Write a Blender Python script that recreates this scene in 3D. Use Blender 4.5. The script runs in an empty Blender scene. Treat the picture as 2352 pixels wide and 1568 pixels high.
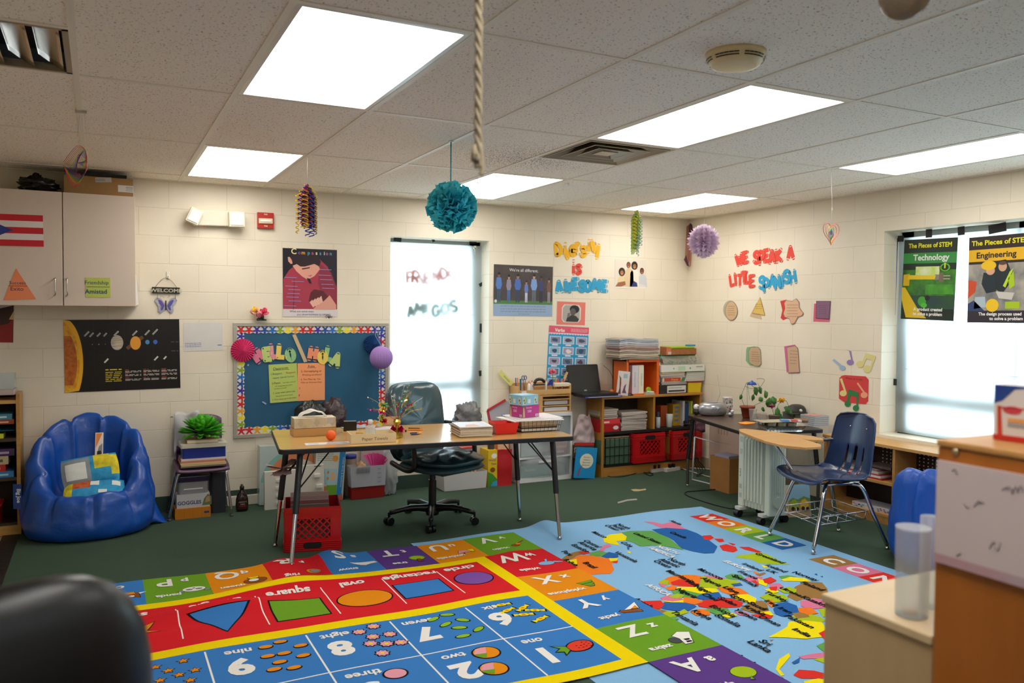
import bpy,bmesh,math,random
from mathutils import Vector as V,Matrix as M,noise
R_ = math.radians
sc = bpy.context.scene
col = sc.collection
# ---------------------------------------------------------------- camera, world, daylight, exposure
FPX,YAW,PIT,ROL = 1869.75,0.470604,-0.0358264,0.0087749
CAM = V((0.0700,-6.2001,1.4975))
YB,XR,HC = 0.288,5.344,2.44          # back wall, right wall, ceiling height
def _axes():
    cy,sy,cp,sp = math.cos(YAW),math.sin(YAW),math.cos(PIT),math.sin(PIT)
    f = V((sy*cp,cy*cp,sp));r = V((cy,-sy,0));u = r.cross(f)
    c,s = math.cos(ROL),math.sin(ROL)
    return c*r+s*u,c*u-s*r,f
CR,CU,CF = _axes()
cam = bpy.data.cameras.new('camera');cam_o = bpy.data.objects.new('camera',cam);col.objects.link(cam_o)
cam_o.matrix_world = M(((CR.x,CU.x,-CF.x,CAM.x),(CR.y,CU.y,-CF.y,CAM.y),(CR.z,CU.z,-CF.z,CAM.z),(0,0,0,1)))
cam.sensor_width = 36;cam.lens = FPX*36/2352;cam.clip_start = 0.05
cam.dof.use_dof = True;cam.dof.focus_distance = 4.6;cam.dof.aperture_fstop = 3.2
sc.camera = cam_o
w = bpy.data.worlds.new('daylight');sc.world = w;w.use_nodes = True
w.node_tree.nodes['Background'].inputs[0].default_value = (0.80,0.92,1.0,1)
w.node_tree.nodes['Background'].inputs[1].default_value = 6.5
vs = sc.view_settings
vs.view_transform = 'Standard';vs.look = 'None';vs.gamma = 1;vs.use_curve_mapping = False
vs.exposure = 0.0
LAMP = 9.3                                # radiance of the ceiling panels
try:
    sc.cycles.use_denoising = True
    sc.cycles.max_bounces = 8;sc.cycles.diffuse_bounces = 5;sc.cycles.glossy_bounces = 3
    sc.cycles.transmission_bounces = 6;sc.cycles.transparent_max_bounces = 12
    sc.cycles.caustics_reflective = False;sc.cycles.caustics_refractive = False
    sc.cycles.sample_clamp_indirect = 6
except Exception: pass
# ---------------------------------------------------------------- helpers
def lin(h):
    h = h.lstrip('#');c = [int(h[i:i+2],16)/255 for i in (0,2,4)]
    return tuple((x/12.92 if x <= .04045 else ((x+.055)/1.055)**2.4) for x in c)+(1,)
_m = {}
def mat(hexc,rough=.6,metal=0,alpha=1,kind=None,**k):
    key = (hexc,rough,metal,alpha,kind,tuple(sorted(k.items())))
    if key in _m: return _m[key]
    m = bpy.data.materials.new('m_%s_%d' % (hexc.strip('#'),len(_m)));m.use_nodes = True
    nt = m.node_tree;n = nt.nodes;L = nt.links;b = n['Principled BSDF']
    b.inputs['Base Color'].default_value = lin(hexc);b.inputs['Roughness'].default_value = rough
    b.inputs['Metallic'].default_value = metal
    out = n['Material Output']
    if 'coat' in k: b.inputs['Coat Weight'].default_value = k['coat']
    if 'spec' in k: b.inputs['Specular IOR Level'].default_value = k['spec']
    if 'bump' in k:                       # fine grain
        t = n.new('ShaderNodeTexNoise');t.inputs['Scale'].default_value = k.get('bs',60);t.inputs['Detail'].default_value = 4
        tc = n.new('ShaderNodeTexCoord');L.new(tc.outputs['Object'],t.inputs['Vector'])
        bp = n.new('ShaderNodeBump');bp.inputs['Strength'].default_value = k['bump'];bp.inputs['Distance'].default_value = k.get('bd',.01)
        L.new(t.outputs[0],bp.inputs['Height']);L.new(bp.outputs[0],b.inputs['Normal'])
    if 'var' in k:                        # colour variation of the thing itself
        t = n.new('ShaderNodeTexNoise');t.inputs['Scale'].default_value = k.get('vs',8);t.inputs['Detail'].default_value = 5
        tc = n.new('ShaderNodeTexCoord');mp = n.new('ShaderNodeMapping');mp.inputs['Scale'].default_value = k.get('vst',(1,1,1))
        L.new(tc.outputs['Object'],mp.inputs[0]);L.new(mp.outputs[0],t.inputs['Vector'])
        r = n.new('ShaderNodeValToRGB');r.color_ramp.elements[0].position = .32;r.color_ramp.elements[1].position = .68
        r.color_ramp.elements[0].color = lin(k['var']);r.color_ramp.elements[1].color = lin(hexc)
        L.new(t.outputs[0],r.inputs[0]);L.new(r.outputs[0],b.inputs['Base Color'])
    if kind == 'emit':
        e = n.new('ShaderNodeEmission');e.inputs[0].default_value = lin(hexc);e.inputs[1].default_value = k['power']
        L.new(e.outputs[0],out.inputs[0])
    if kind == 'clear':                   # thin clear plastic or glass: mostly see-through with a sheen
        t = n.new('ShaderNodeBsdfTransparent');t.inputs[0].default_value = lin(k.get('tint','#f4f8f8'))
        x = n.new('ShaderNodeMixShader');x.inputs[0].default_value = 1-alpha
        L.new(b.outputs[0],x.inputs[1]);L.new(t.outputs[0],x.inputs[2]);L.new(x.outputs[0],out.inputs[0])
    if kind == 'thin':                    # paper or cloth that lets light through
        t = n.new('ShaderNodeBsdfTranslucent');t.inputs[0].default_value = lin(hexc)
        x = n.new('ShaderNodeMixShader');x.inputs[0].default_value = k.get('tr',.4)
        L.new(b.outputs[0],x.inputs[1]);L.new(t.outputs[0],x.inputs[2]);L.new(x.outputs[0],out.inputs[0])
    _m[key] = m
    return m
def wood(a,b,scale=3,st=(1,12,12),rough=.45,**k):
    return mat(a,rough,var=b,vs=scale,vst=st,**k)

class Bd:
    """collects shapes; obj() links them as ONE mesh"""
    def __init__(s,T=None): s.v = [];s.f = [];s.mi = [];s.sm = [];s.ms = [];s.T = T or M()
    def add(s,vs,fs,m,smooth=False):
        if m not in s.ms: s.ms.append(m)
        k = s.ms.index(m);o = len(s.v);T = s.T
        s.v += [T @ V(x) for x in vs]
        for f in fs: s.f.append([i+o for i in f]);s.mi.append(k);s.sm.append(smooth)
        return s
    def box(s,a,b,m,R=None):
        x0,y0,z0 = a;x1,y1,z1 = b
        vs = [V(p) for p in ((x0,y0,z0),(x1,y0,z0),(x1,y1,z0),(x0,y1,z0),(x0,y0,z1),(x1,y0,z1),(x1,y1,z1),(x0,y1,z1))]
        if R is not None:
            c = sum(vs,V())/8;vs = [c+R @ (p-c) for p in vs]
        return s.add(vs,[(0,3,2,1),(4,5,6,7),(0,1,5,4),(1,2,6,5),(2,3,7,6),(3,0,4,7)],m)
    def rbox(s,a,b,m,r=.01,n=3):
        """box with rounded vertical corners"""
        x0,y0,z0 = a;x1,y1,z1 = b;p = []
        for cx,cy,t in ((x1-r,y1-r,0),(x0+r,y1-r,90),(x0+r,y0+r,180),(x1-r,y0+r,270)):
            for i in range(n+1):
                t2 = R_(t+90*i/n);p.append((cx+r*math.cos(t2),cy+r*math.sin(t2)))
        return s.prism(p,z0,z1,m)
    def prism(s,p,z0,z1,m,smooth=False):
        n = len(p);ar = sum(p[i][0]*p[(i+1)%n][1]-p[(i+1)%n][0]*p[i][1] for i in range(n))
        if ar < 0: p = p[::-1]
        vs = [(x,y,z0) for x,y in p]+[(x,y,z1) for x,y in p]
        return s.add(vs,[tuple(range(n))[::-1],tuple(range(n,2*n))]+[(i,(i+1)%n,n+(i+1)%n,n+i) for i in range(n)],m,smooth)
    def cyl(s,p0,p1,r0,m,r1=None,n=12,caps=True,smooth=True):
        r1 = r0 if r1 is None else r1;p0 = V(p0);p1 = V(p1);d = (p1-p0).normalized()
        a = d.orthogonal().normalized();b = d.cross(a);vs = []
        for p,r in ((p0,r0),(p1,r1)):
            for i in range(n):
                t = 2*math.pi*i/n;vs.append(p+(a*math.cos(t)+b*math.sin(t))*r)
        s.add(vs,[(i,(i+1)%n,n+(i+1)%n,n+i) for i in range(n)],m,smooth)
        if caps: s.add(vs,[tuple(range(n))[::-1],tuple(range(n,2*n))],m)
        return s
    def tube(s,pts,r,m,n=8,closed=False,sub=0,flat=None):
        pts = [V(p) for p in pts]
        if sub: pts = smoothpath(pts,sub,closed)
        N = len(pts);vs = [];a = None
        rr = r if isinstance(r,(list,tuple)) else None
        for i,p in enumerate(pts):
            if closed: d = pts[(i+1)%N]-pts[i-1]
            else: d = pts[min(i+1,N-1)]-pts[max(i-1,0)]
            if d.length < 1e-9: d = V((0,0,1))
            d.normalize()
            a = d.orthogonal().normalized() if a is None else (a-d*a.dot(d)).normalized()
            b = d.cross(a);q = (rr[min(int(i*len(rr)/N),len(rr)-1)] if rr else r)
            for k in range(n):
                t = 2*math.pi*k/n;vs.append(p+a*math.cos(t)*q+b*math.sin(t)*q*(flat or 1))
        fs = [(i*n+k,i*n+(k+1)%n,((i+1)%N)*n+(k+1)%n,((i+1)%N)*n+k) for i in range(N if closed else N-1) for k in range(n)]
        if not closed: fs += [tuple(range(n))[::-1],tuple(range((N-1)*n,N*n))]
        return s.add(vs,fs,m,True)
    def lathe(s,prof,m,c=(0,0,0),n=24,smooth=True,sx=1,sy=1):
        vs = [];c = V(c)
        for r,z in prof:
            for i in range(n):
                t = 2*math.pi*i/n;vs.append(c+V((r*math.cos(t)*sx,r*math.sin(t)*sy,z)))
        k = len(prof)
        return s.add(vs,[(j*n+i,j*n+(i+1)%n,(j+1)*n+(i+1)%n,(j+1)*n+i) for j in range(k-1) for i in range(n)]+
                     [tuple(range(n))[::-1],tuple(range((k-1)*n,k*n))],m,smooth)
    def ball(s,c,r,m,rx=1,ry=1,rz=1,n=16,k=10):
        return s.lathe([(max(1e-4,r*math.sin(math.pi*j/k)),-r*rz*math.cos(math.pi*j/k)) for j in range(k+1)],m,c,n,True,rx,ry)
    def grid(s,fn,nu,nv,m,smooth=True,closed=False,thick=0):
        vs = [V(fn(i/nu,j/nv)) for j in range(nv+1) for i in range(nu+1)];w_ = nu+1
        fs = [(j*w_+i,j*w_+i+1,(j+1)*w_+i+1,(j+1)*w_+i) for j in range(nv) for i in range(nu)]
        return s.add(vs,fs,m,smooth)
    def text(s,t,x,y,z,h,m,bold=0,ext=.0004,align='CENTER',rot=0,sx=1):
        """letters lying in the local xy plane, raised from z to z+ext; h is the capital height"""
        vs,fs = glyphs(t,bold/h if h else 0,align)
        k = h/.73;c,q = math.cos(rot),math.sin(rot)
        P = [(x+(a*c*sx-b*q)*k,y+(a*q*sx+b*c)*k) for a,b in vs];n = len(P)
        ed = {}
        for f in fs:
            for i in range(len(f)):
                e = (f[i],f[(i+1) % len(f)]);r = (e[1],e[0])
                if r in ed: del ed[r]
                else: ed[e] = 1
        F = [[i+n for i in f] for f in fs]
        if ext > .0006: F += [(a,b,b+n,a+n) for a,b in ed]
        return s.add([(a,b,z) for a,b in P]+[(a,b,z+ext) for a,b in P],F,m)
def smoothpath(p,k,closed=False):
    out = [];N = len(p)
    for i in range(N if closed else N-1):
        a,b,c,d = (p[i-1] if (i or closed) else p[0]),p[i],p[(i+1)%N],(p[(i+2)%N] if (closed or i+2 < N) else p[-1])
        for j in range(k):
            t = j/k
            out.append(.5*((2*b)+(c-a)*t+(2*a-5*b+4*c-d)*t*t+(3*b-a-3*c+d)*t*t*t))
    if not closed: out.append(p[-1])
    return out
_g = {}
def glyphs(t,bold,align):
    key = (t,round(bold,3),align)
    if key in _g: return _g[key]
    cu = bpy.data.curves.new('t','FONT');cu.body = t;cu.align_x = align;cu.fill_mode = 'FRONT'
    cu.resolution_u = 3;cu.offset = bold*.73
    o = bpy.data.objects.new('t',cu);col.objects.link(o)
    dg = bpy.context.evaluated_depsgraph_get();me = o.evaluated_get(dg).to_mesh()
    r = ([(v.co.x,v.co.y) for v in me.vertices],[tuple(p.vertices) for p in me.polygons])
    o.evaluated_get(dg).to_mesh_clear();bpy.data.objects.remove(o);bpy.data.curves.remove(cu)
    _g[key] = r
    return r
def org(o):
    v = V(o.location)
    while o.parent: o = o.parent;v += o.location
    return v
def tag(o,label=None,cat=None,group=None,kind=None):
    if label: o['label'] = label
    if cat: o['category'] = cat
    if group: o['group'] = group
    if kind: o['kind'] = kind
    return o
def obj(name,b,parent=None,label=None,cat=None,group=None,kind=None,bevel=0,sub=0,loc=None,solid=0,disp=None):
    me = bpy.data.meshes.new(name)
    if parent is not None: L0 = org(parent)
    elif loc is not None: L0 = V(loc)
    else:
        xs = [[v[i] for v in b.v] for i in range(3)]
        L0 = V(((min(xs[0])+max(xs[0]))/2,(min(xs[1])+max(xs[1]))/2,min(xs[2])))
    me.from_pydata([tuple(v-L0) for v in b.v],[],b.f)
    for m in b.ms: me.materials.append(m)
    me.polygons.foreach_set('material_index',b.mi);me.polygons.foreach_set('use_smooth',b.sm)
    me.update()
    o = bpy.data.objects.new(name,me);col.objects.link(o)
    if parent is not None: o.parent = parent
    else: o.location = L0
    if bevel:
        md = o.modifiers.new('bevel','BEVEL');md.width = bevel;md.segments = 2;md.limit_method = 'ANGLE';md.angle_limit = R_(40)
    if solid:
        md = o.modifiers.new('solid','SOLIDIFY');md.thickness = solid;md.offset = 0
    if sub:
        md = o.modifiers.new('sub','SUBSURF');md.levels = sub;md.render_levels = sub
    return tag(o,label,cat,group,kind)
def thing(name,loc,label,cat,group=None):
    o = bpy.data.objects.new(name,None);col.objects.link(o);o.location = loc;o.empty_display_size = .05
    return tag(o,label,cat,group)
def dup(root,d=(0,0,0),rz=0,label=None,group=None):
    """a copy of a thing with copies of its parts and sub-parts"""
    r = root.copy();col.objects.link(r);r.location = root.location+V(d);r.rotation_euler.z += rz
    if label: r['label'] = label
    if group: r['group'] = group
    for ch in list(root.children):
        c = ch.copy();col.objects.link(c);c.parent = r
        for g in list(ch.children):
            q = g.copy();col.objects.link(q);q.parent = c
    return r
def rz(a): return M.Rotation(a,4,'Z')
def tr(x,y,z=0): return M.Translation((x,y,z))
# flat frames: local x to the right, local y up, local z out of the surface
def frame(O,U,W):
    U = V(U).normalized();W = V(W);W = (W-U*W.dot(U)).normalized();N = U.cross(W)
    return M(((U.x,W.x,N.x,O[0]),(U.y,W.y,N.y,O[1]),(U.z,W.z,N.z,O[2]),(0,0,0,1)))
BK = frame((0,YB,0),(1,0,0),(0,0,1))           # back wall: (x, z)
RT = frame((XR,0,0),(0,-1,0),(0,0,1))          # right wall: (-y, z)
FL = frame((0,0,0),(1,0,0),(0,1,0))            # floor: (x, y)
def hit(T,u,v,n=0):
    """where the sight line through photo point (u, v) meets plane z=n of frame T; local (x, y)"""
    d = CF+CR*((u-1176)/FPX)-CU*((v-784)/FPX)
    I = T.inverted();o = I @ CAM;q = I.to_3x3() @ d;t = (n-o.z)/q.z;r = o+q*t
    return (r.x,r.y)
def bk(u,v,y=YB):                       # point on the vertical plane y
    q = hit(BK,u,v,YB-y);return V((q[0],y,q[1]))
def rt(u,v,x=XR):
    q = hit(RT,u,v,XR-x);return V((x,-q[0],q[1]))
def fl(u,v,z=0):
    q = hit(FL,u,v,z);return V((q[0],q[1],z))
def quadmap(T,c,n=0):
    """bilinear map of the unit square onto four photo points (bl, br, tr, tl) lying on plane n of frame T"""
    p = [V(hit(T,*q,n)) for q in c]
    def f(a,b): return tuple((p[0]*(1-a)+p[1]*a)*(1-b)+(p[3]*(1-a)+p[2]*a)*b)
    return f
def sheet(T,c,m,n=.001,t=.001,name='sheet',parent=None,**k):
    """a flat sheet on frame T through four photo points; returns builder in frame coords and its frame"""
    p = [V(hit(T,*q,n)) for q in c]
    X = (p[1]-p[0]+p[2]-p[3]);ang = math.atan2(X.y,X.x)
    w_ = ((p[1]-p[0]).length+(p[2]-p[3]).length)/2;h = ((p[3]-p[0]).length+(p[2]-p[1]).length)/2
    cen = sum(p,V((0,0)))/4
    S = T @ M.Translation((cen.x,cen.y,n)) @ rz(ang) @ M.Translation((-w_/2,-h/2,0))
    b = Bd(S);b.box((0,0,0),(w_,h,t),m)
    b.w,b.h,b.t = w_,h,t
    b.lay = 0
    return b
def rc(b,x0,y0,x1,y1,m,L=1):        # patch on a sheet in 0..1 coordinates
    return b.prism([(x0*b.w,y0*b.h),(x1*b.w,y0*b.h),(x1*b.w,y1*b.h),(x0*b.w,y1*b.h)],b.t*.5,b.t+L*.0003,m)
def pl(b,pts,m,L=1):
    return b.prism([(x*b.w,y*b.h) for x,y in pts],b.t*.5,b.t+L*.0003,m)
def el(b,cx,cy,rx,ry,m,L=1,n=20,a0=0,a1=360):
    return pl(b,[(cx+rx*math.cos(R_(a0+(a1-a0)*i/n)),cy+ry*math.sin(R_(a0+(a1-a0)*i/n))) for i in range(n)],m,L)
def tx(b,s,x,y,h,m,L=3,**k):
    return b.text(s,x*b.w,y*b.h,b.t+L*.0003,h*b.h,m,ext=.0002,**k)
def lines(b,x0,x1,ys,h,m,L=2,seed=0,gap=.0):
    """rows of illegible small print"""
    r = random.Random(seed)
    for y in ys:
        x = x0
        while x < x1-.005:
            l = min(r.uniform(.02,.07),x1-x);rc(b,x,y,x+l,y+h,m,L);x += l+.012
rnd = random.Random(7)
# ---------------------------------------------------------------- the room
def wall_mat(name,axis,base,ph):
    m = bpy.data.materials.new(name);m.use_nodes = True;nt = m.node_tree;n = nt.nodes;L = nt.links;b = n['Principled BSDF']
    tc = n.new('ShaderNodeTexCoord');sx = n.new('ShaderNodeSeparateXYZ');cb = n.new('ShaderNodeCombineXYZ')
    L.new(tc.outputs['Object'],sx.inputs[0]);ad = n.new('ShaderNodeMath');ad.inputs[1].default_value = ph
    L.new(sx.outputs[axis],ad.inputs[0]);L.new(ad.outputs[0],cb.inputs[0]);L.new(sx.outputs[2],cb.inputs[1])
    br = n.new('ShaderNodeTexBrick');L.new(cb.outputs[0],br.inputs['Vector'])
    for k,v in (('Scale',1),('Mortar Size',.0035),('Mortar Smooth',.6),('Bias',0),('Brick Width',.4064),('Row Height',.2032)): br.inputs[k].default_value = v
    br.offset = .5;br.offset_frequency = 2
    br.inputs['Color1'].default_value = (0,0,0,1);br.inputs['Color2'].default_value = (.25,.25,.25,1);br.inputs['Mortar'].default_value = (1,1,1,1)
    nz = n.new('ShaderNodeTexNoise');nz.inputs['Scale'].default_value = 2.2;nz.inputs['Detail'].default_value = 3
    L.new(tc.outputs['Object'],nz.inputs['Vector'])
    r = n.new('ShaderNodeValToRGB');r.color_ramp.elements[0].color = lin(base[0]);r.color_ramp.elements[1].color = lin(base[1])
    r.color_ramp.elements[0].position = .35;r.color_ramp.elements[1].position = .65
    L.new(nz.outputs[0],r.inputs[0])
    mx = n.new('ShaderNodeMix');mx.data_type = 'RGBA';mx.inputs[7].default_value = lin(base[2])
    mf = n.new('ShaderNodeMath');mf.operation = 'MULTIPLY';mf.inputs[1].default_value = .42;L.new(br.outputs['Fac'],mf.inputs[0])
    L.new(mf.outputs[0],mx.inputs[0]);L.new(r.outputs[0],mx.inputs[6]);L.new(mx.outputs[2],b.inputs['Base Color'])
    n2 = n.new('ShaderNodeTexNoise');n2.inputs['Scale'].default_value = 140;n2.inputs['Detail'].default_value = 3;L.new(tc.outputs['Object'],n2.inputs['Vector'])
    hs = n.new('ShaderNodeMath');hs.operation = 'MULTIPLY_ADD';hs.inputs[1].default_value = -1;L.new(br.outputs['Fac'],hs.inputs[0])
    h2 = n.new('ShaderNodeMath');h2.operation = 'MULTIPLY';h2.inputs[1].default_value = .25;L.new(n2.outputs[0],h2.inputs[0]);L.new(h2.outputs[0],hs.inputs[2])
    bp = n.new('ShaderNodeBump');bp.inputs['Strength'].default_value = .45;bp.inputs['Distance'].default_value = .003
    L.new(hs.outputs[0],bp.inputs['Height']);L.new(bp.outputs[0],b.inputs['Normal']);b.inputs['Roughness'].default_value = .5
    return m
WP = ('#e2d8c3','#e8dfcb','#cdc2ac')
MW_B = wall_mat('painted_block_back',0,WP,-.742+.4064*4+.2032);MW_R = wall_mat('painted_block_right',1,WP,.09)
def ceil_mat():
    m = bpy.data.materials.new('fissured_tile');m.use_nodes = True;nt = m.node_tree;n = nt.nodes;L = nt.links;b = n['Principled BSDF']
    tc = n.new('ShaderNodeTexCoord');v = n.new('ShaderNodeTexNoise');v.inputs['Scale'].default_value = 75;v.inputs['Detail'].default_value = 2
    L.new(tc.outputs['Object'],v.inputs['Vector'])
    r = n.new('ShaderNodeValToRGB');r.color_ramp.elements[0].position = .30;r.color_ramp.elements[1].position = .36
    r.color_ramp.elements[0].color = lin('#b0a490');r.color_ramp.elements[1].color = lin('#fcf5e8')
    L.new(v.outputs[0],r.inputs[0])
    # dust specks blown from the supply vent
    s = n.new('ShaderNodeVectorMath');s.operation = 'DISTANCE';s.inputs[1].default_value = (2.45,-1.75,0)
    mp = n.new('ShaderNodeMapping');mp.inputs['Scale'].default_value = (1,1,0);L.new(tc.outputs['Object'],mp.inputs[0]);L.new(mp.outputs[0],s.inputs[0])
    mr = n.new('ShaderNodeMapRange');mr.inputs[1].default_value = .05;mr.inputs[2].default_value = .62;mr.inputs[3].default_value = .14;mr.inputs[4].default_value = 0
    L.new(s.outputs['Value'],mr.inputs[0])
    v2 = n.new('ShaderNodeTexNoise');v2.inputs['Scale'].default_value = 120;v2.inputs['Detail'].default_value = 2;L.new(tc.outputs['Object'],v2.inputs['Vector'])
    ad = n.new('ShaderNodeMath');ad.operation = 'ADD';L.new(v2.outputs[0],ad.inputs[0]);L.new(mr.outputs[0],ad.inputs[1])
    r2 = n.new('ShaderNodeValToRGB');r2.color_ramp.elements[0].position = .66;r2.color_ramp.elements[1].position = .70
    r2.color_ramp.elements[0].color = (1,1,1,1);r2.color_ramp.elements[1].color = (.12,.1,.08,1);L.new(ad.outputs[0],r2.inputs[0])
    mx = n.new('ShaderNodeMix');mx.data_type = 'RGBA';mx.blend_type = 'MULTIPLY';mx.inputs[0].default_value = 1
    L.new(r.outputs[0],mx.inputs[6]);L.new(r2.outputs[0],mx.inputs[7]);L.new(mx.outputs[2],b.inputs['Base Color'])
    bp = n.new('ShaderNodeBump');bp.inputs['Strength'].default_value = .5;bp.inputs['Distance'].default_value = .003
    L.new(v.outputs[0],bp.inputs['Height']);L.new(bp.outputs[0],b.inputs['Normal']);b.inputs['Roughness'].default_value = .9
    return m
X0,Y0 = -2.3,-8.0                        # left wall, rear wall
def struct(name,b,**k): return obj(name,b,kind='structure',loc=(0,0,0),**k)
WB = (2.234,3.14,.46,2.122)            # back window x0 x1 z0 z1
WR = (1.99,4.10,.60,2.13)             # right window (-y) ...
def wall_with_hole(T,x0,x1,h,t,m):
    b = Bd(T[0]);a,c,z0,z1 = h
    b.box((x0,0,-t),(a,HC,0),m);b.box((c,0,-t),(x1,HC,0),m)
    b.box((a,0,-t),(c,z0,0),m);b.box((a,z1,-t),(c,HC,0),m)
    return b
struct('wall_back',wall_with_hole((BK,),X0,XR+.28,WB,.28,MW_B))
struct('wall_right',wall_with_hole((RT,),-YB,-Y0,WR,.28,MW_R))
struct('wall_left',Bd().box((X0-.1,Y0,0),(X0,YB,HC),MW_R))
struct('wall_rear',Bd().box((X0,Y0-.1,0),(XR,Y0,HC),MW_B))
# carpet with a worn, speckled pile; vinyl tile beyond the black strip at the left
CARP = mat('#465848',.95,var='#394a3d',vs=260,vst=(1,1,1),bump=.5,bs=500,bd=.004,spec=.1)
struct('floor',Bd().prism([(-.41,YB),(-.41,-1.55),(-.41,Y0),(XR,Y0),(XR,YB)],-.05,0,CARP)
       .box((X0,Y0,-.05),(-.41,YB,-.004),mat('#b9ac98',.35,var='#a79a86',vs=30)))
struct('trim_1',Bd().box((-.50,Y0,-.01),(-.405,YB-.001,.004),mat('#17140f',.5,bump=.3,bs=20)))
CEIL = ceil_mat()
lights = [(1,0),(4,0),(1,2),(4,2),(7,0),(7,2),(1,-2),(4,-2)]  # the last two panels are out of view, added to light the room
G = .6096
bc = Bd()
i0,i1 = int(X0/G)-1,int(XR/G)+1
for i in range(i0,i1+1):
    for j in range(-3,5):
        xa,xb = max(i*G,X0),min((i+1)*G,XR);ya,yb = max((j-3)*2*G,Y0),min((j-2)*2*G,YB)
        if xb-xa < .01 or yb-ya < .01: continue
        if (i,j) in lights: continue
        if (i,j) == (4,1): ya,yb = (j-3)*2*G,(j-2.5)*2*G;ya,yb = yb,(j-2)*2*G
        if (i,j) == (4,1): continue
        if (i,j) == (-1,0): bc.box((xa,ya,HC),(xb,ya+G,HC+.015),CEIL);continue
        bc.box((xa,ya,HC),(xb,yb,HC+.015),CEIL)
bc.box((4*G,-2*G-0,HC),(5*G,-3*G,HC+.015),CEIL)
bc.box((X0,Y0,HC+.16),(XR+.2,YB+.2,HC+.2),mat('#55504a',.9))
struct('ceiling',bc)
GRID = mat('#f0eada',.5)
k = 1
gb = Bd()
for i in range(i0,i1+1):
    x = i*G
    if X0 < x < XR: gb.box((x-.012,Y0,HC-.004),(x+.012,YB,HC+.03),GRID)
struct('trim_2',gb)
gb = Bd()
for j in range(-3,5):
    y = (j-3)*2*G
    if Y0 < y < YB: gb.box((X0,y-.012,HC-.0035),(XR,y+.012,HC+.03),GRID)
gb.box((4*G,-3*G-.012,HC-.0035),(5*G,-3*G+.012,HC+.03),GRID);gb.box((-G,-5*G-.012,HC-.0035),(0,-5*G+.012,HC+.03),GRID)
struct('trim_3',gb)
gb = Bd();gb.box((X0,YB-.022,HC-.006),(XR,YB,HC+.02),GRID);gb.box((XR-.022,Y0,HC-.006),(XR,YB,HC+.02),GRID)
struct('trim_4',gb)
# base: dark green carpet cove with a white cable raceway in front
struct('baseboard_back',Bd().box((.30,YB-.008,0),(XR,YB,.115),mat('#31463b',.9)))
struct('baseboard_right',Bd().box((XR-.008,-1.2,0),(XR,YB,.10),mat('#a8947c',.6)))
struct('trim_5',Bd().box((.80,YB-.04,.002),(1.5,YB-.0085,.075),mat('#cfcabc',.4)),bevel=.003)
# ---------------------------------------------------------------- ceiling lights
LM = mat('#fffaf2',.5,kind='emit',power=LAMP)
LF = mat('#d9d5ca',.3)
def panel(i,j,label):
    x0,y0 = i*G,(j-3)*2*G;x1,y1 = x0+G,y0+2*G
    t = thing('ceiling_light',((x0+x1)/2,(y0+y1)/2,HC),label,'ceiling light','fluorescent ceiling panels')
    f = Bd()
    for a,c in (((x0+.013,y0+.013),(x1-.013,y0+.033)),((x0+.013,y1-.033),(x1-.013,y1-.013)),((x0+.013,y0+.033),(x0+.033,y1-.033)),((x1-.033,y0+.033),(x1-.013,y1-.033))):
        f.box((*a,HC-.003),(*c,HC+.08),LF)
    f.box((x0+.013,y0+.013,HC+.08),(x1-.013,y1-.013,HC+.09),LF)
    obj('frame',f,t)
    obj('diffuser',Bd().box((x0+.034,y0+.034,HC+.002),(x1-.034,y1-.034,HC+.006),LM),t)
for (i,j),l in zip(lights,['nearest and largest lit ceiling panel, left of the hanging beige rope','large lit ceiling panel beside the square air vent and the smoke detector',
        'lit ceiling panel above the fire alarm on the back wall','lit ceiling panel partly hidden by the turquoise pompom','lit ceiling panel cut by the right edge of the photo',
        'lit ceiling panel nearest the far corner of the room','added lit ceiling panel, unseen overhead behind the viewer on the left','added lit ceiling panel, unseen overhead behind the viewer on the right']): panel(i,j,l)
# ---------------------------------------------------------------- square supply vent and the left return vent
VM = mat('#a39680',.35,metal=.35)
def vent_square():
    x0,y0 = 4*G+.012,-4*G+.012;x1,y1 = 5*G-.012,-3*G-.012;cx,cy = (x0+x1)/2,(y0+y1)/2
    t = thing('air_vent',(cx,cy,HC),'square four-way air vent in the ceiling, stepped metal rings, beside a lit panel','air vent')
    h = (x1-x0)/2
    f = Bd()
    for a,d,z in ((h,.03,0),):
        for s in range(4):
            f.T = tr(cx,cy) @ rz(s*math.pi/2);f.prism([(-a,-a),(a,-a),(a-d,-a+d),(-a+d,-a+d)],HC-.004,HC+.01,VM)
    f.T = M();obj('frame',f,t)
    for a,ins in ((.262,.085),(.185,.075),(.115,.055)):
        f = Bd()
        for s in range(4):
            f.T = tr(cx,cy) @ rz(s*math.pi/2)
            f.add([(-a,-a,HC-.006),(a,-a,HC-.006),(a-ins,-a+ins,HC+.05),(-a+ins,-a+ins,HC+.05),(-a,-a,HC-.001),(a,-a,HC-.001)],[(0,1,2,3),(0,4,5,1)],VM)
            f.add([(-a-.008,-a-.008,HC-.006),(a+.008,-a-.008,HC-.006),(a,-a,HC-.006),(-a,-a,HC-.006)],[(0,1,2,3)],VM)
        obj('louver_ring',f,t,solid=.002)
    f = Bd();f.box((cx-.055,cy-.055,HC-.004),(cx+.055,cy+.055,HC+.002),VM);obj('centre_plate',f,t)
    obj('duct',Bd().box((x0,y0,HC+.07),(x1,y1,HC+.075),mat('#2a2622',.8)),t)
vent_square()
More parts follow.
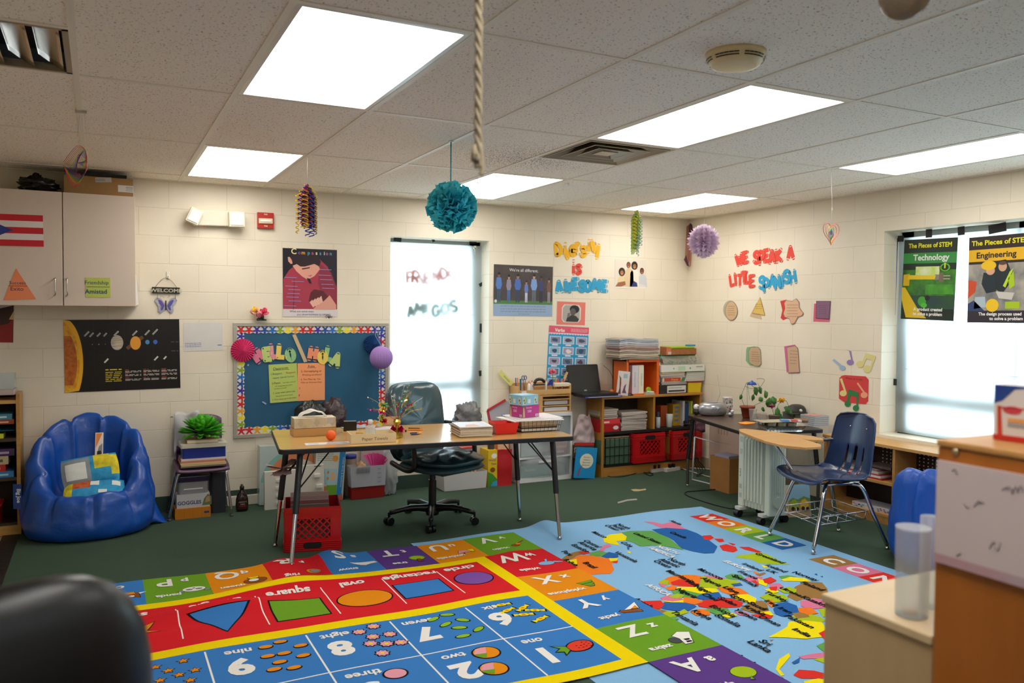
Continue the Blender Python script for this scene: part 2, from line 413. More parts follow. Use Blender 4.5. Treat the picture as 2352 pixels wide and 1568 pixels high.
def vent_left():
    x0,x1,y0,y1 = -G+.012,-.012,-5*G+.012,-4*G-.012
    t = thing('air_vent',(x0,y0,HC),'bronze-toned air vent with curved metal blades at the left edge of the ceiling','air vent')
    f = Bd()
    for a,c in (((x0,y0),(x1,y0+.02)),((x0,y1-.02),(x1,y1)),((x0,y0),(x0+.02,y1)),((x1-.02,y0),(x1,y1))): f.box((*a,HC-.004),(*c,HC+.02),VM)
    obj('frame',f,t)
    BM = mat('#c9b493',.22,metal=.8)
    for k in range(5):
        xb = x1-.03-.1*k;f = Bd()
        f.grid(lambda a,b: (xb-.085*a-.02*math.sin(a*3),y0+.02+(y1-y0-.04)*b,HC+.055*math.sin(a*math.pi/2)),8,6,BM)
        obj('blade',f,t,solid=.002)
    obj('duct',Bd().box((x0,y0,HC+.08),(x1,y1,HC+.085),mat('#14110e',.8)),t)
vent_left()
# ---------------------------------------------------------------- windows
FRM = mat('#8f9490',.5)
def window(n,T,h,bars_x,bars_z,m=FRM,sl=.05,sr=.05):
    x0,x1,z0,z1 = h;b = Bd(T);d0,d1 = -.26,-.20
    b.box((x0,z0,d0),(x0+sl,z1,d1),m);b.box((x1-sr,z0,d0),(x1,z1,d1),m)
    b.box((x0,z0,d0),(x1,z0+.045,d1),m);b.box((x0,z1-.05,d0),(x1,z1,d1),m)
    for x in bars_x: b.box((x-.025,z0,d0),(x+.025,z1,d1),m)
    for z,hh in bars_z: b.box((x0,z-hh/2,d0),(x1,z+hh/2,d1),m)
    w_ = struct('window_%d' % n,b)
    g = obj('glass',Bd(T).box((x0+.04,z0+.04,-.240),(x1-.04,z1-.04,-.236),mat('#dfe8ea',.03,alpha=.06,kind='clear')),w_)
    return w_
window(1,BK,WB,[],[(.845,.10)],sl=.02,sr=.10);window(2,RT,WR,[2.90],[(.875,.10)],sl=.10)
# ---------------------------------------------------------------- window covers
def cloth_mat(name,tr,tint):
    m = bpy.data.materials.new(name);m.use_nodes = True;nt = m.node_tree;n = nt.nodes;L = nt.links;b = n['Principled BSDF']
    b.inputs['Base Color'].default_value = lin('#a9aca8');b.inputs['Roughness'].default_value = .6
    t = n.new('ShaderNodeBsdfTranslucent');t.inputs[0].default_value = tint
    x = n.new('ShaderNodeMixShader');x.inputs[0].default_value = tr
    L.new(b.outputs[0],x.inputs[1]);L.new(t.outputs[0],x.inputs[2]);L.new(x.outputs[0],n['Material Output'].inputs[0])
    return m
CLOTH = cloth_mat('sheer_cover',.62,(.86,.93,.96,1))
CN = -.165
def cover(T,x0,x1,z0,z1,label,seed):
    r = random.Random(seed);ph = [r.uniform(0,6) for _ in range(4)]
    def f(a,c):
        x = x0+(x1-x0)*a;z = z0+(z1-z0)*c
        return (x,z,CN+.004*math.sin(9*a+ph[0]+3*c)+.003*math.sin(17*c+ph[1])+.004*math.sin(23*a-8*c+ph[2]))
    b = Bd(T);b.grid(f,50,60,CLOTH)
    for c in (.33,.62):                                    # fold lines
        z = z0+(z1-z0)*c;b.box((x0+.02,z,CN+.009),(x1-.03,z+.003,CN+.011),CLOTH)
    return obj('window_cover',b,None,label,'window cover',loc=T @ V((x0,z0,CN)))
cover(BK,WB[0]+.001,WB[1]-.001,WB[2]+.01,WB[3]-.035,'white sheer cover taped over the narrow window behind the office chair',1)
cover(RT,WR[0]+.001,WR[1]-.003,WR[2]+.01,WR[3]-.045,'wide white sheer cover taped over the right-hand window',5)
TP = mat('#15171b',.45)
def strip(T,cx,cy,w_,h,n,label,rot=0,group='black tape pieces holding the window covers'):
    S = T @ M.Translation((*hit(T,cx,cy,n),n)) @ rz(rot);b = Bd(S)
    b.box((-w_/2,-h/2,0),(w_/2,h/2,.003),TP)
    obj('tape_piece',b,None,label,'tape',group)
tn = CN+.014
for cx,cy,w_,h,rot,l in ((913,549,.068,.042,-.12,'wide black tape at the top left of the narrow window'),(995,551,.025,.035,.4,'crumpled black tape at the top middle of the narrow window'),
        (1086,555,.07,.03,-.03,'wide black tape at the top right of the narrow window'),(1105,653,.04,.03,.5,'tilted black tape on the right side of the narrow window, uppermost'),
        (1105,753,.028,.08,0,'tall black tape on the right side of the narrow window'),(1104,857,.035,.05,.1,'black tape on the right side of the narrow window, lowest')):
    strip(BK,cx,cy,w_,h,tn,l,rot)
for cx,cy,w_,h,rot,l in ((2134,536,.05,.06,0,'black tape above the Technology poster'),(2208,530,.05,.06,.05,'black tape between the two large posters, at the top'),
        (2291,524,.12,.06,.12,'widest black tape above the Engineering poster'),(2051,549,.045,.05,0,'black tape at the top left corner of the wide window'),
        (2069,548,.05,.045,-.05,'second black tape from the corner at the top of the wide window'),(2046,636,.045,.055,.1,'black tape on the blue poster strip'),
        (2050,750,.035,.05,0,'black tape just below the blue poster strip'),(2054,877,.045,.05,0,'black tape low on the left side of the wide window')):
    strip(RT,cx,cy,w_,h,tn+.006,l,rot)
b = Bd();c = bk(1104,566,YB-.02);b.ball((c.x,YB+.10,c.z),.018,mat('#cfc9b4',.15,metal=.9),n=12);b.cyl((c.x,YB+.1,c.z-.02),(c.x+.002,YB+.1,c.z-.06),.006,mat('#cfc9b4',.15,metal=.9))
obj('window_latch',b,None,'small shiny metal latch in the top right corner of the narrow window','latch')
# cut-out letters: each letter is a thing, drawn as fat round strokes
SF = {'A': [[(0,0),(.5,1),(1,0)],[(.22,.35),(.78,.35)]],'D': [[(.05,0),(.05,1),(.6,.92),(.95,.5),(.6,.08),(.05,0)]],'E': [[(.95,1),(.05,1),(.05,0),(.95,0)],[(.05,.5),(.75,.5)]],
 'F': [[(.95,1),(.05,1),(.05,0)],[(.05,.52),(.7,.52)]],'G': [[(.95,.8),(.6,1),(.2,.88),(.0,.5),(.2,.1),(.6,0),(.95,.2),(.95,.45),(.6,.45)]],'H': [[(.05,0),(.05,1)],[(.95,0),(.95,1)],[(.05,.5),(.95,.5)]],
 'I': [[(.5,0),(.5,1)]],'K': [[(.05,0),(.05,1)],[(.95,1),(.1,.5),(.95,0)]],'L': [[(.1,1),(.05,0),(.9,0)]],'M': [[(0,0),(.12,1),(.5,.3),(.88,1),(1,0)]],'N': [[(.05,0),(.05,1),(.95,0),(.95,1)]],
 'O': [[(.5,1),(.12,.82),(.0,.5),(.12,.18),(.5,0),(.88,.18),(1,.5),(.88,.82),(.5,1)]],'P': [[(.05,0),(.05,1),(.65,1),(.95,.75),(.65,.48),(.05,.45)]],'R': [[(.05,0),(.05,1),(.65,1),(.95,.75),(.65,.48),(.05,.45)],[(.4,.48),(.95,0)]],
 'S': [[(.95,.85),(.6,1),(.15,.9),(.1,.65),(.5,.5),(.9,.35),(.85,.1),(.4,0),(.0,.15)]],'T': [[(0,1),(1,1)],[(.5,1),(.5,0)]],'W': [[(0,1),(.22,0),(.5,.7),(.78,0),(1,1)]],
 'i': [[(.5,0),(.5,.6)],[(.5,.95),(.5,.96)]],'s': [[(.85,.7),(.5,.8),(.15,.65),(.5,.42),(.85,.2),(.5,0),(.1,.1)]],'v': [[(.05,.75),(.5,0),(.95,.75)]],'e': [[(.1,.4),(.9,.4),(.75,.75),(.35,.78),(.08,.4),(.3,.02),(.85,.08)]],
 'r': [[(.15,0),(.15,.75)],[(.15,.5),(.5,.78),(.85,.65)]],'t': [[(.5,1),(.5,.1),(.8,0)],[(.1,.7),(.9,.7)]],'y': [[(.05,.75),(.5,.1)],[(.95,.75),(.3,-.3)]]}
def stroke(b,pts,r,z,th,m):
    P_ = [V(p).to_2d() if len(p) > 2 else V(p) for p in pts];N = len(P_)
    def nrm(i):
        d = P_[min(i+1,N-1)]-P_[max(i-1,0)];d = d.normalized() if d.length > 1e-9 else V((1,0));return V((-d.y,d.x)),d
    L_,R2,out = [],[],[]
    for i in range(N):
        n_,d = nrm(i);L_.append(P_[i]+n_*r);R2.append(P_[i]-n_*r)
    n_,d = nrm(0);c0 = [P_[0]+(-d*math.cos(a)+n_*math.sin(a))*r for a in (-1.0,-.5,0,.5,1.0)]
    n_,d = nrm(N-1);c1 = [P_[-1]+(d*math.cos(a)+n_*math.sin(a))*r for a in (1.0,.5,0,-.5,-1.0)]
    n = N;vs = []
    lo = [(x.x,x.y) for x in L_];hi = [(x.x,x.y) for x in R2]
    top = [(x,y,z+th) for x,y in lo]+[(x,y,z+th) for x,y in hi];bot = [(x,y,z) for x,y in lo]+[(x,y,z) for x,y in hi]
    fs = [(n+i,n+i+1,i+1,i) for i in range(n-1)]+[(2*n+i,2*n+i+1,i+1,i) for i in range(n-1)]+[(n+i,n+i+1,3*n+i+1,3*n+i) for i in range(n-1)]
    b.add(top+bot,fs,m)
    for c in (c0,c1): b.prism([(q.x,q.y) for q in c],z,z+th,m)
def strokeglyph(b,ch,h,wd,r,z,th,m):
    for k,pts in enumerate(SF[ch]):
        p = [V(((x-.5)*wd,y*h,0)) for x,y in pts]
        if len(p) > 2 and ch in 'DGOPRSse': p = smoothpath(p,4)
        if ch in 'DGOPRSse': stroke(b,[(q.x,q.y) for q in p],r,z+.0003*k,th,m)
        else:
            for i in range(len(p)-1): stroke(b,[(p[i].x,p[i].y),(p[i+1].x,p[i+1].y)],r,z+.0003*k+.00015*i,th,m)
def letters(T,items,h_px,mname,fmt,group,n=0,bold=.02,ext=.0025,wr_=.62):
    for k,it in enumerate(items):
        ch,u,v = it[:3];rot = it[3] if len(it) > 3 else 0;sc_ = it[4] if len(it) > 4 else 1
        p = hit(T,u,v,n);q = hit(T,u,v+h_px,n);h = abs(p[1]-q[1])*sc_
        n2 = n+.0008+(ext+.0008)*(k % 2)
        S = T @ M.Translation((p[0],p[1],n2)) @ rz(rot) @ M.Translation((0,-h*.5,0))
        b = Bd(S);r = bold*.62;strokeglyph(b,ch,h-0*r,h*wr_*({'M': 1.25,'W': 1.3,'i': .5,'I': .5}.get(ch,1)),r,0,ext,mname)
        L = fmt(k,ch) if callable(fmt) else fmt % ch
        obj('paper_letter',b,None,L,'letter',group)
YEL,RED,BLU = mat('#f0b414',.7),mat('#df4636',.7),mat('#2c9cc9',.7)
o_ = ['first','second','third']
def nth(word):
    def g(k,ch):
        c = word.count(ch)
        if c < 2: return 'the only'
        return o_[word[:k].count(ch)]
    return g
def wordfmt(word,color,where):
    g = nth(word)
    return lambda k,ch: '%s letter %s, %s %s of %s %s' % (color,ch,g(k,ch),ch,word,where)
W = 'Diversity'
letters(BK,[('D',1283,573,.1),('i',1298,572,0),('v',1304,580,-.1),('e',1316,573,.1),('r',1327,566,.1),('s',1340,575,-.1),('i',1352,565,0),('t',1361,566,.2),('y',1370,571,.2)],
        25,YEL,wordfmt(W,'yellow','above the family photo'),'yellow letters of the word Diversity',bold=.032)
W = 'is'
letters(BK,[('i',1317,613,0,1.2),('s',1329,616,-.1)],25,RED,wordfmt(W,'red','in the middle of the back wall'),'red letters of the word is',bold=.026)
W = 'AWESOME'
letters(BK,[('A',1284,658,.1),('W',1305,657,-.1),('E',1322,652,.1),('S',1337,657,-.1),('O',1350,657,0),('M',1369,655,-.15),('E',1388,657,-.05)],
        22,BLU,wordfmt(W,'blue','over the black and white portrait'),'blue letters of the word AWESOME',bold=.032)
letters(RT,[('W',1698,596,.2),('E',1713,591,.1)],23,RED,wordfmt('WE','red','on the right wall'),'red letters of the words WE SPEAK A',bold=.028)
letters(RT,[('S',1738,591,.05),('P',1750,592,.05),('E',1761,587,.1),('A',1774,589,.05),('K',1789,587,.1)],25,RED,wordfmt('SPEAK','red','on the right wall'),'red letters of the words WE SPEAK A',bold=.030)
letters(RT,[('A',1816,580,.05)],25,RED,lambda k,c: 'red paper letter A standing alone after SPEAK on the right wall','red letters of the words WE SPEAK A',bold=.030)
letters(RT,[('L',1682,643,.25),('I',1690,641,.2),('T',1700,644,0),('T',1710,637,0),('L',1718,637,.1),('E',1728,645,.05)],24,RED,wordfmt('LITTLE','red','on the right wall'),'red letters of the word LITTLE',bold=.025)
letters(RT,[('S',1751,649,.1),('P',1761,655,.1),('A',1774,646,0),('N',1786,648,.2),('I',1798,645,0),('S',1808,635,.1),('H',1821,636,.2)],27,BLU,wordfmt('SPANISH','blue','on the right wall'),'blue letters of the word SPANISH',bold=.025)
RDt,GRt = mat('#b43a28',.7,kind='thin',tr=.35),mat('#3f6a62',.7,kind='thin',tr=.35)
letters(BK,[('F',940,637,.1),('R',954,637,-.1),('I',966,643,.4),('E',980,638,.1),('N',999,634,.1),('D',1018,628,.2),('S',1034,635,.1)],25,RDt,
        lambda k,c: 'blurry red letter %s of FRIENDS seen through the window cover' % c,'red letters behind the window cover',n=CN-.018,bold=.022)
letters(BK,[('A',943,716,.1),('M',962,709,-.1),('I',978,707,0),('G',999,714,0),('O',1020,709,0),('S',1040,703,.2)],25,GRt,
        lambda k,c: 'blurry green letter %s of AMIGOS seen through the window cover' % c,'green letters behind the window cover',n=CN-.018,bold=.026)
# ---------------------------------------------------------------- posters and papers
def done(name,b,label,cat,parent=None,group=None):
    return obj(name,b,parent,label,cat,group)
def P(h,r=.45,**k): return mat(h,r,**k)
WH,BLK = P('#f2efe8'),P('#16130f')
# solar system
b = sheet(BK,[(150,902),(414,890),(412,733),(145,734)],P('#120e0b',.3),t=.002)
pl(b,[(0,0),(.02,0)] + [(.155*math.cos(R_(a)),.42+.60*math.sin(R_(a))) for a in range(-42,72,4)] + [(0,1)],P('#f3b51c'),2)
pl(b,[(0,.02)] + [(.125*math.cos(R_(a)),.42+.52*math.sin(R_(a))) for a in range(-50,75,4)] + [(0,.98)],mat('#ecc02a',.4,var='#d98412',vs=30),3)
pl(b,[(0,.1)] + [(.105*math.cos(R_(a)),.42+.42*math.sin(R_(a))) for a in range(-50,60,4)] + [(0,.78)],mat('#c8741a',.4,var='#a54a10',vs=40),4)
def tilt(x,y,l,m,L=3,a=55,wd=.012):
    c,s_ = math.cos(R_(a)),math.sin(R_(a));k = b.w/b.h;dx,dy = l*c,l*s_*k;nx,ny = -s_*wd,c*wd*k
    pl(b,[(x-dx-nx,y-dy-ny),(x+dx-nx,y+dy-ny),(x+dx+nx,y+dy+ny),(x-dx+nx,y-dy+ny)],m,L)
for x,y,l in ((.19,.805,.03),(.23,.79,.025),(.29,.79,.022),(.345,.79,.02),(.44,.805,.028),(.60,.805,.03),(.71,.81,.03),(.78,.82,.033),(.35,.425,.025),(.785,.44,.025),(.865,.445,.018)):
    tilt(x,y,l,P('#cfcfca'),a=48,wd=.007)
for k,nm in enumerate(['Mercury','Venus','Earth','Mars','Jupiter','Saturn','Uranus','Neptune']):
    tx(b,nm,(.19,.23,.29,.345,.44,.60,.71,.78)[k],(.795,.78,.78,.78,.795,.795,.80,.81)[k],.022,P('#3a3a3a'),5,rot=R_(48))
tilt(.60,.67,.09,P('#6d4428'),3,38,.016)
el(b,.445,.675,.054,.065*1.62,mat('#c9bda8',.5,var='#8d8273',vs=14,vst=(1,1,9)),4);el(b,.605,.665,.047,.06*1.6,P('#e09a2c'),4)
el(b,.71,.675,.019,.019*1.7,P('#3f8fc4'),4);el(b,.78,.675,.019,.019*1.7,P('#3a66c0'),4)
for x,rr in ((.235,.004),(.29,.005),(.345,.003)): el(b,x,.655,rr,rr*1.7,P('#b09a80'),4)
lines(b,.34,.48,[.29],.014,P('#e3c81e'),seed=1);lines(b,.34,.48,[.255,.23,.205,.18,.155,.13],.011,P('#c9b21c'),seed=2)
for x in (.51,.67,.83):
    for y0 in (.285,.235,.17): lines(b,x,x+.045,[y0],.008,P('#b0402a'),seed=int(x*100));lines(b,x,x+.14,[y0-.02,y0-.035],.007,P('#c9c4bb'),seed=int(x*90+y0*50))
for x in (.25,.51,.76): rc(b,x,.0,x+.0025,1,P('#2a2622'),1)
rc(b,0,.5,1,.503,P('#2a2622'),1);lines(b,.92,.985,[.665,.535],.012,P('#55504a'),seed=4)
done('solar_system_poster',b,'black solar system poster with a glowing sun edge below the wall cabinet','poster')
# pale drawing
b = sheet(BK,[(424,807),(512,804),(511,741),(420,741)],mat('#d9d8d2',.7,var='#cfcec9',vs=5),t=.001)
lines(b,.03,.45,[.27,.21,.15],.018,P('#4a6fae'),seed=3);rc(b,.86,.18,.97,.21,P('#4a6fae'));done('drawing_sheet',b,'pale sheet with a faint pencil drawing between solar poster and bulletin board','drawing')
# red poster at far left below cabinet
b = sheet(BK,[(-60,786),(31,786),(31,702),(-60,698)],P('#8e1512'),t=.001)
pl(b,[(.6,1),(1,1),(1,.65),(.85,.5),(.6,.45)],P('#3a1a14'),2);pl(b,[(.88,.62),(1,.85),(1,.62)],P('#cfae6e'),3);pl(b,[(.6,.9),(.99,1),(.6,1)],P('#b9b4c4'),4)
done('red_poster',b,'dark red poster cut by the left edge of the photo under the cabinet','poster')
# compassion poster
b = sheet(BK,[(650,726),(774,728),(774,573),(649,570)],P('#191624',.35),t=.0015)
def pp(px,m,L=2):                      # photo points on the last sheet
    I = (b.T).inverted();out = []
    for u,v in px:
        x,y = hit(BK,u,v,.001);q = I @ (BK @ V((x,y,.001)));out.append((q.x/b.w,q.y/b.h))
    return pl(b,out,m,L)
pp([(664,620),(690,600),(735,596),(752,612),(774,660),(774,711),(650,711),(651,640)],P('#a5344a'),2)
pp([(735,605),(760,625),(774,662),(774,711),(745,700),(730,650)],P('#8c2a40'),3)
pp([(672,610),(690,603),(728,604),(735,618),(722,634),(706,642),(693,634),(680,622)],P('#e0a08c'),4)
pp([(661,590),(668,590),(672,605),(668,606),(662,600)],P('#d99a86'),4)
pp([(664,588),(690,582),(725,586),(737,600),(733,612),(722,606),(700,612),(690,612),(672,600)],P('#2a1820'),5)
pp([(693,616),(712,613),(711,616),(694,619)],P('#5a2a2a'),6);pp([(706,633),(718,631),(713,635)],P('#b06060'),6)
pp([(713,672),(722,664),(742,668),(757,684),(745,702),(716,700),(709,690)],P('#5a1c22'),5)
for k in range(4): pp([(711+7*k,694-3*k),(717+7*k,688-3*k),(724+6*k,702-2*k),(719+6*k,706-2*k)],P('#e6b2a0'),6)
pp([(720,708),(745,690),(757,678),(772,700),(772,711),(722,711)],P('#d99a88'),7)
pp([(704,638),(712,640),(716,652),(710,650)],P('#1a1015'),6);pp([(675,640),(677,640),(675,711),(673,711)],P('#7c2438'),4)
for k,(u,v) in enumerate([(653,636),(670,645),(655,656),(662,664),(660,673),(658,681),(663,690),(652,701),(733,618),(732,631),(735,641),(738,652),(740,661)]):
    pp([(u,v),(u+28,v+1),(u+28,v+2.2),(u,v+1.2)],P('#8f8fc0'),7)
rc(b,0,0,1,.112,P('#d8cfd0'),4)
cs = ['#f0e9a0','#8d4fa0','#e0a03c','#37a0b8','#c84a6a','#e8e2a8','#4aa3c4','#e0dfd0','#b565b0','#45a6c6']
x = .20
for ch,c_ in zip('Compassion',cs):
    sz = .085 if ch == 'C' else .052;tx(b,ch,x,.918,sz,P(c_),7,bold=.001,align='CENTER');x += .10 if ch in 'Cm' else (.05 if ch == 'i' else .072)
tx(b,'What are some ways',.34,.066,.030,P('#3d3a66'),7);tx(b,'you show kindness to others?',.56,.02,.030,P('#3d3a66'),7)
done('compassion_poster',b,'Compassion poster of a child in a red shirt above the bulletin board','poster')
# fire alarm
t = thing('fire_alarm',bk(608,524),'red fire alarm strobe on the back wall beside the emergency light','fire alarm')
b = sheet(BK,[(590,524),(627,526),(627,490),(590,488)],mat('#b3261c',.35),n=.0,t=.035);tx(b,'FIRE',.5,.84,.09,WH,3);tx(b,'FIRE',.5,.1,.09,WH,3);obj('housing',b,t,bevel=.003)
b = sheet(BK,[(594,513),(626,514),(626,502),(594,501)],mat('#d9cfae',.2),n=.035,t=.012);b.box((b.w*.1,b.h*.3,b.t),(b.w*.9,b.h*.7,b.t+.006),mat('#f2f2e8',.1));obj('strobe_lens',b,t,bevel=.003)
# emergency light
t = thing('emergency_light',bk(490,520),'off-white emergency light with two lamp heads high on the back wall','emergency light')
EM = mat('#d6d2be',.4)
obj('housing',sheet(BK,[(440,518),(548,522),(548,486),(443,483)],EM,n=0,t=.06),t,bevel=.006)
for px,rot,lb in (([(424,505),(450,520),(468,488),(438,477)],0,'tilted left lamp head'),([(524,522),(560,522),(560,489),(524,487)],0,None)):
    b = sheet(BK,px,EM,n=.05,t=.055);b.box((b.w*.1,b.h*.1,b.t),(b.w*.9,b.h*.9,b.t+.006),mat('#eeece0',.12));h = obj('lamp_head',b,t,bevel=.008)
b = Bd();c = bk(467,519.5);b.ball((c.x,YB-.03,c.z),.004,mat('#e02020',.4,kind='emit',power=2));obj('status_light',b,t)
# welcome butterfly sign
t = thing('welcome_sign',bk(381,720),'hanging black WELCOME sign with a lilac butterfly beside the wall cabinet','sign')
b = sheet(BK,[(349,673),(413,675),(413,660),(349,659)],mat('#1b1712',.5),n=.006,t=.008);tx(b,'WELCOME',.5,.22,.56,P('#b9b39c'),3,bold=.001,sx=1.25);obj('plaque',b,t)
b = Bd();WI = mat('#7d7668',.4,metal=.6);c0 = bk(381,662,YB-.01)
pts = [bk(356+50*k/12,660-22*math.sin(math.pi*k/12),YB-.01) for k in range(13)];b.tube(pts,.0016,WI,6)
for u in (362,403): b.tube([bk(u,674,YB-.01),bk(u,686,YB-.01)],.0014,WI,6)
b.tube([bk(377,684,YB-.012),bk(373,680,YB-.012),bk(369,680,YB-.012),bk(369,683,YB-.012)],.001,WI,5,sub=3);b.tube([bk(385,684,YB-.012),bk(388,680,YB-.012),bk(391,680,YB-.012)],.001,WI,5,sub=3)
obj('wire',b,t)
def wing(sg):
    f = lambda pts: [(381+sg*a,c) for a,c in pts]
    return f([(1,705),(4,695),(12,685),(22,683),(26,690),(20,699),(17,705),(18,714),(12,719),(6,714),(2,708)]),f([(3,702),(8,693),(14,688),(18,689),(15,697),(10,704),(12,711),(8,713)])
for sg in (-1,1):
    a,c = wing(sg);b = Bd(BK);b.prism([hit(BK,*q,.008) for q in a],.006,.010,mat('#8a8aa0',.4,var='#b8b9c8',vs=60));b.prism([hit(BK,*q,.010) for q in c],.009,.0112,mat('#6c4a9c',.4,var='#4358a8',vs=50));obj('wing',b,t)
b = Bd();b.cyl(bk(381,712,YB-.012),bk(381,690,YB-.012),.004,BLK,n=8);obj('body',b,t)
# hook
b = Bd();b.rbox((bk(386,640).x-.012,YB-.008,bk(386,640).z),(bk(386,640).x+.012,YB-.0005,bk(386,640).z+.05),mat('#e4e0d4',.3),.004);b.tube([bk(386,632,YB-.008),bk(386,636,YB-.02),bk(388,632,YB-.024)],.003,mat('#e4e0d4',.3),6,sub=3)
obj('wall_hook',b,None,'small white adhesive hook above the WELCOME sign','hook')
# we're all different
b = sheet(BK,[(1133,724),(1269,727),(1269,612),(1134,607)],P('#8fa6c4',.35),t=.0015)
rc(b,0,.235,1,1,mat('#4f4340',.4,var='#3c3534',vs=9),1);rc(b,0,.232,1,.30,P('#4c7a3c'),2)
tx(b,"We're all different.",.5,.875,.062,P('#e8e6e0'),6)
for k,(x,w_,hh,sh,pn,sk) in enumerate(((.085,.06,.56,'#4f7ac0','#3c5068','#8a5a44'),(.25,.05,.52,'#8f8898','#4468a0','#c09078'),(.40,.065,.54,'#4a6cb8','#32405c','#a87860'),(.545,.04,.42,'#6a7cc0','#c0c4d8','#c09078'),(.675,.065,.55,'#7ba0d8','#5c6a70','#c89c84'),(.80,.05,.52,'#3b3f70','#2c2c3c','#6a4434'),(.935,.045,.48,'#7a5248','#8f8a90','#b8866c'))):
    y0 = .27;pl(b,[(x-w_*.5,y0),(x-w_*.1,y0),(x,y0+hh*.35),(x+w_*.1,y0),(x+w_*.5,y0),(x+w_*.55,y0+hh*.5),(x-w_*.55,y0+hh*.5)],P(pn),3)
    pl(b,[(x-w_*.5,y0+hh*.45),(x+w_*.5,y0+hh*.45),(x+w_*.85,y0+hh*.6),(x+w_*.6,y0+hh*.85),(x-w_*.6,y0+hh*.85),(x-w_*.85,y0+hh*.6)],P(sh),4)
    el(b,x,y0+hh*.93,w_*.32,hh*.085,P(sk),5,12);el(b,x,y0+hh*.99,w_*.36,hh*.05,P('#1e1612'),6,10)
lines(b,.12,.88,[.185,.13,.08],.012,P('#70829c'),seed=8);lines(b,.42,.6,[.035],.009,P('#70829c'),seed=9);el(b,.035,.285,.022,.03,P('#d8d8d8'),6)
done('group_poster',b,"We're all different poster of people standing in a row, right of the narrow window",'poster')
# pink framed portrait
b = sheet(BK,[(1279,744),(1344,747),(1344,694),(1279,692)],P('#e07a6c'),t=.0012)
pl(b,[(.24,.10),(.76,.10),(.84,.24),(.84,.74),(.76,.88),(.25,.88),(.17,.74),(.17,.24)],P('#d8d4cc'),2);pl(b,[(.27,.13),(.73,.13),(.80,.25),(.80,.72),(.73,.85),(.28,.85),(.2,.72),(.2,.25)],P('#a9a49c'),3)
el(b,.61,.68,.17,.18,P('#1c1a18'),4);el(b,.56,.56,.10,.16,P('#5c5854'),5);pl(b,[(.32,.13),(.36,.32),(.5,.42),(.66,.40),(.78,.25),(.74,.13)],P('#33302d'),6);pl(b,[(.36,.3),(.38,.5),(.45,.52),(.46,.36)],P('#6e6a66'),7)
rc(b,.52,.575,.55,.59,P('#1c1a18'),8);rc(b,.6,.575,.63,.59,P('#1c1a18'),8);rc(b,.54,.47,.61,.485,P('#2c2a28'),8)
done('portrait_print',b,'black and white portrait on pink paper above the Verbs chart','picture')
# family photo
b = sheet(BK,[(1412,661),(1484,663),(1484,597),(1412,596)],P('#ded6c8',.3),t=.0012)
rc(b,0,.0,1,.06,P('#e8e2d6'),1)
for hx,hy,sk,hr,sh,bx in ((.22,.55,'#a86c4c','#2c1c14','#e0c89c',.22),(.43,.80,'#8a5638','#6a4430','#d8c29a',.45),(.62,.78,'#a06a48','#24160f','#ece2d2',.62),(.86,.60,'#7c4c32','#4a2e20','#c8ccd0',.88)):
    pl(b,[(bx-.15,.06),(bx+.15,.06),(bx+.13,hy-.22),(bx+.05,hy-.10),(bx-.05,hy-.10),(bx-.13,hy-.22)],P(sh),2+int(hy*3) % 3)
    el(b,hx,hy+.02,.10 if hr[1] == '2' else .065,.15 if hr[1] == '2' else .11,P(hr),5);el(b,hx,hy-.01,.055,.085,P(sk),6);rc(b,hx-.02,hy-.05,hx+.02,hy-.04,P('#f0e6dc'),7)
pl(b,[(.52,.06),(.6,.26),(.7,.2),(.72,.06)],P('#2c3a70'),6);pl(b,[(.72,.06),(.8,.16),(.97,.12),(.97,.06)],P('#dcd6cc'),6);pl(b,[(.02,.06),(.1,.2),(.32,.25),(.34,.12),(.2,.06)],P('#9c6444'),6)
done('family_photo',b,'photo print of a smiling family of four near the far corner','picture')
# verbs chart
b = sheet(BK,[(1257,885),(1349,889),(1349,751),(1258,748)],P('#2196c4',.4),t=.0012)
rc(b,0,.865,1,1,P('#d9566c'),1);rc(b,0,0,1,.08,P('#b8485c'),1)
pl(b,[(k/30,.875 if k % 2 else .858) for k in range(31)]+[(1,.885),(0,.885)],P('#d8d8e4'),2)
tx(b,'Verbs',.27,.905,.058,P('#f0ece4'),4,bold=.001);lines(b,.55,.97,[.955,.935,.915],.008,P('#eeb8c0'),seed=12)
r = random.Random(4)
for j in range(5):
    for i in range(3):
        x0,y0 = .03+i*.33,.705-.175*j;rc(b,x0,y0,x0+.28,y0+.125,P('#c9d4e4'),2);rc(b,x0+.02,y0+.012,x0+.26,y0+.113,P(['#7e8ca8','#8eb4cc','#9a98b0','#5f7890'][(i+j) % 4]),3)
        cx,cy = x0+.14,y0+.06;pl(b,[(cx+r.uniform(.05,.10)*math.cos(a),cy+r.uniform(.02,.045)*math.sin(a)) for a in [k*.785 for k in range(8)]],P(['#3e4c6a','#2f4f6c','#4c3c50','#e0d8d0'][(i*2+j) % 4]),4)
        rc(b,x0+.07,y0-.03,x0+.21,y0-.008,P('#e8dce0'),3)
done('verbs_chart',b,'blue Verbs chart with a pink header behind the laptop','chart')
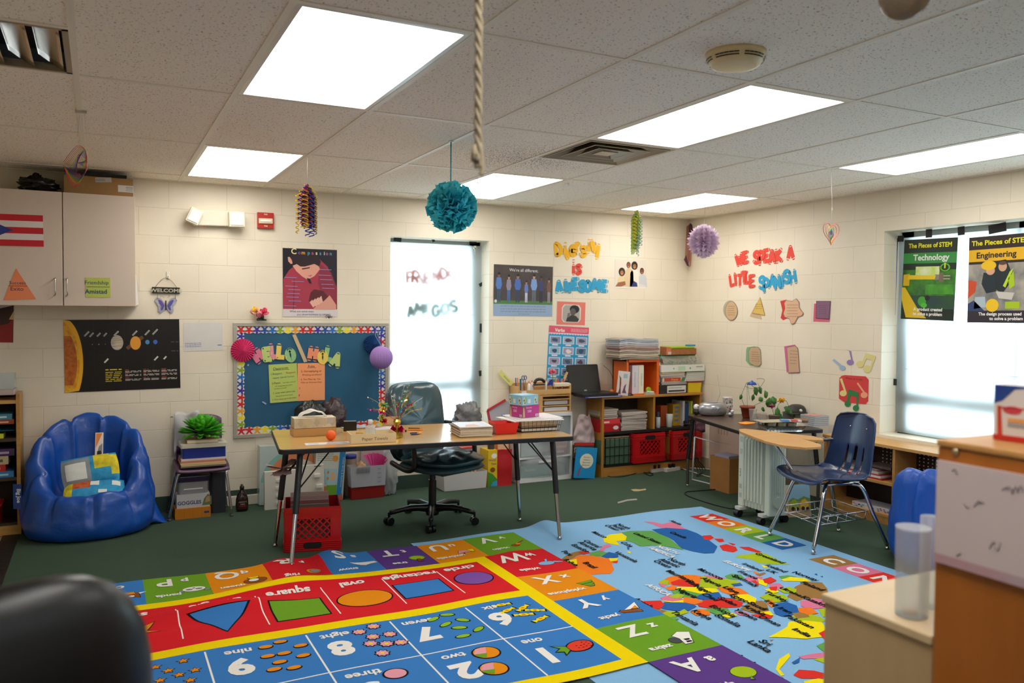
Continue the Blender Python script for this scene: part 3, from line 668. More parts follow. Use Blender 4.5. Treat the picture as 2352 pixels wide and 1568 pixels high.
# ---------------------------------------------------------------- bulletin board
t = thing('bulletin_board',bk(715,990),'large bulletin board covered in blue paper with a border of coloured paper people','bulletin board')
BC = [(541,1009),(884,978),(880,741),(535,741)]
I = [V(hit(BK,*q,.01)) for q in [(540,1010),(885,985),(880,741),(535,741)]]
bx0,bx1,bz1 = .985,2.215,1.40;bz0 = .515
FRA = mat('#b9b5a8',.35,metal=.5)
b = Bd(BK);fw = .028
for a,c in (((bx0,bz0),(bx1,bz0+fw)),((bx0,bz1-fw),(bx1,bz1)),((bx0,bz0+fw),(bx0+fw,bz1-fw)),((bx1-fw,bz0+fw),(bx1,bz1-fw))): b.box((*a,.001),(*c,.020),FRA)
obj('frame',b,t,bevel=.002)
BP = mat('#1c5a7c',.6,var='#185373',vs=3,bump=.25,bs=3,bd=.03)
b = Bd(BK);b.grid(lambda a,c: (bx0+fw+(bx1-bx0-2*fw)*a,bz0+fw+(bz1-bz0-2*fw)*c,.009+.003*max(0,(a-.45)*(1-c))*math.sin(26*a+18*c)),60,40,BP)
obj('blue_paper',b,t)
BCOL = ['#c8201c','#c8201c','#3a2a9c','#1c4c9c','#1c6cc0','#86a81c','#eedb1c','#e8a01c']
def figure(cx,cy,h,up,w_):
    """paper-doll outline in the board plane, up = direction of the head"""
    pts = [(-.12,1),(.12,1),(.17,.80),(.08,.70),(.5,.78),(.5,.52),(.2,.48),(.24,.30),(.5,.0),(.22,0),(0,.26)]
    pts = pts+[(-x,y) for x,y in pts[::-1][1:-2]]
    ux,uy = up;px,py = uy,-ux
    return [(cx+px*x*w_+ux*y*h,cy+py*x*w_+uy*y*h) for x,y in pts]
def scallop(cx0,cx1,y,up,axis,n,m,b):
    pts = []
    for i in range(n*6+1):
        s_ = i/(n*6);a = cx0+(cx1-cx0)*s_;d = .046+.010*abs(math.sin(math.pi*s_*n));pts.append((a,y+up*d) if axis == 'x' else (y+up*d,a))
    pts += [(cx1,y) if axis == 'x' else (y,cx1),(cx0,y) if axis == 'x' else (y,cx0)]
    b.prism(pts,.0115,.0125,m)
xa,xb,za,zb = bx0+fw,bx1-fw,bz0+fw,bz1-fw
for axis,side,n,L in (('x',1,20,'top border strip'),('x',0,20,'bottom border strip'),('z',0,14,'left border strip'),('z',1,14,'right border strip')):
    b = Bd(BK);W2 = P('#dcdcdc')
    if axis == 'x':
        y = zb if side else za;up = -1 if side else 1;scallop(xa,xb,y,up,'x',n,W2,b)
        st = (xb-xa)/n
        for k in range(n):
            up_ = (0,-1) if side else (0,1)
            b.prism(figure(xa+st*(k+.5),y,.057,up_,st*.98),.0127,.0137,P(BCOL[k % 8 if side else (9-k) % 8]))
    else:
        x = xb if side else xa;up = -1 if side else 1;scallop(za+.05,zb-.05,x,up,'z',n,W2,b)
        st = (zb-za-.10)/n
        for k in range(n): b.prism(figure(x,za+.05+st*(k+.5),.057,(up,0),st*.98),.0127,.0137,P(BCOL[(k+5) % 8]))
    obj('border_strip',b,t)
for u,v,a,l in ((607,925,-.6,.035),(570,838,1.4,.014),(622,830,.9,.02)):
    b = Bd(BK @ M.Translation((*hit(BK,u,v,.013),.013)) @ rz(a));b.box((-l/2,-.006,0),(l/2,.006,.0006),P('#8fa8cc'));obj('tape_scrap',b,t)
# letters HELLO / HOLA
pc = {'pink': P('#e07a96'),'lime': P('#bcd07c'),'yellow': P('#ecd060'),'mint': P('#92c48a'),'salmon': P('#f0946c'),'rose': P('#e890a8')}
def cut(word,items,h):
    g = nth(word)
    for k,(ch,u,v,rot,c_,s_) in enumerate(items):
        letters(BK,[(ch,u,v,rot,s_)],h,pc[c_],lambda kk,cc,k=k,c_=c_: '%s paper letter %s, %s %s of %s on the bulletin board' % (c_,cc,g(k,cc),cc,word),'paper letters on the bulletin board',n=.0145+.003*(k % 2),bold=.030,ext=.0015)
cut('HELLO',[('H',592,817,.6,'pink',1),('E',615,813,.15,'lime',1),('L',630,806,.1,'rose',1.05),('L',647,807,-.05,'yellow',1.05),('O',667,815,.2,'mint',.95)],25)
cut('HOLA',[('H',719,812,-.15,'salmon',1),('O',741,820,0,'yellow',.95),('L',757,812,-.15,'mint',1.1),('A',772,826,-.35,'lime',1.1)],24)
b = Bd(BK);b.prism([hit(BK,*q,.014) for q in [(671,769),(679,767),(706,830),(698,832)]],.0145,.016,P('#cbb48c'));obj('paper_strip',b,None,'long slanted tan paper strip between HELLO and HOLA','paper strip')
INK = {'g': P('#5a5a28'),'b': P('#2c5a6a'),'o': P('#b0601c'),'r': P('#8c3a20'),'k': P('#4a3c28')}
b = sheet(BK,[(620,926),(684,920),(683,834),(617,837)],P('#b6c866',.7),n=.0145,t=.001)
tx(b,'Classroom',.42,.86,.065,INK['k'],2,rot=.04);rc(b,.15,.845,.72,.853,INK['k'])
for s_,y,h,c_,x in (('1.Respect.',.73,.055,'b',.27),('Respect.',.74,.055,'o',.78),('respect. Cannot Correct',.635,.045,'b',.5),('2.Please',.49,.05,'g',.24),('can make noise all',.50,.032,'g',.7),('still raising keep your hands',.42,.032,'g',.5),('on place to yourself.',.355,.032,'g',.38),
        ('3. Listen when others are',.24,.045,'g',.5),('talking and not touch hands',.16,.032,'g',.5),('4. Dont leave out to be mess',.07,.042,'r',.5)):
    tx(b,s_,x,y,h,INK[c_],2,rot=.03,sx=.9 if len(s_) > 20 else 1)
done('rules_sheet',b,'green half of the classroom rules sheet, numbered one to four','notice')
b = sheet(BK,[(684,921),(747,918),(745,833),(683,834)],P('#f2a06a',.7),n=.0145,t=.0012)
tx(b,'Rules',.5,.89,.06,INK['k'],2);rc(b,.35,.87,.68,.878,INK['k'])
for s_,y,h,c_,x in (('5. Horseplaying or',.76,.058,'r',.5),('Wrestling not allowed',.67,.045,'r',.52),('6. You Mess up, You',.55,.05,'r',.48),('Clean up. Everyone Clean',.47,.042,'r',.5),('7',.31,.05,'k',.07),('8',.13,.05,'k',.06)):
    tx(b,s_,x,y,h,INK[c_],2,sx=.92)
done('rules_sheet',b,'orange half of the classroom rules sheet, headed Rules','notice')
# paper fans
def fan(c,r,ma,mb,label,depth=.02,n=28):
    b = Bd();N = n*2;vs = [V(c)+V((0,-depth-.012,0))]; 
    for i in range(N):
        a = 2*math.pi*i/N;d = depth*(.2 if i % 2 else 1.0);vs.append(V(c)+V((r*math.cos(a),-d-.002,r*math.sin(a))))
    b.add(vs,[(0,i+1,(i+1) % N+1) for i in range(0,N,2)],ma);b.add(vs,[(0,i+1,(i+1) % N+1) for i in range(1,N,2)],mb)
    for i in range(N):                     # back of the fan touches the board
        pass
    b.lathe([(r*.3,0),(r*.3,.012)],ma,(0,0,0),12)
    for k in range(24): b.v[-24+k] = V(c)+V((b.v[-24+k].x,-.002-b.v[-24+k].z,b.v[-24+k].y))
    obj('paper_fan',b,None,label,'paper fan')
def wedge_fan(u,v,r,c1,c2,label,n=.016):
    c = bk(u,v,YB-n);fan(c,r,mat(c1,.7),mat(c2,.7),label)
wedge_fan(557,804,.088,'#e0407c','#c82a66','round pink pleated paper fan on the left edge of the bulletin board')
wedge_fan(855,790,.075,'#1a4c8c','#143c74','round navy pleated paper fan at the top right of the bulletin board')
# lilac tissue ball hanging in front of the board, with its loop
t = thing('tissue_ball',bk(875,848,.18),'lilac honeycomb tissue ball hanging at the right edge of the bulletin board','tissue ball')
c = bk(875,821,.14);b = Bd();r = .094;n = 44;vs = [];K = 18
for j in range(K+1):
    th = math.pi*j/K
    for i in range(n*2):
        a = 2*math.pi*i/(n*2);rr = r*(.965 if i % 2 else 1.0)*(1-.05*math.sin(a*3)*math.sin(th));vs.append(c+V((rr*math.sin(th)*math.cos(a),rr*math.sin(th)*math.sin(a)*.85,-r*math.cos(th))))
b.add(vs,[(j*2*n+i,j*2*n+(i+1) % (2*n),(j+1)*2*n+(i+1) % (2*n),(j+1)*2*n+i) for j in range(K) for i in range(2*n)],mat('#b08ad0',.8,kind='thin',tr=.2));obj('ball',b,t)
b = Bd();b.tube([c+V((0,0,r)),bk(868,770,.2),bk(864,752,.262)],.0008,P('#d8d8e0'),5);b.tube([c+V((0,0,r)),bk(862,770,.2),bk(864,752,.262)],.0008,P('#d8d8e0'),5);obj('string',b,t)
# flower bunches and small bow on the frame
def petals(b,c,r,n,cols,rng,up=V((0,0,1)),sq=1):
    for k in range(n):
        a = rng.uniform(0,6.283);ph = math.acos(rng.uniform(-.2,1));d = V((math.sin(ph)*math.cos(a),math.sin(ph)*math.sin(a)*sq,math.cos(ph)))
        s = d.orthogonal().normalized();s2 = d.cross(s);an = rng.uniform(0,6.28);s,s2 = s*math.cos(an)+s2*math.sin(an),s2*math.cos(an)-s*math.sin(an)
        L = r*rng.uniform(.75,1.1);w_ = r*.45;m = cols[k % len(cols)]
        vs = [c,c+d*L*.55+s*w_,c+d*L+s*w_*.5+s2*w_*.3,c+d*L*1.03+s2*w_*.5,c+d*L-s*w_*.5+s2*w_*.3,c+d*L*.55-s*w_]
        b.add(vs,[(0,1,2),(0,2,3),(0,3,4),(0,4,5)],m,True)
t = thing('artificial_flowers',bk(598,735),'yellow and pink artificial flowers standing on the top left of the bulletin board','flowers')
rg = random.Random(3);b = Bd();petals(b,bk(588,718,.24),.045,16,[mat('#f0c830',.7),mat('#e8a890',.7)],rg,sq=.6);obj('yellow_blossom',b,t,solid=.0008)
b = Bd();petals(b,bk(603,722,.235),.05,22,[mat('#e87a9a',.7),mat('#d83c5c',.7),mat('#f0a8b8',.7)],rg,sq=.6);obj('pink_blossom',b,t,solid=.0008)
b = Bd();petals(b,bk(600,733,.245),.035,10,[mat('#1c3a20',.6)],rg,sq=.6);b.box(bk(590,736,.255),bk(612,734,.235)+V((0,0,.004)),mat('#1c3a20',.6));obj('leaves',b,t,solid=.0008)
b = Bd();c = bk(755,729,.255); 
for k in range(14):
    a = k*.9;b.tube([c+V((0,0,0)),c+V((.022*math.cos(a),-.006,.010+.012*math.sin(a))),c+V((.03*math.cos(a+.4),-.004,.004+.014*math.sin(a+.4)))],.0022,mat('#1c1630',.4),5,sub=2)
obj('dark_bow',b,None,'tiny dark bow sitting on the bulletin board frame below the Compassion poster','bow')
# ---------------------------------------------------------------- right wall papers
TAN,INKP = P('#cdae88',.8),P('#5a4a3a')
def paper(px,hexc,back,backpx,label,n=.004,outline=None,textrows=None):
    """cut paper shape with a second sheet behind it, as two parts of one thing"""
    c = rt(sum(p[0] for p in px)/len(px),max(p[1] for p in px));t = thing('paper_shape',c,label,'paper shape','cut paper shapes on the right wall')
    b = Bd(RT);b.prism([hit(RT,*q,.002) for q in backpx],.0008,.0022,P(back,.8));obj('backing_sheet',b,t)
    b = Bd(RT);P2 = [hit(RT,*q,n) for q in px];b.prism(P2,n,n+.0015,P(outline or hexc,.8))
    cx = sum(p[0] for p in P2)/len(P2);cy = sum(p[1] for p in P2)/len(P2)
    b.prism([(cx+(x-cx)*.94,cy+(y-cy)*.95) for x,y in P2],n+.001,n+.0019,P(hexc,.8))
    w_ = max(p[0] for p in P2)-min(p[0] for p in P2);h = max(p[1] for p in P2)-min(p[1] for p in P2);r = random.Random(int(px[0][0]))
    for k in range(textrows or 5):
        y = cy+h*(.22-.11*k);x = cx-w_*.26
        while x < cx+w_*.24:
            l = r.uniform(.008,.02);b.prism([(x,y),(x+l,y),(x+l,y+.003),(x,y+.003)],n+.0018,n+.0024,INKP);x += l+.005
    obj('front_sheet',b,t)
def ring(cx,cy,rx,ry,n=20,egg=0): return [(cx+rx*math.cos(2*math.pi*i/n)*(1-egg*math.sin(2*math.pi*i/n)*-1*.0-egg*max(0,-math.sin(2*math.pi*i/n))),cy+ry*math.sin(2*math.pi*i/n)) for i in range(n)]
paper(ring(1680,713.5,14.5,22.5,egg=.12),'#cfae86','#b8ad98',ring(1676,711,15,21),'egg-shaped tan paper with a grey outline, leftmost on the right wall',outline='#6e6a66')
paper([(1746,682),(1757,724),(1728,719)],'#d8b45c','#cdb08c',[(1738,694),(1750,733),(1722,726)],'yellow paper triangle on the right wall',outline='#9c7a2c',textrows=3)
def starpts(cx,cy,R1,R2,rot=0,n=5): return [(cx+(R1 if i % 2 == 0 else R2)*math.sin(math.pi*i/n+rot),cy-(R1 if i % 2 == 0 else R2)*math.cos(math.pi*i/n+rot)) for i in range(2*n)]
paper([(1805,689),(1820,691),(1829,685),(1836,694),(1836,706),(1846,719),(1843,725),(1833,728),(1825,743),(1818,745),(1813,732),(1802,728),(1799,720),(1803,708),(1801,695)],'#d9b090','#cf3a38',[(1792,691),(1806,688),(1815,700),(1812,728),(1799,735),(1793,730),(1797,712)],'wavy star-shaped paper with a red sheet behind it',outline='#a06a58')
paper([(1875,691),(1908,691),(1905,733),(1874,731)],'#86607a','#d0627c',[(1870,697),(1906,696),(1905,739),(1868,738)],'dark mauve square paper with a pink sheet behind, rightmost of the upper row',outline='#4a3040')
paper([(1724,797),(1741,796),(1747,803),(1749,835),(1744,841),(1734,841),(1721,833),(1719,806)],'#c4a684','#86b088',[(1716,797),(1735,795),(1742,840),(1722,839),(1713,828),(1714,803)],'eight-sided tan paper with a green sheet behind, in the lower row',outline='#6a8a62')
paper([(1807,797),(1827,793),(1833,800),(1837,856),(1811,857)],'#c9a888','#cf6a94',[(1801,795),(1826,791),(1828,850),(1807,855)],'tall tan paper rectangle with a pink sheet behind, in the lower row',outline='#8a5060')
def wt(name,polys,label,cat,group=None,th=.0015):
    b = Bd(RT)
    for pts,m,n in polys: b.prism([hit(RT,*q,n) for q in pts],n,n+th,m)
    return obj(name,b,None,label,cat,group)
PU,PB,PY = P('#9478b4'),P('#9cb4cc'),P('#dcd08a')
def note_single(cx,cy,r,top,m,n=.002):
    return [(ring(cx,cy,r,r*.8,14),m,n),([(cx+r*.4,cy),(cx+r*.8,cy),(top[0]+3,top[1]),(top[0],top[1])],m,n+.0001),([(top[0],top[1]),(top[0]+3,top[1]),(top[0]-5,top[1]-3),(top[0]-9,top[1]-5)],m,n+.0002)]
wt('music_note',note_single(1953,832,8,(1951,806),PU),'purple paper music note near the window','music note','paper music notes')
wt('music_note',[(ring(1935,845,7,6,12),PB,.002),([(1932,845),(1936,840),(1916,824),(1912,827)],PB,.0021)],'faded blue paper music note, leftmost note','music note','paper music notes')
wt('music_note',[(ring(1976,836,9,8,14),PY,.002),(ring(1992,847,9,9,14),PY,.002),([(1979,836),(1984,836),(1993,819),(1988,812)],PY,.0021),([(1988,810),(2011,817),(2009,829),(1987,822)],PY,.0022),([(1997,848),(2001,848),(2011,820),(2006,820)],PY,.0023)],'pale yellow double music note, rightmost note','music note','paper music notes')
t = thing('music_card',rt(1960,929),'red octagonal paper reading Music is Great with paper notes glued on','paper card')
b = Bd(RT);b.prism([hit(RT,*q,.002) for q in [(1933,863),(1940,861),(1988,864),(1995,872),(1994,921),(1988,928),(1940,924),(1927,915),(1928,868)]],.001,.003,P('#d03c3c',.7))
S = RT @ M.Translation((*hit(RT,1962,872,.003),.0031));b.T = S;b.text('Music is Great',0,0,0,.018,P('#6a1c1c'),ext=.0004,sx=1.1);obj('card',b,t)
def tn_(polys,th=.0015):
    b = Bd(RT)
    for pts,m,n in polys: b.prism([hit(RT,*q,n) for q in pts],n,n+th,m)
    obj('paper_note',b,t)
tn_([(ring(1937,903,8,7,14),PY,.004),([(1940,900),(1945,902),(1934,868),(1929,870)],PY,.0041)]);tn_([(ring(1985,907,8,7,14),P('#eaa27c'),.004),([(1984,903),(1988,902),(1971,878),(1968,880)],P('#eaa27c'),.0041)])
GN = P('#2c7a44');tn_([(ring(1947,927,7,7,14),GN,.004),(ring(1966,937,7,7,14),GN,.004),([(1944,926),(1949,926),(1956,900),(1949,896)],GN,.0041),([(1949,893),(1972,901),(1970,913),(1948,904)],GN,.0042),([(1967,937),(1971,937),(1972,905),(1967,905)],GN,.0043)])
# ---------------------------------------------------------------- STEM posters on the window cover
def wr(px,m,L=2):
    I = b.T.inverted();out = []
    for u,v in px: x,y = hit(RT,u,v,CN+.02);q = I @ (RT @ V((x,y,CN+.02)));out.append((q.x/b.w,q.y/b.h))
    return pl(b,out,m,L)
b = sheet(RT,[(2068,732),(2192,737),(2199,545),(2079,551)],P('#10220f',.35),n=CN+.018,t=.002)
rc(b,0,.30,1,.62,mat('#3f8a1c',.4,var='#1c4a10',vs=12),1);rc(b,.25,.50,.70,.66,mat('#b9d84c',.4,var='#e8e8c8',vs=14),2);rc(b,0,.14,1,.298,mat('#23501c',.4,var='#1c3c3c',vs=9),1);rc(b,.45,.32,.98,.44,mat('#4ca81c',.4,var='#2c701c',vs=9),2)
rc(b,0,.70,1,.83,P('#2f8f3c'),2);tx(b,'The Pieces of STEM',.5,.895,.058,P('#ece41c'),4,bold=.0012,sx=.92);tx(b,'Technology',.53,.738,.075,P('#e6ece0'),4,bold=.0016,sx=1.0)
pl(b,[(.1,.50),(.62,.50),(.64,.55),(.12,.555)],P('#e8c414'),5);pl(b,[(.02,.42),(.14,.42),(.14,.57),(.02,.56)],P('#d8b010'),4);pl(b,[(0,.40),(.06,.40),(.34,.12),(.5,.02),(.1,.02),(.0,.25)],P('#e0bc14'),3)
pl(b,[(.62,.49),(.72,.5),(.72,.56),(.62,.56)],P('#8a8478'),4);pl(b,[(.70,.47),(.78,.47),(.78,.58),(.7,.58)],P('#7a6450'),5);rc(b,.78,.535,.9,.55,P('#a8a090'),5);rc(b,.78,.50,.9,.515,P('#a8a090'),5)
el(b,.80,.640,.105,.050,P('#1c3010'),3);el(b,.80,.645,.09,.05,P('#5cb81c'),4);el(b,.80,.645,.065,.036,P('#1c3010'),5);rc(b,.785,.635,.81,.70,P('#c8e01c'),6)
el(b,.4,.23,.08,.06,P('#3fa02c'),3);el(b,.5,.27,.045,.035,P('#161616'),4);el(b,.44,.18,.06,.03,P('#50b830'),4)
tx(b,'A product created',.52,.112,.040,P('#f2f2ec'),6,bold=.0009,sx=.95);tx(b,'to solve a problem',.52,.055,.040,P('#f2f2ec'),6,bold=.0009,sx=.95)
done('stem_poster',b,'green Technology poster hanging on the window','poster')
b = sheet(RT,[(2228,741),(2372,741),(2372,534),(2221,546)],P('#2c1c1a',.35),n=CN+.018,t=.002)
rc(b,0,.14,1,.68,mat('#b8b0a0',.4,var='#6a6e70',vs=8),1);pl(b,[(0,.71),(.92,.71),(.92,.85),(0,.85)],P('#e8b414'),3)
tx(b,'The Pieces of STEM',.5,.90,.058,P('#ece41c'),4,bold=.0012,sx=1.05);tx(b,'Engineering',.44,.75,.07,P('#2c1c14'),5,bold=.0015,sx=1.05)
pl(b,[(.38,.70),(.60,.72),(.66,.62),(.72,.5),(.55,.33),(.42,.4)],P('#16242c'),3);pl(b,[(.60,.40),(.72,.62),(.66,.58),(.56,.42)],P('#b8d81c'),5);pl(b,[(.66,.38),(.74,.42),(.72,.58),(.64,.5)],P('#a8c81c'),5)
el(b,.33,.66,.12,.055,P('#f0c010'),6);el(b,.36,.60,.07,.05,P('#d8a488'),5);el(b,.55,.64,.065,.055,P('#d0a080'),5);el(b,.55,.68,.06,.022,P('#5a4030'),6)
pl(b,[(.25,.58),(.42,.57),(.46,.36),(.3,.34),(.22,.45)],P('#1a2830'),4);el(b,.40,.20,.10,.075,P('#f0c414'),6);pl(b,[(.0,.5),(.14,.48),(.12,.36),(.0,.28)],P('#d04a20'),4);pl(b,[(.9,.5),(1,.55),(1,.12),(.93,.12)],P('#c8401c'),4)
pl(b,[(.12,.3),(.28,.3),(.3,.18),(.1,.16)],P('#b0c0cc'),4);pl(b,[(.0,.22),(.1,.26),(.3,.12),(.0,.10)],P('#28406c'),4);rc(b,.6,.16,.82,.24,P('#a8c414'),5);pl(b,[(.45,.36),(.74,.34),(.7,.26),(.5,.28)],P('#c8c4bc'),5)
rc(b,0,0,1,.135,P('#2c2430'),5);tx(b,'The design process used',.52,.085,.036,P('#f2f2ec'),8,bold=.0009,sx=1.02);tx(b,'to solve a problem',.62,.032,.036,P('#f2f2ec'),8,bold=.0009,sx=1.02)
done('stem_poster',b,'yellow Engineering poster on the window, cut by the right edge','poster')
b = sheet(RT,[(2040,731),(2056,731),(2063,547),(2044,548)],P('#0c1014',.35),n=CN+.021,t=.002)
rc(b,0,.38,1,.86,mat('#1c6cb8',.4,var='#0c4a90',vs=12),1);rc(b,0,.14,1,.40,mat('#2a3040',.4,var='#a0a8b8',vs=20),1);tx(b,'M',.4,.90,.05,P('#ece41c'),4,bold=.0009);tx(b,'of',.35,.10,.035,P('#f2f2ec'),4,bold=.0009);tx(b,'d',.45,.045,.035,P('#f2f2ec'),4,bold=.0009)
done('stem_poster',b,'narrow visible strip of a blue poster in the corner of the window recess','poster')
# purple and red paper cone hanging in the far corner
b = Bd();MA,MB_ = mat('#4a2430',.7),mat('#b07a68',.7,kind='thin',tr=.2)
def cw(px,y,m): b.add([V(bk(u,v,y)) for u,v in px],[tuple(range(len(px)))],m)
cw([(1585,512),(1590,516),(1592,530),(1588,560),(1583,552),(1582,522)],.20,MA);cw([(1577,520),(1583,515),(1586,590),(1580,610),(1573,598)],.23,MB_);cw([(1586,560),(1589,575),(1587,610),(1583,614)],.21,MB_);cw([(1576,586),(1583,612),(1578,610),(1571,596)],.19,MA)
obj('corner_streamer',b,None,'faded dark red paper streamer hanging in the far corner by the ceiling','streamer',solid=.002)
b = Bd();p = bk(394,957);b.T = BK @ M.Translation((*hit(BK,394,957,.0006),.0006));b.prism([(-.012,-.002),(.012,-.004),(.004,.004)],0,.002,mat('#4a3a20',.6));obj('tape_chip',b,None,'small dark scrap stuck to the wall above the bean bag','scrap')
# ---------------------------------------------------------------- alphabet and map rugs
BUMPS = [(1.02,-1.50,.10,.20,.040),(.60,-2.02,.30,.07,.050),(.98,-1.80,.30,.07,.045),(1.30,-1.42,.09,.18,.045),(2.85,-1.33,.10,.16,.045),(.20,-2.22,.3,.06,.02),(2.35,-1.80,.10,.12,.012)]
def bump(x,y):
    z = 0
    for cx,cy,sx,sy,a in BUMPS: z += a*math.exp(-((x-cx)/sx)**2-((y-cy)/sy)**2)
    return z+.0035*math.sin(5.1*x+1)*math.sin(3.3*y)+.002*math.sin(9*x-4*y)+.0055
def wool(h): return mat(h,.95,bump=.6,bs=420,bd=.004,spec=.08)
def rug(name,b,base,cell,label,cat,zone):
    """one mesh: everything woven into the rug, cut on a fine grid so that it follows the folds"""
    me = bpy.data.meshes.new('tmp');me.from_pydata([tuple(v) for v in b.v],[],b.f);me.polygons.foreach_set('material_index',b.mi)
    bm = bmesh.new();bm.from_mesh(me);bpy.data.meshes.remove(me)
    x0,x1,y0,y1 = zone;ex = [min(v[i] for v in b.v) for i in (0,1)]+[max(v[i] for v in b.v) for i in (0,1)]
    for ax,lo,hi,cl in ((0,ex[0]+.003,ex[2]-.003,.11),(1,ex[1]+.003,ex[3]-.003,.11),(0,x0,x1,cell),(1,y0,y1,cell)):
        k = int((hi-lo)/cl)
        for i in range(k+1):
            p = lo+(hi-lo)*i/k;co = (p,0,0) if ax == 0 else (0,p,0);no = (1,0,0) if ax == 0 else (0,1,0)
            bmesh.ops.bisect_plane(bm,geom=bm.verts[:]+bm.edges[:]+bm.faces[:],dist=1e-6,plane_co=co,plane_no=no)
    for v in bm.verts: v.co.z += bump(v.co.x,v.co.y)+base
    me = bpy.data.meshes.new(name);bm.to_mesh(me);bm.free()
    for m in b.ms: me.materials.append(m)
    o = bpy.data.objects.new(name,me);col.objects.link(o)
    return tag(o,label,cat)
def flat(b,pts,m,L=1):
    n = len(pts);ar = sum(pts[i][0]*pts[(i+1)%n][1]-pts[(i+1)%n][0]*pts[i][1] for i in range(n))
    if ar < 0: pts = pts[::-1]
    b.add([(x,y,L*.0005) for x,y in pts],[tuple(range(n))],m)
def rect(b,x0,y0,x1,y1,m,L=1): flat(b,[(x0,y0),(x1,y0),(x1,y1),(x0,y1)],m,L)
def oval(b,x,y,rx,ry,m,L=3,n=20,rot=0): flat(b,[(x+rx*math.cos(t*6.2832/n)*math.cos(rot)-ry*math.sin(t*6.2832/n)*math.sin(rot),y+rx*math.cos(t*6.2832/n)*math.sin(rot)+ry*math.sin(t*6.2832/n)*math.cos(rot)) for t in range(n)],m,L)
def ftext(b,s,x,y,h,m,rot,L=6,bold=.004,align='CENTER',sx=1):
    vs,fs = glyphs(s,bold/h,align);k = h/.73;c,q = math.cos(rot),math.sin(rot)
    b.add([(x+(a*c*sx-d*q)*k,y+(a*q*sx+d*c)*k,L*.0005) for a,d in vs],fs,m)
RB,RR,RG,RO,RP,RY = wool('#3a7abf'),wool('#d0222a'),wool('#6a9c26'),wool('#e08a14'),wool('#5c3c86'),wool('#eed200')
RW,RK,RS,RBr,RPk,RGy = wool('#e8e6e0'),wool('#16181c'),wool('#86b6de'),wool('#8a4e20'),wool('#e09aa8'),wool('#8a8c92')
PI = math.pi
b = Bd()
AX1,AY1 = 2.555,-1.36
TW,TD = .318,.42
AX0 = AX1-.375-8*.318-.38-0.0           # left edge: columns N..U, then V corner
cols = [-.43,-.048,.276,.598,.911,1.235,1.535,1.862,2.182,AX1]
rows = [-1.36,-1.765,-2.192,-2.605,-3.010,-3.42,-3.83,-4.24]
letters_top = ['N','O','P','Q','R','S','T','U','V'];words = ['notebook','owl','panda','queen','ring','snow','tree','umbrella','violin']
tcol = [RR,RB,RG,RO,RR,RB,RP,RO,RG]
def tile(x0,x1,y0,y1,m,L_,w_):
    rect(b,x0,y1,x1,y0,m,1);wd = x1-x0;h = y0-y1
    ftext(b,L_,x0+wd*.33,y0-h*.12-.0,h*.30,RW,PI,bold=.004);ftext(b,L_.lower(),x0+wd*.64,y0-h*.17,h*.15 if L_.lower() not in 'oszvuwxnam' else h*.16,RW,PI,bold=.003)
    ftext(b,w_,x0+wd*.34,y0-h*.74,h*.095,RW,PI,bold=.002)
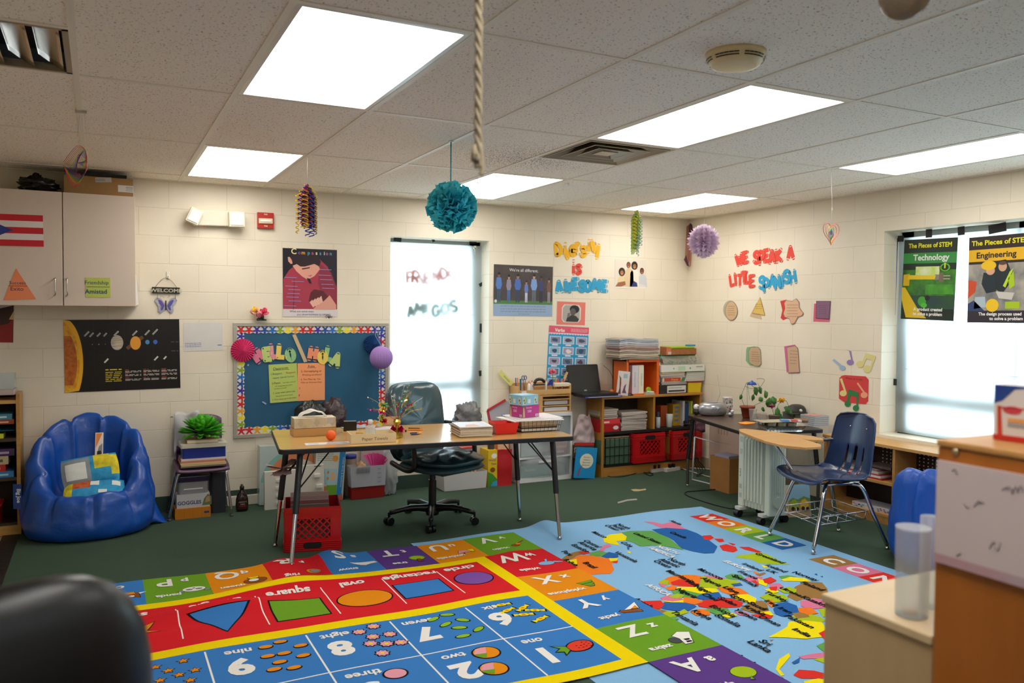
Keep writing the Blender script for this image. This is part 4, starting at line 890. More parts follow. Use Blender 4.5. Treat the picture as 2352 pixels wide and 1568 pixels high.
# pictures, drawn with a dark outline; local axes: right = -x, up = -y as the rug reads
def pic(cx,cy,s,items):
    for it in items:
        kind,m,L = it[0],it[1],it[2]
        if kind == 'o':
            x,y,rx,ry = it[3:7];rot = it[7] if len(it) > 7 else 0
            oval(b,cx-x*s,cy-y*s,(rx+.035)*s,(ry+.035)*s,RK,L,rot=rot);oval(b,cx-x*s,cy-y*s,rx*s,ry*s,m,L+1,rot=rot)
        else:
            pts = it[3];mx = sum(p[0] for p in pts)/len(pts);my = sum(p[1] for p in pts)/len(pts)
            P1 = [(cx-(mx+(p[0]-mx)*1.0+(.045 if p[0] > mx else -.045))*s,cy-(my+(p[1]-my)+(.045 if p[1] > my else -.045))*s) for p in pts]
            flat(b,P1,RK,L);flat(b,[(cx-p[0]*s,cy-p[1]*s) for p in pts],m,L+1)
PICS = {
 'N': [('p',RGy,2,[(-.9,-.2),(.9,-.5),(1,0),(-.8,.4)]),('p',RW,4,[(-.2,-.3),(.0,-.35),(.1,.25),(-.1,.3)])],
 'O': [('p',RBr,2,[(-.8,-.7),(.7,-.7),(.8,.5),(.5,.3),(-.5,.3),(-.9,.5)]),('p',RO,3,[(-.5,-.9),(.4,-.9),(.5,-.4),(-.6,-.4)]),('o',RW,4,.3,.1,.22,.2),('o',RW,4,-.3,.1,.22,.2),('p',RW,3,[(-1.4,-.7),(-.8,-.6),(-.9,-.3)]),('p',RW,3,[(1.4,-.5),(.8,-.6),(.9,-.3)])],
 'P': [('o',RGy,2,.95,.25,.22,.2),('o',RGy,2,-.95,.45,.22,.2),('o',RW,3,0,0,.85,.55),('o',RGy,5,.35,.05,.22,.14),('o',RGy,5,-.35,.05,.22,.14),('o',RK,5,0,-.2,.08,.05)],
 'Q': [('o',RBr,2,.0,.1,.9,.7),('o',RW,4,.1,-.05,.4,.33),('p',RY,5,[(-.4,-.8),(.5,-.8),(.3,-.45),(-.3,-.45)])],
 'R': [('o',RO,2,0,0,.6,.5),('o',RGy,4,-.1,.0,.4,.32)],
 'S': [('p',RW,2,[(-.9,-.6),(-1.1,-.2),(-.4,.0),(.1,.25),(.5,.1),(1.0,-.3),(1.3,-.6)])],
 'T': [('o',RG,2,0,-.2,.75,.65),('o',wool('#a4bc20'),3,0,-.15,.62,.52),('p',RBr,5,[(-.12,.2),(.12,.2),(.25,.9),(-.25,.9)])],
 'U': [('p',RPk,2,[(-.8,-.4),(.6,-.5),(.9,.3),(.1,.1),(-.6,.3)]),('p',RY,4,[(-.8,-.4),(-.2,-.45),(-.4,.2),(-.7,.3)]),('p',RBr,2,[(.2,.1),(.4,.1),(.7,.9),(.5,.9)])],
 'V': [('o',RBr,2,.4,.3,.45,.35,.5),('o',RO,3,-.05,-.05,.3,.25,.5),('p',RBr,4,[(-.2,-.2),(-.1,-.3),(-.9,-.9),(-1.0,-.8)])],
 'W': [('o',wool('#7ab0dc'),2,.2,0,.7,.42),('p',wool('#7ab0dc'),3,[(-.3,-.1),(-.7,.2),(-1.2,.3),(-1.1,.1),(-.6,-.2)]),('p',wool('#7ab0dc'),3,[(-.1,-.4),(.1,-.4),(-.1,-.9),(-.3,-.9)])],
 'X': [('p',RG,2,[(-.8,-.7),(.6,-.5),(.3,-.2),(-.6,-.3)]),('p',RG,3,[(-.7,-.2),(.4,-.1),(.1,.2),(-.5,.1)]),('p',RG,4,[(-.5,.2),(.2,.2),(.0,.5),(-.3,.5)]),('o',RO,4,1.0,.6,.1,.1)],
 'Y': [('p',RBr,2,[(-.4,.8),(.9,.5),(1.1,.2),(.8,.0),(-.5,.4)]),('p',RW,3,[(.6,.1),(-.5,.2),(-.9,-.9)]),('p',RO,5,[(.1,.12),(-.4,.2),(-.5,-.3)])],
 'Z': [('o',wool('#4a4c50'),2,.7,.2,.42,.4),('p',RW,3,[(.5,-.4),(-.2,-.8),(-.9,-.5),(-.6,.0),(-.1,.9),(.5,.9),(.3,.1)]),('p',RK,6,[(.1,.3),(-.2,.35),(-.15,.45),(.1,.42)]),('p',RK,6,[(.15,.6),(-.1,.65),(-.1,.75),(.2,.72)])],
 'A': [('o',wool('#a0bc1c'),2,.0,-.2,.75,.65),('p',RG,5,[(.0,.4),(.3,.7),(.1,.8)])]}
for k,(L_,w_) in enumerate(zip(letters_top,words)):
    tile(cols[k],cols[k+1],rows[0],rows[1],tcol[k],L_,w_);pic(cols[k]+(cols[k+1]-cols[k])*.74,rows[0]-.255,.068,PICS[L_])
for k,(L_,w_,m) in enumerate((('W','whale',RR),('X','xylophone',RO),('Y','yacht',RB),('Z','zebra',RG),('A','apple',RP),('B','ball',RB))):
    x0 = [2.172,2.165,2.15,2.134,2.105,2.105][k];x0 = 2.15
    tile(x0,AX1,rows[k+1],rows[k+2],m,L_,w_)
    if L_ in PICS: pic(x0+(AX1-x0)*.74,rows[k+1]-.265,.075,PICS[L_])
for k,(L_,w_,m) in enumerate((('M','moon',RP),('L','leaf',RB),('K','key',RG),('J','jug',RO))): tile(cols[0],cols[1],rows[k+1],rows[k+2],m,L_,w_)
rect(b,cols[0],rows[7]-.55,AX1,rows[7],RP,0)
# yellow border, red band of shapes, blue number field
yx0,yx1 = cols[1],2.15;yy0 = rows[1];yy1 = rows[6]+.0
rect(b,yx0,-3.42,yx1,yy0,RY,2)
rx0,rx1,ry0,ry1 = yx0+.065,yx1-.085,yy0-.075,-2.40
flat(b,[(rx0+.06,ry1),(rx1,ry1),(rx1,ry0),(rx0+.0,ry0),(rx0,ry1+.08)],RR,3)
nb = [(-.015,'star'),(.37,'triangle'),(.80,'square'),(1.16,'oval'),(1.52,'rectangle'),(1.86,'circle')]
bx_ = [.0,.387,.79,1.135,1.47,1.785,rx1]
bx_ = [rx0,.40,.78,1.12,1.46,1.785,rx1]
for i in range(1,6):
    if i in (1,2,3,4,5): rect(b,bx_[i]-.003,ry1+.09,bx_[i]+.003,ry0-.06,RW,4)
shp = ['star','triangle','square','oval','rectangle','circle']
cxs = [(bx_[i]+bx_[i+1])/2 for i in range(6)]
for n_,cx in zip(shp,cxs): ftext(b,n_,cx+.0,ry0-.045,.062,RW,PI,bold=.003)
cy = ry0-.33
for o_s,m1,m2 in ((.008,RK,None),(0,None,1)):
    L = 5 if m1 else 6
    sp = [(cxs[0]+(R0+o_s)*math.sin(a+PI+.2)*1.0,cy+.03+(R0+o_s)*math.cos(a+PI+.2)) for a,R0 in [(math.pi*i/5,.115 if i % 2 == 0 else .05) for i in range(10)]]
    flat(b,sp,m1 or RO,L)
    flat(b,[(cxs[1]-.14-o_s*2,cy+.10+o_s),(cxs[1]+.13+o_s*2,cy+.12+o_s),(cxs[1]-.0,cy-.14-o_s*1.6)],m1 or RB,L)
    rect(b,cxs[2]-.125-o_s,cy-.115-o_s,cxs[2]+.125+o_s,cy+.115+o_s,m1 or RG,L)
    oval(b,cxs[3],cy+.02,.14+o_s,.11+o_s,m1 or RO,L,32);rect(b,cxs[4]-.14-o_s,cy-.07-o_s,cxs[4]+.12+o_s,cy+.14+o_s,m1 or RB,L);oval(b,cxs[5],cy+.06,.105+o_s,.105+o_s,m1 or wool('#7a50a0'),L,32)
ty = -2.485;rect(b,yx0+.065,-3.345,rx1,ty,RB,3)
nx = [yx0+.065,.36,.78,1.17,1.56,rx1]   # number cells: 10 9 8 7 6 from the left
nx = [.02,.47,.905,1.305,1.70,rx1]
for x in nx[1:-1]: rect(b,x-.004,-3.345,x+.004,ty-.02,RW,4)
rect(b,nx[0],-2.94,rx1,-2.932,RW,4)
top = [('10','ten'),('9','nine'),('8','eight'),('7','seven'),('6','six')];bot = [('5','five'),('4','four'),('3','three'),('2','two'),('1','one')]
for (n_,w_),x0,x1 in zip(top,nx,nx[1:]):
    ftext(b,w_,x0+(x1-x0)*.30,ty-.06,.05,RW,PI,bold=.002);ftext(b,n_,x0+(x1-x0)*.27,ty-.165,.15,RW,PI,bold=.010)
for (n_,w_),x0,x1 in zip(bot,nx,nx[1:]):
    ftext(b,w_,x0+(x1-x0)*.30,-2.99,.05,RW,PI,bold=.002);ftext(b,n_,x0+(x1-x0)*.27,-3.10,.15,RW,PI,bold=.010)
r = random.Random(11)
for (x,y) in ((.60,-.02),(.70,.05),(.84,-.03),(.62,.14),(.78,.12),(.92,.10),(.66,.22),(.86,.20),(.72,.30),(.92,.28)):     # ten stars
    cx_,cy_ = nx[0]+.45*x-.02,ty-.10-y*.9
    for R0,m,L in ((.032,RK,5),(.024,RO,6)): flat(b,[(cx_+(R0 if i % 2 == 0 else R0*.45)*math.sin(PI*i/5),cy_+(R0 if i % 2 == 0 else R0*.45)*math.cos(PI*i/5)) for i in range(10)],m,L)
for x,y in ((.62,.0),(.78,-.03),(.95,.05),(.60,.10),(.76,.10),(.68,.18),(.92,.16),(.60,.24),(.78,.26)):                    # nine coins
    cx_,cy_ = nx[1]+.43*x-.02,ty-.08-y;oval(b,cx_,cy_,.034,.022,RK,5);oval(b,cx_,cy_+.004,.029,.017,RO,6)
for x,y in ((.60,.02),(.80,-.02),(.70,.10),(.90,.10),(.62,.17),(.78,.2),(.94,.21),(.66,.29)):                                 # eight flowers
    cx_,cy_ = nx[2]+.40*x-.01,ty-.07-y
    for R0,m,L in ((.034,RK,5),(.027,RPk,6)): flat(b,[(cx_+R0*(1+.16*math.cos(8*a))*math.cos(a),cy_+R0*(1+.16*math.cos(8*a))*math.sin(a)) for a in [t*PI/16 for t in range(32)]],m,L)
    oval(b,cx_,cy_,.009,.009,RY,7)
for x,y,a in ((.55,.02,.5),(.75,.0,-.4),(.62,.11,.5),(.85,.10,-.8),(.72,.18,-.4),(.9,.24,.6),(.66,.28,0)):               # seven leaves
    cx_,cy_ = nx[3]+.40*x-.02,ty-.06-y
    for s_,m,L in ((1.22,RK,5),(1,wool('#8cb82a'),6)): flat(b,[(cx_+s_*(.034*math.cos(t)*math.cos(a)-.017*math.sin(t)*math.sin(a)),cy_+s_*(.034*math.cos(t)*math.sin(a)+.017*math.sin(t)*math.cos(a))) for t in [k*PI/8 for k in range(16)]],m,L)
for x,y,a in ((.52,.02,0),(.5,.10,.4),(.74,.1,.6),(.64,.18,-.2),(.86,.15,-.4),(.78,.26,.4)):                                # six sweets
    cx_,cy_ = nx[4]+.36*x-.01,ty-.05-y;c,q = math.cos(a),math.sin(a)
    for s_,m,L in ((1.2,RK,5),(1,RY,6)): flat(b,[(cx_+s_*(u*c-v*q),cy_+s_*(u*q+v*c)) for u,v in ((-.05,-.014),(-.025,-.006),(-.018,-.015),(.018,-.015),(.025,-.006),(.05,-.014),(.05,.014),(.025,.006),(.018,.015),(-.018,.015),(-.025,.006),(-.05,.014))],m,L)
    oval(b,cx_,cy_,.010,.010,RO,7)
cx_,cy_ = nx[4]+.27,-3.14;oval(b,cx_+.01,cy_,.075,.055,RK,5,rot=.3);oval(b,cx_+.01,cy_,.067,.047,wool('#d8402c'),6,rot=.3)      # strawberry
for k in range(10): oval(b,cx_+.045-.02*(k % 4)+.01,cy_-.025+.022*(k//4)+.006*(k % 2),.006,.003,RK,7,6)
flat(b,[(cx_-.05,cy_+.02),(cx_-.12,cy_+.05),(cx_-.09,cy_+.01),(cx_-.13,cy_-.02),(cx_-.09,cy_-.03),(cx_-.10,cy_-.07),(cx_-.05,cy_-.03)],RK,7);flat(b,[(cx_-.055,cy_+.015),(cx_-.11,cy_+.04),(cx_-.085,cy_+.005),(cx_-.12,cy_-.018),(cx_-.085,cy_-.028),(cx_-.092,cy_-.06),(cx_-.055,cy_-.025)],RG,8)
for dx,dy in ((.26,-.10),(.22,-.26)):                                                                                                     # two beach balls
    cx_,cy_ = nx[3]+dx,-2.94+dy;oval(b,cx_,cy_,.066,.066,RK,5);oval(b,cx_,cy_,.058,.058,RO,6);flat(b,[(cx_-.058,cy_),(cx_-.03,cy_+.05),(cx_+.02,cy_+.05),(cx_+.0,cy_),(cx_-.02,cy_-.04)],RPk,7);flat(b,[(cx_-.0,cy_-.01),(cx_-.02,cy_-.05),(cx_-.05,cy_-.03),(cx_-.056,cy_)],RG,8)
cx_,cy_ = nx[2]+.24,-3.06;oval(b,cx_,cy_,.055,.05,RK,5);oval(b,cx_,cy_,.046,.042,RPk,6)
rect(b,cols[0],rows[7],yx0,rows[5],RO,1)
rug('alphabet_rug',b,.0065,.024,'large bright alphabet and number rug with a yellow border and folded wrinkles','rug',(cols[0],AX1,-2.5,AY1))
# ---- world map rug
b = Bd()
WX0,WX1,WY0,WY1 = 1.855,4.235,-4.95,-1.275
flat(b,[(WX0,WY0),(WX1,WY0),(WX1,WY1),(2.95,WY1+.02),(2.5,WY1-.0),(WX0,WY1-.0)],RS,0)
WR_ = {'r': wool('#d8342a'),'o': wool('#ec7a24'),'l': wool('#a8bc20'),'g': wool('#62a050'),'b': wool('#2a62a8'),'t': wool('#9a7440'),'p': wool('#d87898'),'y': wool('#f0dc14')}
def land(px,c,L=2): flat(b,[fl(u,v,.012).to_2d()[:] for u,v in px],WR_[c],L)
for px,c,L in (
 ([(1478,1196),(1500,1197),(1520,1202),(1545,1198),(1560,1205),(1576,1214),(1540,1214),(1516,1210),(1500,1202)],'p',2),
 ([(1497,1214),(1530,1211),(1576,1214),(1600,1222),(1625,1235),(1648,1252),(1640,1268),(1618,1270),(1590,1265),(1565,1258),(1548,1240),(1535,1232),(1515,1224)],'b',3),
 ([(1428,1219),(1445,1216),(1497,1217),(1535,1233),(1556,1250),(1570,1262),(1548,1257),(1530,1253),(1500,1250),(1470,1252),(1455,1243),(1437,1238),(1440,1228)],'g',4),
 ([(1385,1233),(1400,1224),(1428,1221),(1440,1229),(1437,1238),(1415,1240),(1424,1250),(1405,1247),(1388,1243)],'y',3),
 ([(1375,1263),(1388,1249),(1400,1247),(1405,1252),(1392,1256),(1386,1264)],'p',3),([(1440,1253),(1446,1252),(1445,1260),(1441,1259)],'b',3),([(1440,1264),(1448,1264),(1449,1268),(1442,1267)],'y',3),
 ([(1613,1228),(1632,1226),(1640,1232),(1630,1238),(1618,1236)],'r',4),([(1640,1234),(1660,1234),(1664,1240),(1652,1242)],'r',4),([(1652,1250),(1668,1246),(1690,1252),(1694,1260),(1684,1265),(1660,1261)],'r',4),([(1697,1252),(1720,1252),(1750,1264),(1740,1265),(1710,1258)],'r',4),([(1672,1242),(1690,1246),(1684,1249)],'r',5),
 ([(1588,1240),(1612,1243),(1620,1252),(1600,1252),(1590,1246)],'b',1),
 ([(1687,1276),(1700,1270),(1720,1269),(1742,1264),(1765,1270),(1790,1284),(1816,1294),(1778,1292),(1745,1290),(1725,1281)],'l',2),
 ([(1749,1294),(1760,1295),(1766,1300),(1754,1300)],'y',2),([(1732,1308),(1745,1314),(1752,1318),(1730,1312)],'o',2),([(1735,1316),(1756,1311),(1760,1314),(1745,1320)],'t',3),
 # south america
 ([(1286,1284),(1300,1273),(1318,1266),(1340,1262),(1352,1268),(1325,1274),(1312,1282),(1298,1285)],'t',3),([(1328,1267),(1350,1264),(1356,1269),(1340,1272)],'r',5),([(1354,1268),(1376,1263),(1396,1268),(1392,1275),(1372,1276),(1355,1273)],'g',4),([(1382,1276),(1398,1266),(1418,1270),(1421,1277),(1408,1280),(1392,1279)],'b',5),
 ([(1288,1285),(1312,1283),(1324,1281),(1326,1292),(1316,1300),(1296,1290)],'y',4),([(1312,1283),(1326,1274),(1352,1273),(1374,1276),(1395,1280),(1420,1285),(1405,1292),(1411,1305),(1402,1315),(1382,1315),(1352,1317),(1340,1309),(1322,1299),(1326,1290)],'o',3),([(1398,1280),(1420,1280),(1416,1286),(1402,1287)],'y',5),([(1404,1288),(1420,1286),(1417,1291)],'r',5),
 # africa
 ([(1512,1338),(1520,1330),(1535,1322),(1558,1318),(1596,1319),(1612,1322),(1604,1345),(1560,1343),(1540,1338),(1528,1340)],'o',2),([(1514,1332),(1524,1328),(1536,1330),(1534,1340),(1524,1338),(1515,1336)],'l',4),([(1514,1336),(1530,1338),(1526,1346),(1516,1342)],'p',5),
 ([(1540,1334),(1560,1328),(1580,1330),(1605,1340),(1596,1345),(1560,1342),(1545,1340)],'r',4),([(1612,1322),(1630,1322),(1640,1326),(1670,1328),(1700,1334),(1705,1342),(1680,1346),(1655,1348),(1640,1350),(1606,1345)],'l',3),([(1615,1321),(1645,1322),(1666,1327),(1655,1330),(1625,1325)],'p',5),([(1678,1340),(1700,1337),(1706,1342),(1686,1345)],'b',5),
 ([(1528,1346),(1545,1341),(1556,1345),(1550,1352),(1535,1352)],'o',5),([(1548,1345),(1600,1346),(1645,1350),(1652,1358),(1610,1361),(1580,1356),(1560,1352)],'y',4),([(1543,1354),(1560,1350),(1588,1356),(1612,1362),(1592,1370),(1568,1368),(1550,1364)],'g',5),([(1648,1348),(1670,1345),(1700,1349),(1720,1360),(1715,1366),(1680,1364),(1658,1358)],'o',4),
 ([(1598,1370),(1612,1362),(1650,1358),(1658,1368),(1640,1376),(1610,1374)],'b',6),([(1516,1370),(1536,1362),(1560,1366),(1570,1374),(1545,1378),(1525,1376)],'p',5),([(1536,1366),(1556,1360),(1572,1364),(1566,1370),(1546,1370)],'l',6),([(1520,1374),(1566,1370),(1590,1380),(1560,1382),(1525,1378)],'y',4),
 ([(1570,1368),(1600,1372),(1615,1380),(1595,1386),(1570,1380)],'o',6),([(1600,1382),(1620,1374),(1650,1370),(1680,1372),(1708,1382),(1700,1392),(1660,1394),(1625,1394),(1605,1390)],'r',5),([(1682,1366),(1716,1362),(1738,1372),(1735,1382),(1710,1380),(1690,1374)],'y',6),
 ([(1512,1386),(1526,1380),(1560,1380),(1590,1382),(1600,1390),(1582,1400),(1550,1400),(1525,1396),(1515,1392)],'b',5),([(1455,1384),(1480,1378),(1518,1376),(1526,1386),(1516,1396),(1490,1397),(1470,1392)],'r',6),
 ([(1468,1398),(1500,1396),(1525,1398),(1540,1404),(1510,1412),(1484,1406)],'t',5),([(1510,1412),(1530,1402),(1560,1402),(1572,1396),(1582,1404),(1552,1414),(1530,1420)],'l',6),([(1520,1420),(1548,1414),(1560,1420),(1545,1424),(1528,1422)],'g',7),([(1585,1402),(1605,1396),(1628,1398),(1632,1410),(1600,1412)],'o',6),([(1620,1398),(1645,1392),(1672,1396),(1680,1408),(1650,1412),(1632,1404)],'g',7),([(1655,1412),(1682,1406),(1695,1412),(1672,1418)],'y',7),
 ([(1532,1430),(1550,1429),(1572,1434),(1568,1439),(1548,1437)],'r',3),
 # europe and asia
 ([(1664,1322),(1680,1316),(1702,1318),(1710,1326),(1688,1330),(1670,1327)],'g',3),([(1706,1328),(1725,1320),(1752,1322),(1748,1334),(1722,1334)],'p',4),([(1725,1332),(1735,1330),(1744,1340),(1732,1346),(1736,1338)],'r',6),([(1752,1328),(1770,1322),(1784,1330),(1768,1338),(1756,1336)],'r',6),([(1740,1326),(1765,1334),(1760,1344),(1744,1338)],'y',5),
 ([(1768,1338),(1790,1336),(1800,1344),(1785,1352),(1768,1348)],'p',5),([(1793,1328),(1815,1322),(1850,1326),(1862,1334),(1835,1332),(1800,1331)],'y',4),([(1788,1320),(1810,1318),(1830,1322),(1795,1326)],'g',3),([(1756,1350),(1778,1346),(1790,1356),(1772,1360)],'y',5),([(1766,1346),(1785,1344),(1784,1354),(1770,1352)],'r',7),([(1786,1350),(1812,1344),(1830,1350),(1828,1358),(1800,1358)],'l',5),
 ([(1808,1366),(1826,1344),(1850,1334),(1888,1336),(1900,1350),(1905,1370),(1880,1372),(1850,1370),(1830,1376)],'t',3),([(1745,1368),(1768,1358),(1800,1362),(1812,1370),(1795,1378),(1770,1380)],'l',5),([(1700,1396),(1722,1380),(1750,1376),(1762,1384),(1766,1400),(1750,1408),(1725,1404)],'t',4),([(1758,1378),(1772,1374),(1782,1384),(1772,1392)],'o',6),
 ([(1776,1396),(1784,1382),(1806,1378),(1830,1386),(1836,1400),(1818,1410),(1795,1412),(1780,1406)],'b',5),([(1686,1402),(1705,1402),(1722,1408),(1718,1414),(1696,1410)],'p',6),([(1724,1410),(1756,1406),(1776,1412),(1770,1418),(1742,1416)],'r',6),([(1745,1404),(1768,1400),(1778,1410),(1756,1410)],'y',5),
 ([(1815,1408),(1845,1400),(1880,1410),(1900,1420),(1880,1425),(1840,1424)],'l',4),([(1838,1376),(1870,1370),(1895,1376),(1900,1392),(1860,1394),(1840,1388)],'p',5),([(1832,1392),(1862,1390),(1880,1404),(1850,1408),(1836,1402)],'o',6),([(1880,1395),(1910,1390),(1920,1410),(1890,1412)],'l',5),([(1820,1404),(1850,1400),(1860,1412),(1830,1416)],'t',6),
 ([(1765,1462),(1790,1448),(1808,1436),(1812,1424),(1850,1420),(1888,1424),(1898,1440),(1890,1458),(1850,1464),(1800,1462)],'y',5),([(1880,1450),(1900,1440),(1930,1460),(1900,1470)],'r',6),([(1875,1480),(1900,1468),(1930,1480),(1900,1500)],'g',5),([(1834,1506),(1860,1500),(1900,1494),(1930,1500),(1890,1508),(1845,1512)],'p',4),([(1768,1468),(1776,1468),(1772,1472)],'t',4),
 ([(1818,1520),(1838,1508),(1836,1520),(1824,1524)],'b',4),([(1782,1535),(1790,1512),(1812,1498),(1815,1506),(1800,1524),(1790,1535),(1802,1548),(1794,1550)],'y',4),([(1822,1548),(1835,1536),(1870,1538),(1900,1545),(1890,1556),(1840,1556)],'r',4),([(1868,1512),(1890,1506),(1920,1514),(1900,1522)],'l',4),([(1846,1562),(1880,1556),(1910,1562),(1880,1575),(1850,1572)],'y',5),
 ([(1870,1317),(1876,1315),(1878,1320)],'b',3),([(1884,1322),(1890,1321),(1890,1325)],'b',3)):
    land(px,c,L)
D = -PI/2
def place(s,u,v,h,m=RK,sx=1): p = fl(u,v,.012);ftext(b,s,p.x-h*.4,p.y,h,m,D,L=9,bold=.0014,sx=sx)
for s,u,v in (('Greenland',1768,1279),('Iceland',1783,1303),('UK',1772,1310),('Ireland',1728,1300),('France',1718,1319),('Spain',1700,1327),('Norway',1850,1322),('Finland',1866,1345),('Ukraine',1816,1356),('Morocco',1632,1318),('Algeria',1634,1336),('Mauritania',1562,1322),('Mali',1590,1338),
  ('Niger',1614,1352),('Nigeria',1577,1360),('Libya',1680,1354),('Egypt',1697,1372),('Chad',1632,1370),('Sudan',1672,1380),('Angola',1478,1383),('Tanzania',1573,1418),('Kenya',1612,1410),('Ethiopia',1660,1402),('Somalia',1672,1424),('Yemen',1713,1410),('Oman',1768,1424),('Turkey',1783,1367),('Iraq',1772,1382),('Iran',1804,1398),('Pakistan',1836,1424),('India',1842,1450),
  ('Italy',1728,1340),('Canada',1558,1228),('Alaska',1552,1200),('United States',1487,1234),('Mexico',1377,1226),('Cuba',1440,1248),('Venezuela',1438,1277),('Ecuador',1333,1258),('Peru',1303,1269),('Brazil',1355,1296),('Bolivia',1311,1290),('Kazakhstan',1885,1384)): place(s,u,v,.040 if s not in ('Alaska','Ukraine','Italy') else .034)
place('Madagascar',1604,1465,.05);place('Indonesia',1745,1535,.055)
for s,u,v in (('Sri',1758,1476),('Lanka',1745,1484),('Saudi',1740,1390),('Arabia',1733,1400),('Central',1360,1248),('America',1350,1253),('North',1432,1206),('Pacific',1420,1208),('Ocean',1406,1209),('North',1555,1290),('Atlantic',1538,1292),('Ocean',1522,1294)): place(s,u,v,.042)
for s,u,v in (('NORTH',1533,1262),('AMERICA',1520,1268),('EUROPE',1692,1298),('AFRICA',1512,1352)): place(s,u,v,.042,RW)
xw0,xw1 = 3.945,4.160
for k,(ch,c) in enumerate(zip('WORLD CONTINENTS',['r','o','l','g','b',None,'t','p','r','o','l','g','b','t','p','r'])):
    y0 = -1.495-k*.185-(.5*.185 if k > 5 else 0)+(.06 if k > 5 else 0)
    if ch == ' ': continue
    rect(b,xw0-.003*k,y0-.184,xw1-.003*k,y0,WR_[c],2);ftext(b,ch,xw0+.05-.003*k,y0-.095,.115,RW,D,L=5,bold=.006)
rug('world_map_rug',b,.0,.03,'light blue world map rug with coloured countries and WORLD CONTINENTS lettering','rug',(WX0,3.3,-2.2,WY1))
# ================================================================ back-left: cabinet, shelf, bean bag, purple chair
def fb(u0,v0,u1,v1,y):
    a = bk(u0,(v0+v1)/2,y);c = bk(u1,(v0+v1)/2,y);um = (u0+u1)/2
    return a.x,c.x,bk(um,v1,y).z,bk(um,v0,y).z
def fbox(b,u0,v0,u1,v1,y,d,m,z0=None):
    x0,x1,za,zb = fb(u0,v0,u1,v1,y);za = za if z0 is None else z0
    b.box((x0,y,za),(x1,y+d,zb),m);return x0,x1,za,zb
CAB = mat('#d8c8b8',.5)
CY = -.05;CF_ = frame((0,CY,0),(1,0,0),(0,0,1))
t = thing('wall_cabinet',(-.13,CY,1.52),'cream wall cabinet with two doors hung high on the left of the back wall','cabinet')
cz0,cz1,cx1,cm = 1.515,2.262,.302,-.133
b = Bd();b.box((2*cm-cx1,CY+.02,cz0),(cx1,YB-.001,cz1),CAB);obj('body',b,t)
for x0,x1,hx in ((2*cm-cx1,cm-.003,bk(127,658,CY).x),(cm+.003,cx1,bk(155,658,CY).x)):
    d = obj('door',Bd().box((x0,CY,cz0),(x1,CY+.018,cz1),CAB),t,bevel=.002)
    z = bk(127,658,CY).z;b = Bd();b.tube([(hx,CY-.001,z-.055),(hx,CY-.03,z-.05),(hx,CY-.034,z),(hx,CY-.03,z+.05),(hx,CY-.001,z+.055)],.0045,mat('#d8d4cc',.2,metal=1),8,sub=4);obj('handle',b,d)
# puerto rican flag, notes
b = sheet(CF_,[(-62,562),(100,567),(99,494),(-62,489)],P('#c8202c',.7),n=.001,t=.001)
for k in (1,3): rc(b,0,.2*k,1,.2*k+.2,P('#e4dcd8',.7),1)
pl(b,[(0,0),(.56,.5),(0,1)],P('#2f3f8c',.7),2);pl(b,[(.22+.10*math.sin(math.pi*i/5)*(1 if i % 2 == 0 else .42),.5+.21*math.cos(math.pi*i/5)*(1 if i % 2 == 0 else .42)) for i in range(10)],P('#e4e0dc',.7),3)
done('paper_flag',b,'red and white striped paper flag with a star on the left cabinet door','flag')
b = Bd(CF_);b.prism([hit(CF_,*q,.001) for q in [(37,616),(83,687),(8,689)]],.001,.0022,P('#ee8a5c',.7));n_ = hit(CF_,42,655,.002)
b.T = CF_ @ M.Translation((*n_,.0023));b.text('Success',-.004,.006,0,.022,P('#3c3448'),ext=.0003);b.text('Exito',-.008,-.035,0,.026,P('#3c3448'),ext=.0003);b.box((-.055,-.006,0),(.05,-.003,.0003),P('#3c3448'));done('paper_note',b,'orange paper triangle reading Success Exito on the left cabinet door','note')
b = sheet(CF_,[(197,683),(254,683),(253,638),(196,637)],P('#b8c85c',.7),n=.001);tx(b,'Friendship',.45,.66,.20,P('#2c4450'),2,sx=.95);rc(b,.04,.52,.97,.545,P('#2c3a60'));tx(b,'Amistad',.42,.2,.22,P('#24506a'),2,bold=.0008);done('paper_note',b,'green paper note reading Friendship Amistad on the right cabinet door','note')
b = Bd();x = cx1+.001;b.T = M();b.add([(x+.002,.10,1.52),(x+.03,.27,1.53),(x+.012,.26,1.74),(x+.001,.12,1.75)],[(0,1,2,3)],P('#e8e4e0'));obj('loose_paper',b,None,'white paper hanging on the right side of the wall cabinet','paper',solid=.001)
# cardboard box and black bag on top
t = thing('cardboard_box',(.1,.1,cz1),'brown cardboard box with shipping labels lying on top of the wall cabinet','box')
x0,x1 = bk(146,420,.0).x,bk(306,420,.0).x;CB = mat('#a07a4a',.7,var='#94703f',vs=6)
obj('carton',Bd().box((x0,.0,cz1),(x1,.26,cz1+.125),CB),t,bevel=.003)
S = frame((0,.0,0),(1,0,0),(0,0,1))
b = sheet(S,[(219,419),(256,418),(256,408),(219,407)],P('#b9b0ac'),n=.0);lines(b,.05,.6,[.3,.6],.1,P('#5a5450'));obj('label',b,t)
b = sheet(S,[(271,440),(307,443),(307,427),(271,425)],P('#d8d4cc'),n=.0);lines(b,.5,.95,[.2,.4,.6,.75],.06,P('#5a5450'),seed=3);obj('label',b,t)
b = Bd();b.box((x0+.10,.02,cz1+.126),(x1-.04,.2,cz1+.150),mat('#1c1712',.6));obj('folder',b,None,'thin black folder lying on the brown cardboard box','folder')
